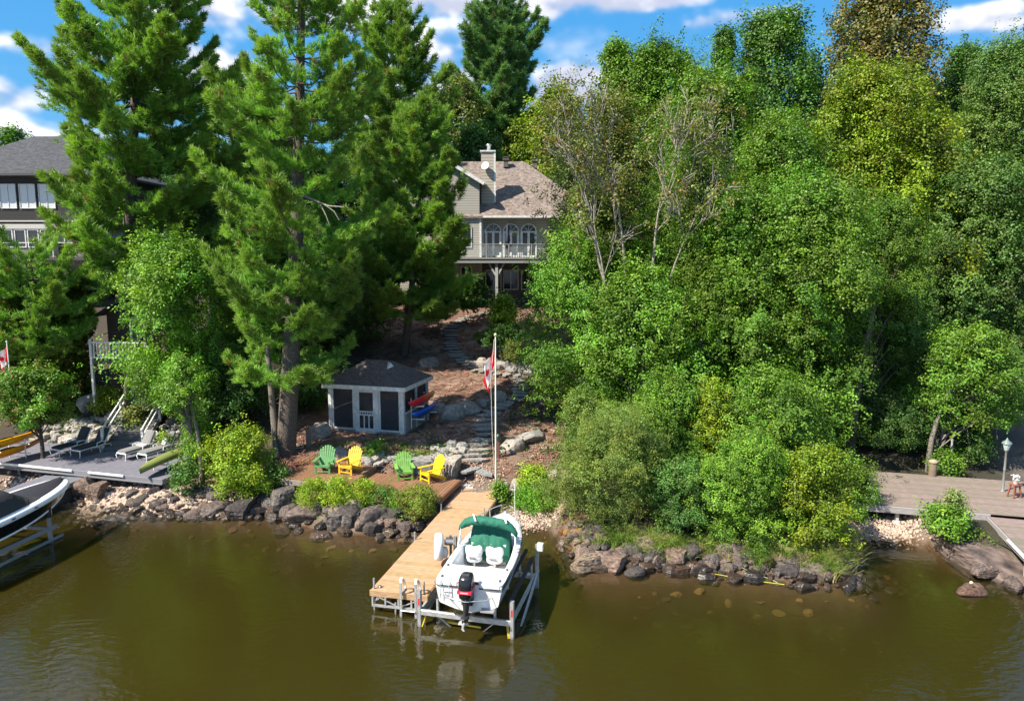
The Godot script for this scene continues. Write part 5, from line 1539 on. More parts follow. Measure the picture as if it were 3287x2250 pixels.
# A flag that hangs in folds from its hoist: width w along the pole, length l, side -1 or 1, spread 0 (limp) to 1 (flying).
func flag(label: String, top: Vector3, w: float, l: float, side: float, spread: float) -> void:
	var o := thing("flag", label, "flag", top)
	var red := mat(lin(0.72, 0.018, 0.04), 0.8)
	var white := mat(lin(0.80, 0.80, 0.80), 0.8)
	for m in [red, white]:
		m.backlight_enabled = true
		m.backlight = m.albedo_color
	var at := func(u: float, v: float) -> Vector3:
		var drop := (1.0 - spread) * l * u * 0.92
		var out := spread * l * u * 0.85 + (1.0 - spread) * 0.27 * l * sin(minf(u * 1.4, 1.0) * PI * 0.5)
		var fold := sin(u * 11.0 + v * 2.5) * 0.055 * (1.0 - spread * 0.5) * minf(1.0, u * 5.0)
		return Vector3(side * (out * (0.55 + 0.45 * v) + fold * 0.9), -w * (1.0 - v) * (0.75 + 0.25 * spread) - drop, fold * 1.6 + 0.05 * sin(v * 7.0 + u * 4.0) * u)
	for q in [[0.0, 0.25, red, "red_band"], [0.25, 0.75, white, "white_band"], [0.75, 1.0, red, "red_band"]]:
		var bb := b()
		bb.smooth(true)
		for i in 8:
			for j in 8:
				var u0: float = lerpf(q[0], q[1], i / 8.0)
				var u1: float = lerpf(q[0], q[1], (i + 1) / 8.0)
				bb.quad(at.call(u0, j / 8.0), at.call(u1, j / 8.0), at.call(u1, (j + 1) / 8.0), at.call(u0, (j + 1) / 8.0))
		part(o, q[3], bb, q[2])
	# the leaf emblem on the white band
	var leaf := PackedVector2Array()
	var half := [Vector2(0, 0.5), Vector2(0.09, 0.32), Vector2(0.19, 0.37), Vector2(0.15, 0.12), Vector2(0.30, 0.24), Vector2(0.34, 0.17), Vector2(0.47, 0.18), Vector2(0.42, 0.05), Vector2(0.5, 0.0), Vector2(0.26, -0.19), Vector2(0.28, -0.28), Vector2(0.02, -0.25), Vector2(0.02, -0.5)]
	for p in half: leaf.append(p)
	for i in half.size():
		var p: Vector2 = half[half.size() - 1 - i]
		if p.x > 0.0: leaf.append(Vector2(-p.x, p.y))
	var ids := Geometry2D.triangulate_polygon(leaf)
	var lb := b()
	var place := func(p: Vector2) -> Vector3: return at.call(0.5 + p.x * 0.2, 0.5 + p.y * 0.5)
	for s in [0.006, -0.006]:
		for i in range(0, ids.size(), 3):
			var v := [leaf[ids[i]], leaf[ids[i + 1]], leaf[ids[i + 2]]]
			var mid: Vector2 = (v[0] + v[1] + v[2]) / 3.0
			for e in 3:
				lb.tri(place.call(v[e]) + Vector3(0, 0, s), place.call(v[(e + 1) % 3]) + Vector3(0, 0, s), place.call(mid) + Vector3(0, 0, s))
	part(o, "leaf_emblem", lb, red)


func make_right_deck() -> void:
	var tones := woods(Color(0.52, 0.49, 0.44), 0.14, 5)
	var o := thing("boardwalk", "broad weathered grey boardwalk at right on short posts over the beach", "boardwalk", Vector3(17.6, 0, -25.6), -15)
	planks(o, tones, 33, 0.142, 13.5, 1.0, false, 0.0, 0.75)
	var fascia := mat(lin(0.42, 0.40, 0.42), 0.8, 0.0, grain(), Vector3(0.3, 5, 5))
	slab(o, "front_board", Vector3(6.1, 0.26, 0.05), Vector3(-2.98, 0.86, 0.03), fascia)
	for x in [-5.6, -3.0, -0.1]:
		slab(o, "post", Vector3(0.14, 1.0, 0.14), Vector3(x, 0.3, -0.15), mat(lin(0.4, 0.39, 0.38), 0.8))
		part(o, "footing", b().lathe([Vector2(0.16, -0.2), Vector2(0.15, 0.28), Vector2(0.13, 0.3)], Vector3(x, 0.1, -0.15), 9), mat(lin(0.42, 0.40, 0.37), 0.9))
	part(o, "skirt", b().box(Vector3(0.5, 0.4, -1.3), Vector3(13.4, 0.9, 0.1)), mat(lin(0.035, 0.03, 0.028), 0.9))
	slab(o, "sill_beam", Vector3(2.0, 0.1, 0.12), Vector3(-0.9, 0.36, -0.25), fascia)
	var d := thing("right_dock", "pale plank dock at the right edge leading out from the boardwalk", "dock", Vector3(17.55, 0, -25.5), -17)
	planks(d, tones, 52, 0.20, 2.8, 0.93, false, -10.4, 1.42, 0.05, 0.02)
	slab(d, "side_board", Vector3(0.05, 0.22, 10.4), Vector3(-0.01, 0.80, 5.2), fascia)
	part(d, "bumper", b().tube([Vector3(-0.06, 0.86, 2.2), Vector3(-0.06, 0.86, 10.0)], 0.05, -1, 8), mat(lin(0.55, 0.57, 0.56), 0.5))
	for z in [0.6, 3.5, 6.5]:
		slab(d, "post", Vector3(0.14, 1.9, 0.14), Vector3(0.1, -0.1, z), mat(lin(0.35, 0.34, 0.32), 0.8))
	# lamp post
	var l := thing("lamp_post", "grey garden lamp post with a lantern head on the boardwalk", "lamp post", Vector3(19.85, 0.98, -28.14))
	var iron := mat(lin(0.20, 0.20, 0.19), 0.5, 0.2)
	part(l, "post", b().lathe([Vector2(0.10, 0), Vector2(0.09, 0.06), Vector2(0.05, 0.12), Vector2(0.045, 0.9), Vector2(0.06, 0.95), Vector2(0.042, 1.0), Vector2(0.04, 1.66), Vector2(0.07, 1.7)], Vector3(), 10), iron)
	part(l, "lantern", b().lathe([Vector2(0.08, 1.72), Vector2(0.15, 1.95), Vector2(0.15, 2.0)], Vector3(), 6), mat(lin(0.35, 0.42, 0.42), 0.15))
	part(l, "lantern_cap", b().lathe([Vector2(0.19, 2.0), Vector2(0.17, 2.06), Vector2(0.06, 2.14), Vector2(0.03, 2.2), Vector2(0.005, 2.25)], Vector3(), 8), mat(lin(0.12, 0.17, 0.16), 0.5))
	var p := thing("wooden_bollard", "short thick wooden post at the back of the boardwalk", "post", Vector3(18.22, 0.95, -30.23))
	part(p, "post", b().lathe([Vector2(0.16, -0.1), Vector2(0.15, 0.62), Vector2(0.13, 0.66)], Vector3(), 9), mat(lin(0.24, 0.18, 0.13), 0.9, 0.0, grain(), Vector3(5, 0.4, 5)))
	part(p, "cap", b().lathe([Vector2(0.18, 0.64), Vector2(0.19, 0.72), Vector2(0.05, 0.78)], Vector3(), 9), mat(lin(0.3, 0.24, 0.18), 0.9))
	p = thing("metal_post", "slim grey metal post standing in the plants behind the boardwalk", "post", Vector3(19.94, 0.6, -31.8))
	part(p, "pole", b().tube([Vector3(0, -0.4, 0), Vector3(0, 1.55, 0)], 0.045, -1, 8), mat(lin(0.32, 0.33, 0.32), 0.5))
	part(p, "cap", b().lathe([Vector2(0.06, 1.53), Vector2(0.06, 1.6), Vector2(0.01, 1.63)], Vector3(), 8), mat(lin(0.32, 0.33, 0.32), 0.5))
	p = thing("plant_stand", "small orange-red wooden stand at the boardwalk's right edge", "stand", Vector3(19.84, 1, -27.44), 12)
	var ow := mat(lin(0.24, 0.08, 0.05), 0.7)
	for q in [[-0.14, 0.1], [0.14, 0.1], [-0.14, -0.12], [0.14, -0.12]]:
		part(p, "leg", b().bar(Vector3(q[0] * 1.3, 0, q[1] * 1.3), Vector3(q[0] * 0.8, 0.5, q[1] * 0.8), 0.05, 0.05), ow)
	part(p, "seat", b().box(Vector3(0, 0.52, 0), Vector3(0.36, 0.05, 0.3)), ow)
	part(p, "rail", b().box(Vector3(0, 0.2, 0.12), Vector3(0.34, 0.05, 0.03)), ow)
	p = thing("flower_pot", "white pot of pale flowers on the orange-red stand", "flower pot", Vector3(19.84, 1, -27.44) + Vector3(0, 0.545, 0))
	part(p, "pot", b().lathe([Vector2(0.08, 0), Vector2(0.12, 0.16), Vector2(0.13, 0.17)], Vector3(), 9), white_paint())
	var fl := b()
	var r := RandomNumberGenerator.new()
	r.seed = 4
	for i in 30:
		var c := Vector3(r.randfn(0, 0.08), 0.22 + r.randf() * 0.14, r.randfn(0, 0.08))
		fl.box(c, Vector3(0.05, 0.02, 0.05), Basis.from_euler(Vector3(r.randf() * 3, r.randf() * 3, 0)))
	part(p, "flowers", fl, mat(lin(0.6, 0.6, 0.62), 0.8))


func make_small_things() -> void:
	var white := white_paint()
	var p := thing("flagpole", "tall white flagpole standing at the shore end of the dock", "flagpole", Vector3(-0.68, 0.4, -29.4))
	part(p, "pole", b().tube([Vector3(0, 0, 0), Vector3(0, 6.75, 0)], 0.042, 0.026, 10), mat(lin(0.66, 0.64, 0.58), 0.45))
	part(p, "finial", b().lathe([Vector2(0.01, 6.73), Vector2(0.06, 6.78), Vector2(0.07, 6.83), Vector2(0.05, 6.88), Vector2(0.01, 6.9)], Vector3(), 10), mat(lin(0.6, 0.5, 0.3), 0.3, 0.5))
	part(p, "halyard", b().tube([Vector3(-0.05, 6.65, 0.03), Vector3(-0.2, 5.0, 0.03), Vector3(-0.14, 2.4, 0.03), Vector3(-0.05, 1.0, 0.03)], 0.008, -1, 4), mat(lin(0.6, 0.6, 0.58), 0.8))
	flag("limp red and white flag on the tall flagpole by the dock", Vector3(-0.72, 6.62, -29.4), 0.85, 1.5, -1, 0.04)
	p = thing("light_bollard", "short red-brown path light bollard beside the stone steps", "path light", Vector3(-0.65, 1.18, -32.32))
	slab(p, "post", Vector3(0.16, 0.85, 0.16), Vector3(0, 0.42, 0), mat(lin(0.16, 0.055, 0.04), 0.8))
	part(p, "lantern", b().lathe([Vector2(0.10, 0.85), Vector2(0.13, 0.9), Vector2(0.13, 1.02), Vector2(0.16, 1.03), Vector2(0.03, 1.13)], Vector3(), 8), mat(lin(0.08, 0.12, 0.10), 0.5))
	p = thing("water_standpipe", "weathered grey post with a white pipe left of the green chair", "post", Vector3(-9.66, 1.33, -33.34), -10)
	slab(p, "post", Vector3(0.2, 1.05, 0.16), Vector3(0, 0.5, 0), mat(lin(0.22, 0.2, 0.18), 0.9, 0.0, grain(), Vector3(5, 0.4, 5)))
	part(p, "pipe", b().tube([Vector3(-0.16, 0.8, 0.12), Vector3(-0.22, 0.12, 0.14), Vector3(-0.7, 0.06, 0.2)], 0.025), white)
	# hose, log and ropes at the water's edge
	part_thing("hose", "black hose snaking over the rock ledge into the water at right", "hose", b().tube([Vector3(16.4, 0.62, -24.9), Vector3(16.75, 0.60, -24.3), Vector3(16.95, 0.58, -23.5), Vector3(17.1, 0.42, -22.7), Vector3(17.2, 0.30, -22.0), Vector3(17.05, 0.16, -21.3), Vector3(16.6, 0.02, -20.5), Vector3(16.2, -0.3, -19.6)], 0.035, -1, 7), mat(lin(0.03, 0.026, 0.03), 0.45))
	part_thing("driftwood", "dark wet driftwood limb against the rock ledge at right", "driftwood", b().tube([Vector3(15.46, 0.05, -25), Vector3(15.68, 0.1, -24.8), Vector3(16.18, 0.18, -24.85), Vector3(16.51, 0.42, -24.99)], 0.05, 0.09, 7), bark(2))
	part_thing("mooring_line", "white mooring line slack between the boat's bow and the dock post", "rope", b().tube([Vector3(-0.35, 1.66, -23.2), Vector3(-0.9, 1.1, -23.9), Vector3(-1.35, 0.85, -24.6), Vector3(-1.72, 0.88, -25.2)], 0.012, -1, 5), mat(lin(0.6, 0.6, 0.58), 0.8))
	part_thing("rope", "yellow-green rope lying on the water by the point's rocks", "rope", b().tube([Vector3(6.71, 0.02, -22.65), Vector3(7.18, 0.03, -22.4), Vector3(7.69, 0.02, -22.2), Vector3(8.72, 0.02, -21.88)], 0.012, -1, 5), mat(lin(0.35, 0.38, 0.05), 0.7))
	part_thing("rope", "pale green rope crossing the rocks of the point above the yellow one", "rope", b().tube([Vector3(7.55, 0.3, -22.51), Vector3(7.96, 0.12, -22.37), Vector3(8.37, 0.03, -22.3), Vector3(8.55, 0.02, -22.01)], 0.012, -1, 5), mat(lin(0.25, 0.33, 0.12), 0.7))
	part_thing("stick", "pale cut stick resting on the reddish rock at the right water's edge", "stick", b().tube([Vector3(14.23, 0.42, -21.19), Vector3(14.61, 0.1, -21.35)], 0.05, 0.05, 7), mat(lin(0.5, 0.36, 0.22), 0.8))
	part_thing("dead_branch", "bare broken bough hanging on the tall pine's right side", "branch", b().tube([Vector3(-9.24, 13.08, -32.6), Vector3(-8.35, 12.73, -31.8), Vector3(-7.85, 12.55, -31.3), Vector3(-7.12, 12.49, -31)], 0.06, 0.02, 6).tube([Vector3(-8.35, 12.73, -31.8), Vector3(-7.98, 12.15, -31.4), Vector3(-7.82, 11.73, -31.3)], 0.03, 0.01, 5).tube([Vector3(-8.09, 12.64, -31.5), Vector3(-7.56, 12.31, -31.1), Vector3(-7.33, 11.94, -31)], 0.025, 0.01, 5), bark(3))
	part_thing("dead_tree", "slim bare dead trunk left of the tall pine's main trunk", "dead tree", b().tube([Vector3(-10.83, 1.17, -32.21), Vector3(-11.15, 2.68, -33), Vector3(-11.25, 4.98, -33), Vector3(-11.38, 6.4, -33.2)], 0.19, 0.10, 8), bark(1))
	part_thing("brush_pile", "heap of rusty dead pine twigs left of the green chair", "brush pile", _twigs(Vector3(-9.4, 1.06, -31.57), 0.8), mat(lin(0.24, 0.09, 0.05), 0.9))


func part_thing(called: String, label: String, category: String, bb: B, m: Material) -> void:
	tag(put(self, called, bb.done(), m), label, category)


func _twigs(at: Vector3, s: float) -> B:
	var r := RandomNumberGenerator.new()
	r.seed = 21
	var bb := b()
	for i in 260:
		var p := at + Vector3(r.randfn(0, s * 0.6), absf(r.randfn(0, s * 0.3)), r.randfn(0, s * 0.35))
		var d := (rdir(r) * Vector3(1, 0.5, 1)).normalized() * 0.28
		var q := d.cross(Vector3(0.3, 1, 0.2)).normalized() * 0.014
		bb.tri(p - q, p + q, p + d)
	return bb


# ---------- boats ----------
func hull_rows(l: float, beam: float, stations: int, f: Callable) -> Array:
	var rows := []
	for i in stations:
		var t := float(i) / (stations - 1)
		rows.append(f.call(t, l, beam))
	return rows


func half_beam(t: float, beam: float) -> float:
	return beam * 0.5 * (0.93 + 0.07 * sin(minf(t * 2.5, 1.0) * PI * 0.5)) * pow(maxf(0.0, 1.0 - pow(t, 3.6)), 0.62) + 0.015


func skin(o: Node3D, called: String, rows: Array, m: Material, flip := false) -> MeshInstance3D:   # open strips between outlines
	var bb := b()
	bb.smooth(true)
	for i in rows.size() - 1:
		for j in rows[i].size() - 1:
			if flip: bb.quad(rows[i][j], rows[i][j + 1], rows[i + 1][j + 1], rows[i + 1][j])
			else: bb.quad(rows[i][j + 1], rows[i][j], rows[i + 1][j], rows[i + 1][j + 1])
	return part(o, called, bb, m)


func strip(l: float, beam: float, n: int, t0: float, t1: float, p: Callable) -> Array:
	var rows := []
	for i in n:
		var t := lerpf(t0, t1, float(i) / (n - 1))
		rows.append(PackedVector3Array(p.call(t, half_beam(t, beam), -t * l)))
	return rows


func make_boat() -> void:
	# local: stern at z = 0, bow at -z, starboard +x; y is height over the water
	var o := thing("motorboat", "white open motorboat with green cover and black outboard on a lift", "boat", Vector3(-1.20, 0, -18.75), -11.5)
	o.scale = Vector3(0.92, 1.0, 0.87)
	var l := 5.6
	var beam := 2.16
	var gel := mat(lin(0.80, 0.81, 0.82), 0.18, 0.0, noise_tex("soft", 0.01, 4, 0.80, 1.0), Vector3(0.5, 0.5, 0.5))
	gel.clearcoat_enabled = true
	gel.clearcoat = 0.5
	var liner := mat(lin(0.70, 0.71, 0.70), 0.45, 0.0, noise_tex("soft", 0.01, 4, 0.80, 1.0), Vector3(0.8, 0.8, 0.8))
	var black := mat(lin(0.02, 0.02, 0.022), 0.4)
	var sheer := func(t: float) -> float: return 1.52 + 0.20 * t * t
	var chine := func(t: float) -> float: return 0.92 + 0.10 * t + 0.42 * pow(t, 4.0)
	var keel := func(t: float) -> float: return 0.68 + 0.02 * t + 0.86 * pow(maxf(0.0, (t - 0.45) / 0.55), 2.6)
	var rows := strip(l, beam, 22, 0.0, 1.0, func(t: float, h: float, z: float) -> Array:
		var cw := h * (0.86 - 0.25 * pow(t, 3.0))
		var a := [Vector3(0, keel.call(t), z), Vector3(cw * 0.55, lerpf(keel.call(t), chine.call(t), 0.5), z), Vector3(cw, chine.call(t), z), Vector3(cw + 0.03, chine.call(t) + 0.03, z), Vector3(lerpf(cw, h, 0.7), lerpf(chine.call(t), sheer.call(t), 0.55), z - 0.06 * t), Vector3(h, sheer.call(t), z - 0.16 * t * t)]
		var r := []
		for i in 5: r.append(a[5 - i] * Vector3(-1, 1, 1))
		r.append_array(a)
		return r)
	skin(o, "hull", rows, gel)
	var stern := PackedVector3Array(rows[0])
	stern.reverse()
	var tr := b()
	tr.fan(stern, true)
	part(o, "transom", tr, gel)
	# rub rail and side stripe
	for s in [-1, 1]:
		var pts := []
		var pts2 := []
		for i in 20:
			var t := i / 19.0
			pts.append(Vector3(s * (half_beam(t, beam) + 0.012), sheer.call(t) - 0.03, -t * l - 0.16 * t * t))
			pts2.append(Vector3(s * (half_beam(t, beam) * 0.985 + 0.008), sheer.call(t) - 0.17, -t * l - 0.11 * t * t))
		part(o, "rub_rail", b().tube(pts, 0.026, -1, 6), mat(lin(0.06, 0.065, 0.07), 0.5))
		part(o, "side_stripe", b().tube(pts2, 0.022, -1, 5), mat(lin(0.16, 0.22, 0.30), 0.4))
	# decks: gunwale caps, foredeck, aft platform with the motor well
	for s in [-1, 1]:
		var cap := strip(l, beam, 16, 0.22, 0.64, func(t: float, h: float, z: float) -> Array:
			var w := 0.20
			return [Vector3(s * h, sheer.call(t), z - 0.16 * t * t), Vector3(s * (h - 0.03), sheer.call(t) + 0.025, z), Vector3(s * (h - w), sheer.call(t) + 0.02, z), Vector3(s * (h - w - 0.03), sheer.call(t) - 0.05, z), Vector3(s * (h - w - 0.10), 1.0, z)])
		skin(o, "gunwale", cap, gel, s > 0)
	var fore := strip(l, beam, 14, 0.62, 1.0, func(t: float, h: float, z: float) -> Array:
		var y: float = sheer.call(t)
		var q := z - 0.16 * t * t
		return [Vector3(-h, y, q), Vector3(-h * 0.93, y + 0.03, q), Vector3(-h * 0.5, y + 0.07, q), Vector3(0, y + 0.09, q), Vector3(h * 0.5, y + 0.07, q), Vector3(h * 0.93, y + 0.03, q), Vector3(h, y, q)])
	skin(o, "foredeck", fore, gel)
	part(o, "forward_bulkhead", b().prism(PackedVector2Array([Vector2(-0.92, 0.98), Vector2(0.92, 0.98), Vector2(0.99, 1.6), Vector2(0.6, 1.66), Vector2(-0.6, 1.66), Vector2(-0.99, 1.6)]), -3.55, -3.5), liner)
	for s in [-1, 1]:
		var half := PackedVector2Array()
		for p in [[0.30, 0.06], [0.36, -0.02], [0.95, -0.02], [1.02, 0.06], [1.055, 0.4], [1.06, 1.25], [0.26, 1.25], [0.26, 0.5]]:
			half.append(Vector2(s * p[0], p[1]))
		var ap := b()
		ap.prism(half, 1.40, 1.55, Transform3D(Basis(Vector3.RIGHT, Vector3(0, 0, -1), Vector3.UP), Vector3()))
		var apm := part(o, "aft_platform", ap, gel)
		var edge := []
		for p in [[0.30, 0.06], [0.36, -0.03], [0.95, -0.03], [1.03, 0.06], [1.065, 0.4], [1.07, 1.2]]:
			edge.append(Vector3(s * p[0], 1.43, -p[1]))
		put(apm, "edge_trim", b().tube(edge, 0.02, -1, 5).done(), black)
		put(apm, "cleat", b().box(Vector3(s * 0.9, 1.57, -0.3), Vector3(0.05, 0.03, 0.14)).done(), mat(lin(0.25, 0.25, 0.26), 0.3, 0.8))
		put(apm, "cleat", b().box(Vector3(s * 0.95, 1.57, -1.15), Vector3(0.05, 0.03, 0.12)).done(), mat(lin(0.25, 0.25, 0.26), 0.3, 0.8))
	part(o, "aft_platform", b().box(Vector3(0, 1.47, -0.88), Vector3(0.54, 0.15, 0.74)), gel)
	part(o, "motor_well", b().box(Vector3(0, 1.22, -0.3), Vector3(0.5, 0.05, 0.5)), liner)
	part(o, "bulkhead", b().box(Vector3(0, 1.22, -1.27), Vector3(1.96, 0.55, 0.05)), liner)
	part(o, "cockpit_floor", b().box(Vector3(0, 0.97, -2.4), Vector3(1.78, 0.05, 2.3)), liner)
	part(o, "rear_bench", b().box(Vector3(-0.05, 1.15, -1.5), Vector3(1.1, 0.34, 0.42)), gel)
	# two helm seats, backs to the stern
	for x in [-0.46, 0.24]:
		var seat := b()
		var sr := []
		for i in 6:
			var y: float = 1.26 + [0.0, 0.05, 0.16, 0.28, 0.36, 0.38][i]
			var w: float = [0.20, 0.26, 0.30, 0.31, 0.28, 0.18][i]
			var row := PackedVector3Array()
			for k in 14:
				var a := -TAU * k / 14
				row.append(Vector3(x + cos(a) * w, y + 0.03 * cos(2 * a), -2.42 - 0.10 * i * 0.2 + sin(a) * 0.075 + 0.12 * pow(cos(a), 2.0) * -1.2))
			sr.append(row)
		seat.loft(sr)
		var sm := part(o, "seat", seat, gel)
		put(sm, "seat_base", b().lathe([Vector2(0.25, 1.2), Vector2(0.28, 1.25), Vector2(0.27, 1.34), Vector2(0.2, 1.36)], Vector3(x, 0, -2.62), 14).done(), gel)
		put(sm, "slot", b().box(Vector3(x, 1.38, -2.335), Vector3(0.26, 0.045, 0.03)).done(), mat(lin(0.25, 0.25, 0.26), 0.5))
		put(sm, "pedestal", b().tube([Vector3(x, 1.0, -2.6), Vector3(x, 1.3, -2.6)], 0.05, -1, 8).done(), mat(lin(0.6, 0.6, 0.6), 0.35, 0.5))
	# green cover draped over the console and windscreen
	var green := mat(lin(0.006, 0.135, 0.085), 0.8, 0.0, noise_tex("soft", 0.01, 4, 0.80, 1.0), Vector3(1.5, 1.5, 1.5), 0.3)
	var n := FastNoiseLite.new()
	n.seed = 8
	n.frequency = 1.3
	var cover := []
	for i in 15:
		var v := i / 14.0
		var row := PackedVector3Array()
		for j in 19:
			var u := j / 18.0 * 2.0 - 1.0
			var wide := 0.66 + 0.05 * v
			var x := u * wide - 0.04
			var y := 2.12 - 0.98 * v - 0.04 * pow(absf(u), 6.0)
			var z := -3.32 + 0.62 * v + 0.10 * sin(v * PI) - 0.16 * pow(absf(u), 5.0)
			if v > 0.75: y -= 0.12 * sin(u * 5.0) * (v - 0.75) * 2.0
			var w := n.get_noise_2d(u * 3.0 + y, v * 2.2 - u) * 0.09 + sin((u * 2.0 + v * 3.0) * 3.2) * 0.018 + sin((u * 3.0 - v * 2.0) * 4.0) * 0.012
			row.append(Vector3(x, y, z + w))
		cover.append(row)
	skin(o, "console_cover", cover, green, true)
	var sides := b()
	sides.smooth(true)
	for s in [0, 18]:
		for i in 14:
			var p: Vector3 = cover[i][s]
			var q: Vector3 = cover[i + 1][s]
			var pb := Vector3(p.x, p.y - 0.02, -3.5)
			var qb := Vector3(q.x, q.y - 0.02, -3.5)
			if s == 0: sides.quad(pb, qb, q, p)
			else: sides.quad(p, q, qb, pb)
	for j in 18:
		var p: Vector3 = cover[0][j]
		var q: Vector3 = cover[0][j + 1]
		sides.quad(p, q, Vector3(q.x, q.y - 0.05, -3.5), Vector3(p.x, p.y - 0.05, -3.5))
	part(o, "console_cover", sides, green)
	part(o, "console", b().box(Vector3(-0.04, 1.3, -3.2), Vector3(1.2, 0.66, 0.5)), liner)
	# folded bimini top in its boot
	var roll := []
	var mm := 25
	for i in mm:
		var t := i / float(mm - 1)
		var u := t * 2.0 - 1.0
		var c := Vector3(u * 1.02 - 0.06, 2.25 + 0.10 * (1.0 - u * u) - 0.22 * pow(absf(u), 5.0), -2.95 + 0.10 * u)
		var row := PackedVector3Array()
		var rr := 0.145 * (0.55 + 0.45 * sqrt(maxf(0.0, 1.0 - pow(absf(u), 6.0))))
		for k in 12:
			var a := TAU * k / 12
			var wob := 1.0 + n.get_noise_2d(t * 9.0, k * 2.0) * 0.35
			row.append(c + Vector3(0, sin(a) * rr * wob, -cos(a) * rr * 1.25 * wob))
		row.reverse()
		roll.append(row)
	var bim := part(o, "bimini_boot", b().loft(roll), green)
	for u in [-0.5, 0.55]:
		put(bim, "strut_end", b().tube([Vector3(u - 0.07, 2.53, -2.98), Vector3(u + 0.08, 2.41, -2.72)], 0.03, -1, 7).done(), mat(lin(0.7, 0.7, 0.7), 0.4))
	for s in [-1, 1]:
		put(bim, "pole", b().tube([Vector3(s * 0.93 - 0.06, 2.1, -2.92), Vector3(s * 0.97, 1.55, -2.75)], 0.018, -1, 6).done(), mat(lin(0.6, 0.6, 0.62), 0.25, 0.7))
		put(bim, "pole", b().tube([Vector3(s * 0.93 - 0.06, 2.06, -2.9), Vector3(s * 0.97, 1.56, -2.35)], 0.014, -1, 6).done(), mat(lin(0.6, 0.6, 0.62), 0.25, 0.7))
	# bow rail, antenna
	var steel := mat(lin(0.68, 0.69, 0.70), 0.2, 0.75)
	for s in [-1, 1]:
		var pts := []
		for i in 9:
			var t := lerpf(0.64, 0.985, i / 8.0)
			pts.append(Vector3(s * maxf(half_beam(t, beam) - 0.05, 0.03), sheer.call(t) + 0.05 + 0.28 * smoothstep(0.64, 0.74, t), -t * l - 0.16 * t * t))
		part(o, "bow_rail", b().tube(pts, 0.016, -1, 6), steel)
		for i in [3, 6]:
			part(o, "stanchion", b().tube([pts[i], pts[i] - Vector3(s * 0.02, 0.3, 0)], 0.014, -1, 6), steel)
	part(o, "antenna", b().tube([Vector3(0.62, 1.68, -4.3), Vector3(0.62, 1.9, -4.3), Vector3(0.57, 3.2, -4.42)], 0.022, 0.01, 6), white_paint())
	part(o, "bow_light", b().box(Vector3(0, 1.84, -5.6), Vector3(0.08, 0.05, 0.12)), steel)
	part(o, "hatch", b().box(Vector3(0.05, 1.755, -4.5), Vector3(0.5, 0.02, 0.4)), liner)
	part(o, "swim_ladder", b().tube([Vector3(-0.85, 1.57, -0.02), Vector3(-0.85, 1.55, 0.07), Vector3(-0.85, 1.1, 0.09)], 0.015, -1, 6).tube([Vector3(-0.58, 1.57, -0.02), Vector3(-0.58, 1.55, 0.07), Vector3(-0.58, 1.1, 0.09)], 0.015, -1, 6).tube([Vector3(-0.85, 1.2, 0.09), Vector3(-0.58, 1.2, 0.09)], 0.012).tube([Vector3(-0.85, 1.36, 0.09), Vector3(-0.58, 1.36, 0.09)], 0.012), steel)
	part(o, "ski_bar", b().tube([Vector3(-0.75, 1.22, 0.02), Vector3(-0.6, 1.24, 0.34), Vector3(0, 1.2, 0.46), Vector3(0.6, 1.22, 0.3), Vector3(0.72, 1.2, 0.02)], 0.018, -1, 6), steel)
	part(o, "trim_tab", b().box(Vector3(0.62, 0.86, 0.12), Vector3(0.4, 0.03, 0.26)), mat(lin(0.3, 0.3, 0.31), 0.5, 0.4))
	# registration numbers on the side, too small to read in the photo
	# outboard motor
	var mo := b()
	var cr := []
	for q in [[0.0, 1.24, 0.17, 0.22], [0.02, 1.30, 0.20, 0.27], [0.0, 1.42, 0.205, 0.29], [0.0, 1.60, 0.215, 0.30], [-0.01, 1.78, 0.205, 0.28], [-0.03, 1.87, 0.17, 0.22], [-0.05, 1.90, 0.09, 0.12]]:
		var row := PackedVector3Array()
		for k in 16:
			var a := -TAU * k / 16
			var sx := signf(cos(a)) * pow(absf(cos(a)), 0.55)
			var sz := signf(sin(a)) * pow(absf(sin(a)), 0.55)
			row.append(Vector3(sx * q[2], q[1], 0.22 + q[0] + sz * q[3]))
		cr.append(row)
	mo.loft(cr)
	var motor := part(o, "outboard_motor", mo, mat(lin(0.012, 0.013, 0.016), 0.22))
	put(motor, "stripe", b().box(Vector3(0, 1.475, 0.22), Vector3(0.424, 0.085, 0.604)).done(), mat(lin(0.62, 0.02, 0.06), 0.3))
	put(motor, "stripe", b().box(Vector3(0, 1.475, 0.22), Vector3(0.24, 0.04, 0.612)).done(), mat(lin(0.75, 0.35, 0.38), 0.3))
	put(motor, "top_vent", b().box(Vector3(0, 1.9, 0.3), Vector3(0.22, 0.03, 0.12)).done(), mat(lin(0.05, 0.055, 0.065), 0.3))
	put(motor, "bracket", b().box(Vector3(0, 1.15, 0.08), Vector3(0.34, 0.34, 0.2)).done(), black)
	put(motor, "midsection", b().loft([_ring_at(0.13, 0.17, 0.26, 1.26), _ring_at(0.10, 0.14, 0.28, 1.0), _ring_at(0.07, 0.12, 0.30, 0.78)]).done(), black)
	put(motor, "cavitation_plate", b().box(Vector3(0, 0.76, 0.36), Vector3(0.2, 0.025, 0.42)).done(), black)
	var gear := b()
	gear.tube([Vector3(0, 0.60, 0.10), Vector3(0, 0.6, 0.2), Vector3(0, 0.6, 0.48), Vector3(0, 0.6, 0.56)], 0.055, 0.06, 9)
	gear.box(Vector3(0, 0.69, 0.3), Vector3(0.05, 0.16, 0.2))
	gear.prism(PackedVector2Array([Vector2(0.2, 0.58), Vector2(0.42, 0.58), Vector2(0.44, 0.40), Vector2(0.34, 0.40)]), -0.012, 0.012, Transform3D(Basis(Vector3(0, 0, 1), Vector3.UP, Vector3(-1, 0, 0)), Vector3()))
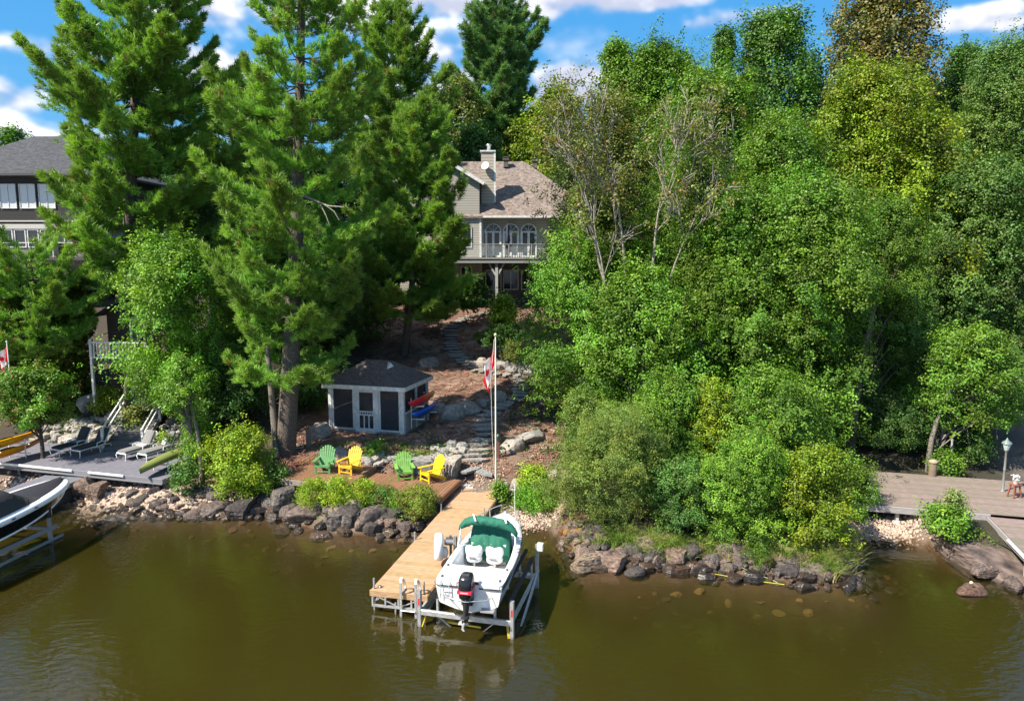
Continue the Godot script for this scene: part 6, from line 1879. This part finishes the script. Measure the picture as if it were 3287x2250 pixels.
	put(motor, "gearcase", gear.done(), black)
	var prop := b()
	prop.tube([Vector3(0, 0.6, 0.56), Vector3(0, 0.6, 0.70)], 0.05, 0.035, 10)
	for i in 3:
		var a := TAU * i / 3 + 0.4
		var v := Vector3(cos(a), sin(a), 0)
		var w := Vector3(-sin(a), cos(a), 0)
		var c := Vector3(0, 0.6, 0.62)
		prop.quad(c + v * 0.04 + Vector3(0, 0, 0.03), c + v * 0.14 + w * 0.07 + Vector3(0, 0, 0.04), c + v * 0.165, c + v * 0.13 - w * 0.07 - Vector3(0, 0, 0.04))
	put(motor, "propeller", prop.done(), mat(lin(0.6, 0.6, 0.6), 0.25, 0.5))
	make_lift()


func _ring_at(w: float, d: float, z: float, y: float) -> PackedVector3Array:
	var r := PackedVector3Array()
	for k in 12:
		var a := TAU * k / 12
		r.append(Vector3(cos(a) * w, y, z + sin(a) * d))
	return r


func make_lift() -> void:
	var o := thing("boat_lift", "aluminium boat lift carrying the white motorboat beside the dock", "boat lift", Vector3(-1.32, 0, -19.08), -14.5)
	var m := alu()
	# local: rear beam on z = 0 between the posts at x = -1.35 and 1.37
	var xs := [-1.36, 1.37]
	for x in xs:
		slab(o, "post", Vector3(0.11, 3.0, 0.11), Vector3(x, -0.46, 0.0), m)
		slab(o, "red_mark", Vector3(0.05, 0.2, 0.006), Vector3(x, 0.70, 0.06), mat(lin(0.6, 0.02, 0.03), 0.5))
		slab(o, "post", Vector3(0.11, 3.4, 0.11), Vector3(x, -0.3, -3.15), m)
		part(o, "side_beam", b().bar(Vector3(x * 0.98, 0.40, -0.1), Vector3(x * 0.98, 0.42, -3.1), 0.06, 0.14), m)
		part(o, "side_rail", b().bar(Vector3(x * 1.06, -0.25, -0.1), Vector3(x * 1.04, 0.55, -3.1), 0.06, 0.08), m)
		part(o, "bunk", b().bar(Vector3(x * 0.62, 0.80, -0.1), Vector3(x * 0.62, 0.84, -3.9), 0.09, 0.10), mat(lin(0.02, 0.02, 0.022), 0.9))
		for z in [-0.1, -3.0]:
			slab(o, "bunk_bracket", Vector3(0.07, 0.44, 0.09), Vector3(x * 0.62, 0.56, z), m)
		if x < 0: continue
		part(o, "guide_bunk", b().bar(Vector3(x * 0.93, 0.95, -0.1), Vector3(x * 0.93, 1.0, -2.9), 0.07, 0.12), mat(lin(0.02, 0.02, 0.022), 0.9))
		slab(o, "guide_bracket", Vector3(0.05, 0.55, 0.06), Vector3(x * 0.93, 0.65, -0.15), m)
		slab(o, "guide_bracket", Vector3(0.05, 0.55, 0.06), Vector3(x * 0.93, 0.65, -2.8), m)
	slab(o, "cross_beam", Vector3(2.62, 0.16, 0.09), Vector3(0, 0.38, 0.0), m)
	slab(o, "cross_beam", Vector3(2.62, 0.16, 0.09), Vector3(0, 0.40, -3.0), m)
	for s in [-1, 1]:
		part(o, "diagonal", b().bar(Vector3(s * 0.85, 0.30, -0.05), Vector3(s * 0.3, -0.25, -0.25), 0.05, 0.03), m)
		part(o, "yellow_brace", b().bar(Vector3(s * 1.2, 0.30, -0.1), Vector3(s * 1.34, -0.3, 0.12), 0.06, 0.03), mat(lin(0.5, 0.36, 0.03), 0.6))
	part(o, "yellow_brace", b().bar(Vector3(-0.6, 0.06, -0.2), Vector3(0.4, 0.03, -0.2), 0.03, 0.05), mat(lin(0.5, 0.36, 0.03), 0.6))
	part(o, "motor_box", b().box(Vector3(1.47, 1.33, -3.15), Vector3(0.18, 0.22, 0.18)), white_paint())
	part(o, "pulley", b().lathe([Vector2(0.07, 0.6), Vector2(0.09, 0.64), Vector2(0.07, 0.68)], Vector3(1.2, 0, -2.6), 9), m)
	# winch with its big white cover, on the left front post
	var c := thing("winch_cover", "big round white winch wheel cover over the dock's right edge", "winch", Vector3(-2.02, 0, -22.0), 4)
	# local: its post stands at the origin
	var gel := mat(lin(0.80, 0.80, 0.80), 0.3)
	var rows := []
	for q in [[-0.13, 0.30], [-0.11, 0.40], [0.0, 0.43], [0.12, 0.42], [0.15, 0.36], [0.16, 0.20]]:
		var row := PackedVector3Array()
		for k in 20:
			var a := TAU * k / 20
			row.append(Vector3(-0.30 - q[0], 1.24 + signf(sin(a)) * pow(absf(sin(a)), 0.7) * q[1], cos(a) * q[1]))
		row.reverse()
		rows.append(row)
	part(c, "disc", b().loft(rows), gel)
	part(c, "hub", b().loft([_disc_x(-0.17, 0.2, 1.05), _disc_x(-0.06, 0.17, 1.05), _disc_x(-0.02, 0.05, 1.05)]), gel)
	part(c, "gearbox", b().box(Vector3(0.02, 1.40, -0.05), Vector3(0.22, 0.2, 0.2)).box(Vector3(0.06, 1.2, 0.0), Vector3(0.08, 0.8, 0.1)), mat(lin(0.16, 0.16, 0.17), 0.4, 0.5))
	part(c, "cable_drum", b().tube([Vector3(-0.14, 1.42, 0.08), Vector3(0.14, 1.42, 0.08)], 0.09, -1, 10), mat(lin(0.3, 0.3, 0.31), 0.35, 0.6))


func _disc_x(x: float, r: float, y: float) -> PackedVector3Array:
	var row := PackedVector3Array()
	for k in 14:
		var a := TAU * k / 14
		row.append(Vector3(x, y + sin(a) * r, cos(a) * r))
	row.reverse()
	return row


func make_black_boat() -> void:
	var o := thing("black_boat", "black and white motorboat under a black cover at the left edge", "boat", Vector3(-18.45, 0.12, -21.0), -10.5)
	var l := 6.0
	var beam := 2.35
	var gel := mat(lin(0.66, 0.70, 0.74), 0.2)
	var navy := mat(lin(0.008, 0.009, 0.012), 0.12)
	var sheer := func(t: float) -> float: return 1.55 + 0.22 * t * t
	var chine := func(t: float) -> float: return 0.92 + 0.08 * t + 0.5 * pow(t, 4.0)
	var keel := func(t: float) -> float: return 0.62 + 0.02 * t + 1.0 * pow(maxf(0.0, (t - 0.5) / 0.5), 2.4)
	var q := func(t: float, z: float) -> float: return z - 0.2 * t * t
	for s in [-1, 1]:
		skin(o, "topsides", strip(l, beam, 20, 0, 1, func(t: float, h: float, z: float) -> Array:
			var cw := h * (0.86 - 0.25 * pow(t, 3.0))
			return [Vector3(s * cw, chine.call(t), z - 0.1 * t), Vector3(s * lerpf(cw, h, 0.75), lerpf(chine.call(t), sheer.call(t), 0.5), z - 0.1 * t * t), Vector3(s * h * 0.99, sheer.call(t) - 0.16, q.call(t, z))]), navy, s < 0)
		skin(o, "bottom", strip(l, beam, 20, 0, 1, func(t: float, h: float, z: float) -> Array:
			var cw := h * (0.86 - 0.25 * pow(t, 3.0))
			return [Vector3(0, keel.call(t), z), Vector3(s * cw, chine.call(t) - 0.07, z - 0.1 * t)]), navy, s < 0)
		skin(o, "chine_stripe", strip(l, beam, 20, 0, 1, func(t: float, h: float, z: float) -> Array:
			var cw := h * (0.86 - 0.25 * pow(t, 3.0))
			return [Vector3(s * (cw), chine.call(t) - 0.07, z - 0.1 * t), Vector3(s * (cw + 0.012), chine.call(t) - 0.03, z - 0.1 * t), Vector3(s * cw, chine.call(t), z - 0.1 * t)]), gel, s < 0)
		skin(o, "gunwale", strip(l, beam, 20, 0, 1, func(t: float, h: float, z: float) -> Array:
			return [Vector3(s * h * 0.99, sheer.call(t) - 0.16, q.call(t, z)), Vector3(s * (h + 0.03), sheer.call(t) - 0.10, q.call(t, z)), Vector3(s * (h + 0.02), sheer.call(t), q.call(t, z)), Vector3(s * maxf(h - 0.05, 0), sheer.call(t) + 0.04, q.call(t, z)), Vector3(s * maxf(h - 0.26, 0.0), sheer.call(t) + 0.06, q.call(t, z))]), gel, s < 0)
		for z in [-2.6, -3.6]:
			part(o, "cleat", b().box(Vector3(s * (half_beam(-z / l, beam) + 0.03), sheer.call(-z / l) - 0.06, z), Vector3(0.03, 0.05, 0.14)), mat(lin(0.05, 0.05, 0.06), 0.3))
	skin(o, "bow_cover", strip(l, beam, 10, 0.66, 0.955, func(t: float, h: float, z: float) -> Array:
		var w := maxf(h - 0.24, 0.02)
		return [Vector3(-w, sheer.call(t) + 0.062, q.call(t, z)), Vector3(-w * 0.5, sheer.call(t) + 0.13, q.call(t, z)), Vector3(0, sheer.call(t) + 0.16, q.call(t, z)), Vector3(w * 0.5, sheer.call(t) + 0.13, q.call(t, z)), Vector3(w, sheer.call(t) + 0.062, q.call(t, z))]), mat(lin(0.014, 0.013, 0.02), 0.6))
	skin(o, "cockpit_cover", strip(l, beam, 14, 0.0, 0.69, func(t: float, h: float, z: float) -> Array:
		var w := h - 0.2
		var up := 0.75 * smoothstep(0.69, 0.5, t) * (0.75 + 0.25 * sin(t * 5.0))
		return [Vector3(-w, sheer.call(t) + 0.07, z), Vector3(-w * 0.7, sheer.call(t) + 0.1 + up * 0.75, z), Vector3(0, sheer.call(t) + 0.12 + up, z), Vector3(w * 0.7, sheer.call(t) + 0.1 + up * 0.75, z), Vector3(w, sheer.call(t) + 0.07, z)]), mat(lin(0.022, 0.022, 0.026), 0.75))
	# its lift
	var f := thing("boat_lift", "grey metal boat lift under the black boat at the left edge", "boat lift", Vector3(-17.0, 0, -25.4), -10)
	var m := mat(lin(0.22, 0.24, 0.28), 0.45, 0.3)
	for z in [0.0, 2.6]:
		for x in [0.0, -2.9]:
			slab(f, "post", Vector3(0.12, 2.6, 0.12), Vector3(x, -0.25, z), m)
			part(f, "post_cap", b().lathe([Vector2(0.11, 0.95), Vector2(0.11, 1.35), Vector2(0.09, 1.42), Vector2(0.02, 1.45)], Vector3(x, 0, z), 10), mat(lin(0.012, 0.012, 0.014), 0.15))
		slab(f, "cross_beam", Vector3(2.9, 0.14, 0.08), Vector3(-1.45, 0.5, z), m)
	for x in [0.02, -2.92]:
		slab(f, "side_beam", Vector3(0.07, 0.16, 3.2), Vector3(x, 0.5, 1.3), m)
		slab(f, "side_rail", Vector3(0.06, 0.10, 3.4), Vector3(x + 0.05, 0.08, 1.2), m)
	for x in [-1.0, -1.9]:
		slab(f, "bunk", Vector3(0.1, 0.1, 3.4), Vector3(x, 0.72, 1.3), mat(lin(0.02, 0.02, 0.022), 0.9))


# ---------- rocks ----------
func rock_mesh(seed_no: int, detail: int) -> Mesh:   # an angular boulder about one unit across
	var r := RandomNumberGenerator.new()
	r.seed = seed_no
	var s := SphereMesh.new()
	s.radial_segments = 9 if detail == 0 else 14
	s.rings = 5 if detail == 0 else 9
	if detail == 2:
		s.radial_segments = 44
		s.rings = 22
	var planes := []
	for i in (9 if detail == 0 else 13):
		planes.append([rdir(r), r.randf_range(0.26, 0.44)])
	planes.append([Vector3.UP, r.randf_range(0.24, 0.40)])
	var a := s.get_mesh_arrays()
	var v: PackedVector3Array = a[Mesh.ARRAY_VERTEX]
	var n := FastNoiseLite.new()
	n.seed = seed_no
	n.frequency = 2.2
	for i in v.size():
		var p := v[i]
		for k in 2:
			for q in planes:
				var over: float = p.dot(q[0]) - q[1]
				if over > 0: p -= q[0] * over * 0.92
		v[i] = p * (1.0 + 0.07 * n.get_noise_3dv(v[i]) + (0.07 * n.get_noise_3dv(v[i] * 4.0) if detail == 2 else 0.0))
	var bb := b()
	var ids: PackedInt32Array = a[Mesh.ARRAY_INDEX]
	bb.smooth(detail > 0 and seed_no % 3 == 0)
	for i in range(0, ids.size(), 3):
		var p := v[ids[i]]
		var q := v[ids[i + 1]]
		var w := v[ids[i + 2]]
		if (q - p).cross(w - p).length() > 1e-6: bb.tri(p, w, q)
	return bb.done()


func stone_mats() -> Array:
	var a := []
	for c in [lin(0.20, 0.155, 0.14), lin(0.27, 0.20, 0.175), lin(0.11, 0.092, 0.09), lin(0.34, 0.235, 0.185), lin(0.23, 0.20, 0.185), lin(0.42, 0.32, 0.24)]:
		a.append(mat(c, 0.88, 0.0, noise_tex("rock", 0.022, 6, 0.22, 1.0), Vector3(0.7, 0.7, 0.7), 3.0, Vector3(0.17 * a.size(), 0.3, 0.1)))
	return a


func pale_mats() -> Array:
	var a := []
	for c in [lin(0.48, 0.44, 0.39), lin(0.40, 0.39, 0.365), lin(0.55, 0.49, 0.43), lin(0.36, 0.355, 0.345)]:
		a.append(mat(c, 0.9, 0.0, noise_tex("fieldstone", 0.02, 5, 0.5, 1.0), Vector3(0.6, 0.6, 0.6), 2.0, Vector3(0.11 * a.size(), 0.2, 0.4)))
	return a


func make_rocks() -> void:
	for i in 14: rocks.append(rock_mesh(100 + i, 0))
	for i in 10: rocks.append(rock_mesh(200 + i, 1))
	var r := RandomNumberGenerator.new()
	r.seed = 12
	var sm := stone_mats()
	var pm := pale_mats()
	# big single boulders: label, place, width, depth, height, turn
	var bigs := [
		["big peaked grey boulder with its foot in the water left of the dock", Vector3(-6.72, 0.1, -26.77), 1.35, 1.1, 1.15, 20, 203, sm[4]],
		["pointed brown boulder in the water nearest the dock's left side", Vector3(-5.41, 0.1, -26.86), 1.5, 1.0, 1.25, 60, 201, sm[0]],
		["large pale lichen spotted boulder under the deck bushes", Vector3(-6.26, 0.35, -28.15), 1.5, 1.2, 1.15, 100, 200, pm[2]],
		["broad flat grey boulder at the left end of the deck's shore rocks", Vector3(-8.11, 0.15, -27.58), 1.5, 1.2, 0.9, 10, 207, sm[1]],
		["flat grey boulder behind the big peaked one", Vector3(-6.44, 0.3, -27.18), 1.6, 1.1, 0.9, 140, 209, sm[2]],
		["grey boulder in the water below the bright yellow-green bush", Vector3(-12.27, 0.05, -28.46), 1.25, 0.9, 0.75, 35, 205, sm[0]],
		["dark wide boulder in the shade right of the bright yellow-green bush", Vector3(-10.99, 0.1, -28.32), 1.6, 1.0, 0.95, 80, 202, sm[2]],
		["small lone boulder in the water below the canoe", Vector3(-12.86, 0, -27.99), 0.65, 0.6, 0.5, 0, 204, sm[1]],
		["dark lichened boulder at the brown deck's left corner", Vector3(-9.35, 0.4, -28.53), 1.3, 1.1, 1.3, 60, 206, sm[4]],
		["squarish brown boulder at the grey dock's right side", Vector3(-18.56, 0.3, -30.22), 0.85, 0.8, 1.0, 30, 208, sm[3]],
		["brown boulder right of the squarish one at the grey dock", Vector3(-17.86, 0.25, -29.96), 0.8, 0.8, 1.0, 75, 202, sm[3]],
		["long split tan boulder at the left tip of the rocky point", Vector3(2.61, 0.1, -23.09), 1.35, 0.75, 0.75, 15, 203, sm[5]],
		["grooved tan boulder beside the split one at the point's left tip", Vector3(3.37, 0.15, -23.19), 1.25, 0.8, 0.75, -30, 206, sm[3]],
		["lone dark stone in the water in front of the point", Vector3(4.07, 0, -22.76), 0.6, 0.5, 0.4, 0, 205, sm[2]],
		["big dark wedge boulder standing in the middle of the point", Vector3(6.26, 0.2, -23.65), 0.95, 0.8, 1.0, 40, 207, sm[2]],
		["rounded brown boulder left of the dark wedge", Vector3(5.68, 0.15, -23.54), 0.95, 0.8, 0.85, 90, 200, sm[3]],
		["slanting brown slab right of the dark wedge", Vector3(7.48, 0.25, -23.32), 1.2, 0.7, 0.9, -25, 208, sm[0]],
		["pale capped boulder in the grass of the point", Vector3(4.74, 0.3, -23.86), 0.95, 0.8, 0.8, 0, 209, sm[5]],
		["dark squat boulder near the point's right end", Vector3(9.04, 0.1, -22.55), 0.85, 0.7, 0.6, 10, 201, sm[2]],
		["brown boulder at the point's right end", Vector3(9.98, 0.1, -22.55), 1.0, 0.8, 0.75, 120, 204, sm[1]],
		["high brown boulder where the point meets the little beach", Vector3(2.61, 0.3, -25.55), 0.95, 0.9, 0.9, 33, 202, sm[1]],
		["dark knobbly boulder behind the high brown one", Vector3(3.39, 0.35, -25.25), 0.9, 0.8, 0.8, 70, 206, sm[2]],
		["grey boulder resting on the mulch behind the screen house", Vector3(-5.52, 3.36, -45.97), 1.5, 1.1, 1.1, 20, 203, pm[3]],
		["sharp grey boulder below the blue kayak's bow beside the path", Vector3(-3.21, 1.83, -37.44), 1.3, 1.1, 1.35, 50, 201, pm[1]],
		["biggest round grey boulder in the row beside the path", Vector3(-2.32, 2.05, -37.98), 1.45, 1.2, 1.1, 0, 209, pm[3]],
		["mossy round boulder at the row's right end by the path", Vector3(-1.46, 2.21, -39.01), 0.9, 0.85, 0.8, 90, 200, pm[3]],
		["small boulder behind the flagpole at the path's bend", Vector3(-0.7, 2.37, -39.99), 0.9, 0.9, 0.85, 140, 208, pm[3]],
		["low boulder under the blue kayak", Vector3(-4.16, 1.88, -39.16), 1.2, 0.9, 0.8, 10, 204, pm[3]],
		["square pale boulder right of the path with a slate leaning on it", Vector3(-0.04, 1.33, -33.34), 1.1, 0.9, 1.05, 15, 205, pm[0]],
		["flat boulder under the overhanging boughs right of the square pale one", Vector3(1.04, 1.52, -34.43), 1.6, 1.0, 0.8, 40, 207, pm[1]],
		["largest grey boulder right behind the light green chair", Vector3(-3.92, 1, -30.99), 1.5, 1.1, 1.15, 25, 200, pm[3]],
		["pale block behind the right yellow chair", Vector3(-2.73, 1, -30.92), 1.2, 1.0, 1.2, 65, 202, pm[2]],
		["round grey boulder between the left green and yellow chairs", Vector3(-7.89, 1.17, -32.21), 0.85, 0.8, 0.95, 0, 209, pm[3]],
		["tan boulder left of the screen house by the grey post", Vector3(-9.61, 1.59, -34.84), 1.2, 1.0, 1.2, 30, 203, pm[0]],
		["pale flat slab on the shaded rockery left of the stairs", Vector3(-22.9, 2.3, -38.57), 1.6, 1.0, 1.4, 70, 207, pm[1]],
		["boulder capping the rock ledge below the boardwalk", Vector3(16.4, 0.35, -25.17), 1.15, 0.9, 0.8, 0, 209, sm[4]],
		["reddish rock awash at the right water's edge", Vector3(14.44, 0.02, -21.33), 0.95, 0.55, 0.4, 10, 204, mat(lin(0.24, 0.135, 0.10), 0.85, 0.0, noise_tex("rock", 0.022, 6, 0.22, 1.0), Vector3(0.7, 0.7, 0.7))],
		["large brown rock among the stones by the right dock", Vector3(15.55, 0.12, -22.5), 0.95, 0.7, 0.5, 30, 200, sm[1]],
		["angular rock that the hose passes at the right dock", Vector3(15.89, 0.1, -21.65), 0.7, 0.6, 0.5, 60, 206, sm[0]],
	]
	for q in bigs:
		var k: int = q[6] - 200 + 14
		var o := put(self, "boulder", rocks[k], q[7], q[1] + Vector3(0, q[4] * 0.12, 0), Basis(Vector3.UP, deg_to_rad(q[5])).scaled_local(Vector3(q[2], q[4], q[3]) * 1.28))
		tag(o, q[0], "boulder")
	# a sloping bedrock ledge
	var led := put(self, "rock_ledge", rock_mesh(211, 2), mat(lin(0.27, 0.20, 0.18), 0.85, 0.0, noise_tex("rock", 0.022, 6, 0.22, 1.0), Vector3(0.5, 0.5, 0.5), 4.0), Vector3(16.55, 0.02, -23.7), Basis(Vector3.UP, 0.35) * Basis.from_scale(Vector3(4.2, 1.25, 5.2)))
	tag(led, "broad sloping bedrock ledge between the cove and the right dock", "rock ledge")
	# loose stones, piled: x, d, spread along x, spread along d, count, smallest, largest
	_pile("riprap", "riprap of broken brown stones along the shore from the grey dock to the bright bush", sm, [[-16.2, 28.9, 3.2, 0.9, 80, 0.2, 0.55], [-12.8, 28.6, 2.2, 0.7, 45, 0.2, 0.6], [-10.4, 28.4, 1.6, 0.6, 22, 0.3, 0.8]], r)
	_pile("riprap", "riprap of grey and pink stones below the brown deck's bushes", sm, [[-7.4, 27.3, 1.6, 0.7, 26, 0.3, 0.8], [-5.6, 26.6, 1.6, 0.6, 26, 0.25, 0.8], [-4.0, 26.4, 1.0, 0.7, 44, 0.22, 0.6]], r)
	_pile("riprap", "riprap of rough stones around the rocky point", sm, [[2.6, 24.2, 0.8, 1.0, 40, 0.25, 0.65], [3.8, 23.6, 1.4, 0.6, 34, 0.25, 0.6], [6.0, 23.3, 1.8, 0.45, 36, 0.25, 0.65], [8.2, 22.8, 1.8, 0.5, 60, 0.2, 0.6], [10.2, 22.3, 1.3, 0.6, 50, 0.18, 0.55], [11.8, 23.4, 0.8, 0.9, 34, 0.2, 0.5]], r)
	_pile("riprap", "scattered stones in the shallows beside the right dock", sm, [[16.2, 21.6, 1.0, 0.6, 18, 0.2, 0.55], [15.4, 22.4, 0.8, 0.6, 9, 0.2, 0.5]], r)
	_pile("retaining_rocks", "retaining bank of pale fieldstones behind the four lounge chairs", pm, [[-7.6, 32.3, 1.4, 0.5, 16, 0.25, 0.6], [-5.7, 32.0, 1.3, 0.5, 20, 0.25, 0.65], [-4.0, 31.8, 1.2, 0.6, 22, 0.25, 0.65], [-3.0, 32.8, 0.7, 0.9, 24, 0.25, 0.65]], r)
	_pile("rock_garden", "ring of grey stones holding the raised planting bed beside the path", pm, [[-0.6, 46.0, 1.6, 0.7, 26, 0.4, 0.9], [0.6, 45.0, 1.2, 0.7, 14, 0.4, 0.9]], r)
	_pile("rockery", "rockery of tan stones on both sides of the grey stairs", pm, [[-21.6, 36.6, 1.8, 0.9, 80, 0.25, 0.7], [-23.6, 36.4, 1.2, 0.8, 40, 0.25, 0.6], [-16.6, 35.2, 1.2, 1.2, 60, 0.2, 0.55], [-20.8, 38.6, 0.9, 0.9, 26, 0.4, 0.9]], r)
	_pile("shore_stones", "row of stones at the mulch's edge right of the dock", pm, [[0.4, 29.2, 1.2, 0.4, 16, 0.2, 0.5], [2.8, 30.6, 1.0, 0.7, 12, 0.25, 0.6]], r)
	# stones under water, seen through it
	_pile("lakebed_stones", "stones lying on the shallow lake bed", [mat(lin(0.11, 0.055, 0.016), 0.9), mat(lin(0.07, 0.035, 0.012), 0.9), mat(lin(0.17, 0.095, 0.025), 0.9)], [[6.5, 20.6, 4.5, 1.6, 46, 0.12, 0.38], [12.8, 22.2, 1.8, 1.8, 22, 0.12, 0.36], [-7.0, 25.2, 3.0, 0.9, 26, 0.15, 0.4], [-13, 27.0, 3.0, 0.7, 18, 0.15, 0.4], [1.6, 25.2, 0.9, 0.8, 20, 0.2, 0.5]], r, true)
	# pebble beaches
	var cl := Cloud.new()
	for s in [[-15.6, 29.35, 1.9, 0.45, 2600, 0.11], [-20.4, 31.4, 1.6, 0.5, 700, 0.10], [1.0, 27.3, 1.2, 0.3, 1300, 0.06], [14.3, 26.2, 1.1, 0.35, 1500, 0.06], [-13.2, 28.7, 1.2, 0.3, 500, 0.12], [-1.3, 30.6, 0.5, 0.6, 300, 0.05]]:
		for i in int(s[4]):
			var x: float = s[0] + r.randfn() * s[2]
			var d: float = s[1] + r.randfn() * s[3]
			if absf(x - s[0]) > 2.2 * s[2]: continue
			var k := r.randf_range(0.7, 1.25)
			cl.add(on(x, d, 0.03), (Vector3.UP + rdir(r) * 0.6).normalized(), r.randf() * TAU, s[5] * r.randf_range(0.7, 2.0), Color(0.40, 0.31, 0.255) * k)
	var pmat := mat(Color.WHITE, 0.9)
	pmat.vertex_color_use_as_albedo = true
	var pb := foliage(self, "pebbles", cl, rock_mesh(7, 0), pmat)
	tag(pb, "pinkish pebbles on the little beaches along the shore", "pebbles")


func wet(m: StandardMaterial3D) -> StandardMaterial3D:   # the same stone, soaked at the waterline
	var key := ["wet", m]
	if not mats.has(key):
		var w: StandardMaterial3D = m.duplicate()
		var c := m.albedo_color.srgb_to_linear()
		w.albedo_color = lin(c.r * 0.5, c.g * 0.46, c.b * 0.42)
		w.roughness = 0.35
		mats[key] = w
	return mats[key]


func _pile(called: String, label: String, m: Array, zones: Array, r: RandomNumberGenerator, sunk := false) -> void:
	var o := thing(called, label, "stones")
	var placed: Array[Vector3] = []
	for z in zones:
		for i in int(z[4]):
			var size: float = lerpf(z[5], z[6], pow(r.randf(), 1.7))
			var x := 0.0
			var d := 0.0
			for tries in 24:
				x = z[0] + r.randf_range(-1, 1) * z[2]
				d = z[1] + r.randf_range(-1, 1) * z[3]
				var free := true
				for p in placed:
					if Vector2(p.x - x, p.z - d).length() < (p.y + size) * 0.46:
						free = false
						break
				if free: break
			placed.append(Vector3(x, size, d))
			var y := hgt(x, d)
			if sunk: y = maxf(y, -0.72) - size * 0.3
			var at := Vector3(x, y + size * 0.14, -d)
			var sm: StandardMaterial3D = m[r.randi() % m.size()]
			if not sunk and at.y < 0.14: sm = wet(sm)
			put(o, "stone", rocks[r.randi() % 14], sm, at, (Basis(Vector3.UP, r.randf() * TAU) * Basis(Vector3.RIGHT, r.randf_range(-0.5, 0.5))).scaled_local(Vector3(size * r.randf_range(0.9, 1.3), size * r.randf_range(0.65, 0.95), size * r.randf_range(0.8, 1.1)) * 1.3))


# ---------- the stone path ----------
func make_path() -> void:
	var o := Node3D.new()
	o.name = "stone_path"
	o.set_meta("kind", "structure")
	add_child(o)
	var r := RandomNumberGenerator.new()
	r.seed = 31
	var m := [mat(lin(0.62, 0.61, 0.59), 0.9, 0.0, noise_tex("rock", 0.022, 6, 0.22, 1.0), Vector3(0.7, 0.7, 0.7), 1.0), mat(lin(0.68, 0.64, 0.58), 0.9, 0.0, noise_tex("rock", 0.022, 6, 0.22, 1.0), Vector3(0.7, 0.7, 0.7), 1.0), mat(lin(0.54, 0.55, 0.56), 0.9, 0.0, noise_tex("rock", 0.022, 6, 0.22, 1.0), Vector3(0.7, 0.7, 0.7), 1.0)]
	var lines := [
		[Vector3(-1.77, 5.83, -57.74), Vector3(-2.71, 5.73, -57.32), Vector3(-3.54, 5.55, -56.54), Vector3(-4.22, 5.3, -55.45), Vector3(-4.59, 5, -54.05), Vector3(-4.65, 4.65, -52.44), Vector3(-4.41, 4.27, -50.68), Vector3(-4, 3.93, -49.07), Vector3(-3.46, 3.61, -47.46), Vector3(-2.73, 3.36, -45.97), Vector3(-1.95, 3.18, -44.89)],
		[Vector3(-1.94, 3.17, -44.83), Vector3(-1.21, 3.1, -44.42), Vector3(-0.33, 3.06, -44.16), Vector3(0.49, 3.03, -44.01)],
		[Vector3(0.27, 2.93, -43.39), Vector3(0.63, 2.78, -42.46), Vector3(0.67, 2.61, -41.43), Vector3(0.35, 2.44, -40.4), Vector3(-0.17, 2.28, -39.42), Vector3(-0.82, 2.15, -38.65), Vector3(-1.23, 2.03, -37.87), Vector3(-1.43, 1.88, -36.85), Vector3(-1.45, 1.72, -35.66), Vector3(-1.44, 1.57, -34.74), Vector3(-1.48, 1.4, -33.75), Vector3(-1.59, 1.24, -32.73), Vector3(-1.68, 1.11, -31.75)],
		[Vector3(-3.46, 3.67, -47.82), Vector3(-2.52, 3.52, -46.89), Vector3(-1.78, 3.45, -46.48)],
		[Vector3(-1.79, 0.98, -30.83), Vector3(-1.48, 0.93, -30.47), Vector3(-1.2, 0.96, -30.72)],
	]
	var shapes := []
	for i in 8:
		var p := PackedVector2Array()
		var n := r.randi_range(6, 8)
		for k in n:
			var a := TAU * k / n + r.randf_range(-0.25, 0.25)
			p.append(Vector2(cos(a), sin(a)) * r.randf_range(0.40, 0.56))
		shapes.append(b().prism(p, -0.5, 0.5, Transform3D(Basis(Vector3.RIGHT, Vector3(0, 0, -1), Vector3.UP), Vector3())).done())
	for line in lines:
		var run := 0.0
		for i in line.size() - 1:
			var a: Vector3 = line[i]
			var c: Vector3 = line[i + 1]
			var seg := Vector2(c.x - a.x, c.z - a.z)
			while run < seg.length():
				var p := Vector2(a.x, a.z) + seg.normalized() * run
				p += Vector2(r.randfn(0, 0.06), r.randfn(0, 0.05))
				var f := Vector2(seg.y, -seg.x).normalized()
				var w := r.randf_range(1.05, 1.5)
				put(o, "flagstone", shapes[r.randi() % 8], m[r.randi() % 3], on(p.x, -p.y, 0.075), Basis(Vector3.UP, -atan2(f.y, f.x) + r.randf_range(-0.25, 0.25)).scaled_local(Vector3(w, 0.09, r.randf_range(0.44, 0.6))))
				run += r.randf_range(0.52, 0.68)
			run -= seg.length()


func _ready() -> void:
	rng.seed = 1
	set_view()
	make_ground()
	make_water()
	make_cottage()
	make_left_house()
	make_brick_house()
	make_screen_house()
	make_dock()
	make_brown_deck()
	make_left_deck()
	make_right_deck()
	make_path()
	make_boat()
	make_black_boat()
	make_rocks()
	make_trees()
	make_bare_tree()
	make_litter()
	make_small_things()
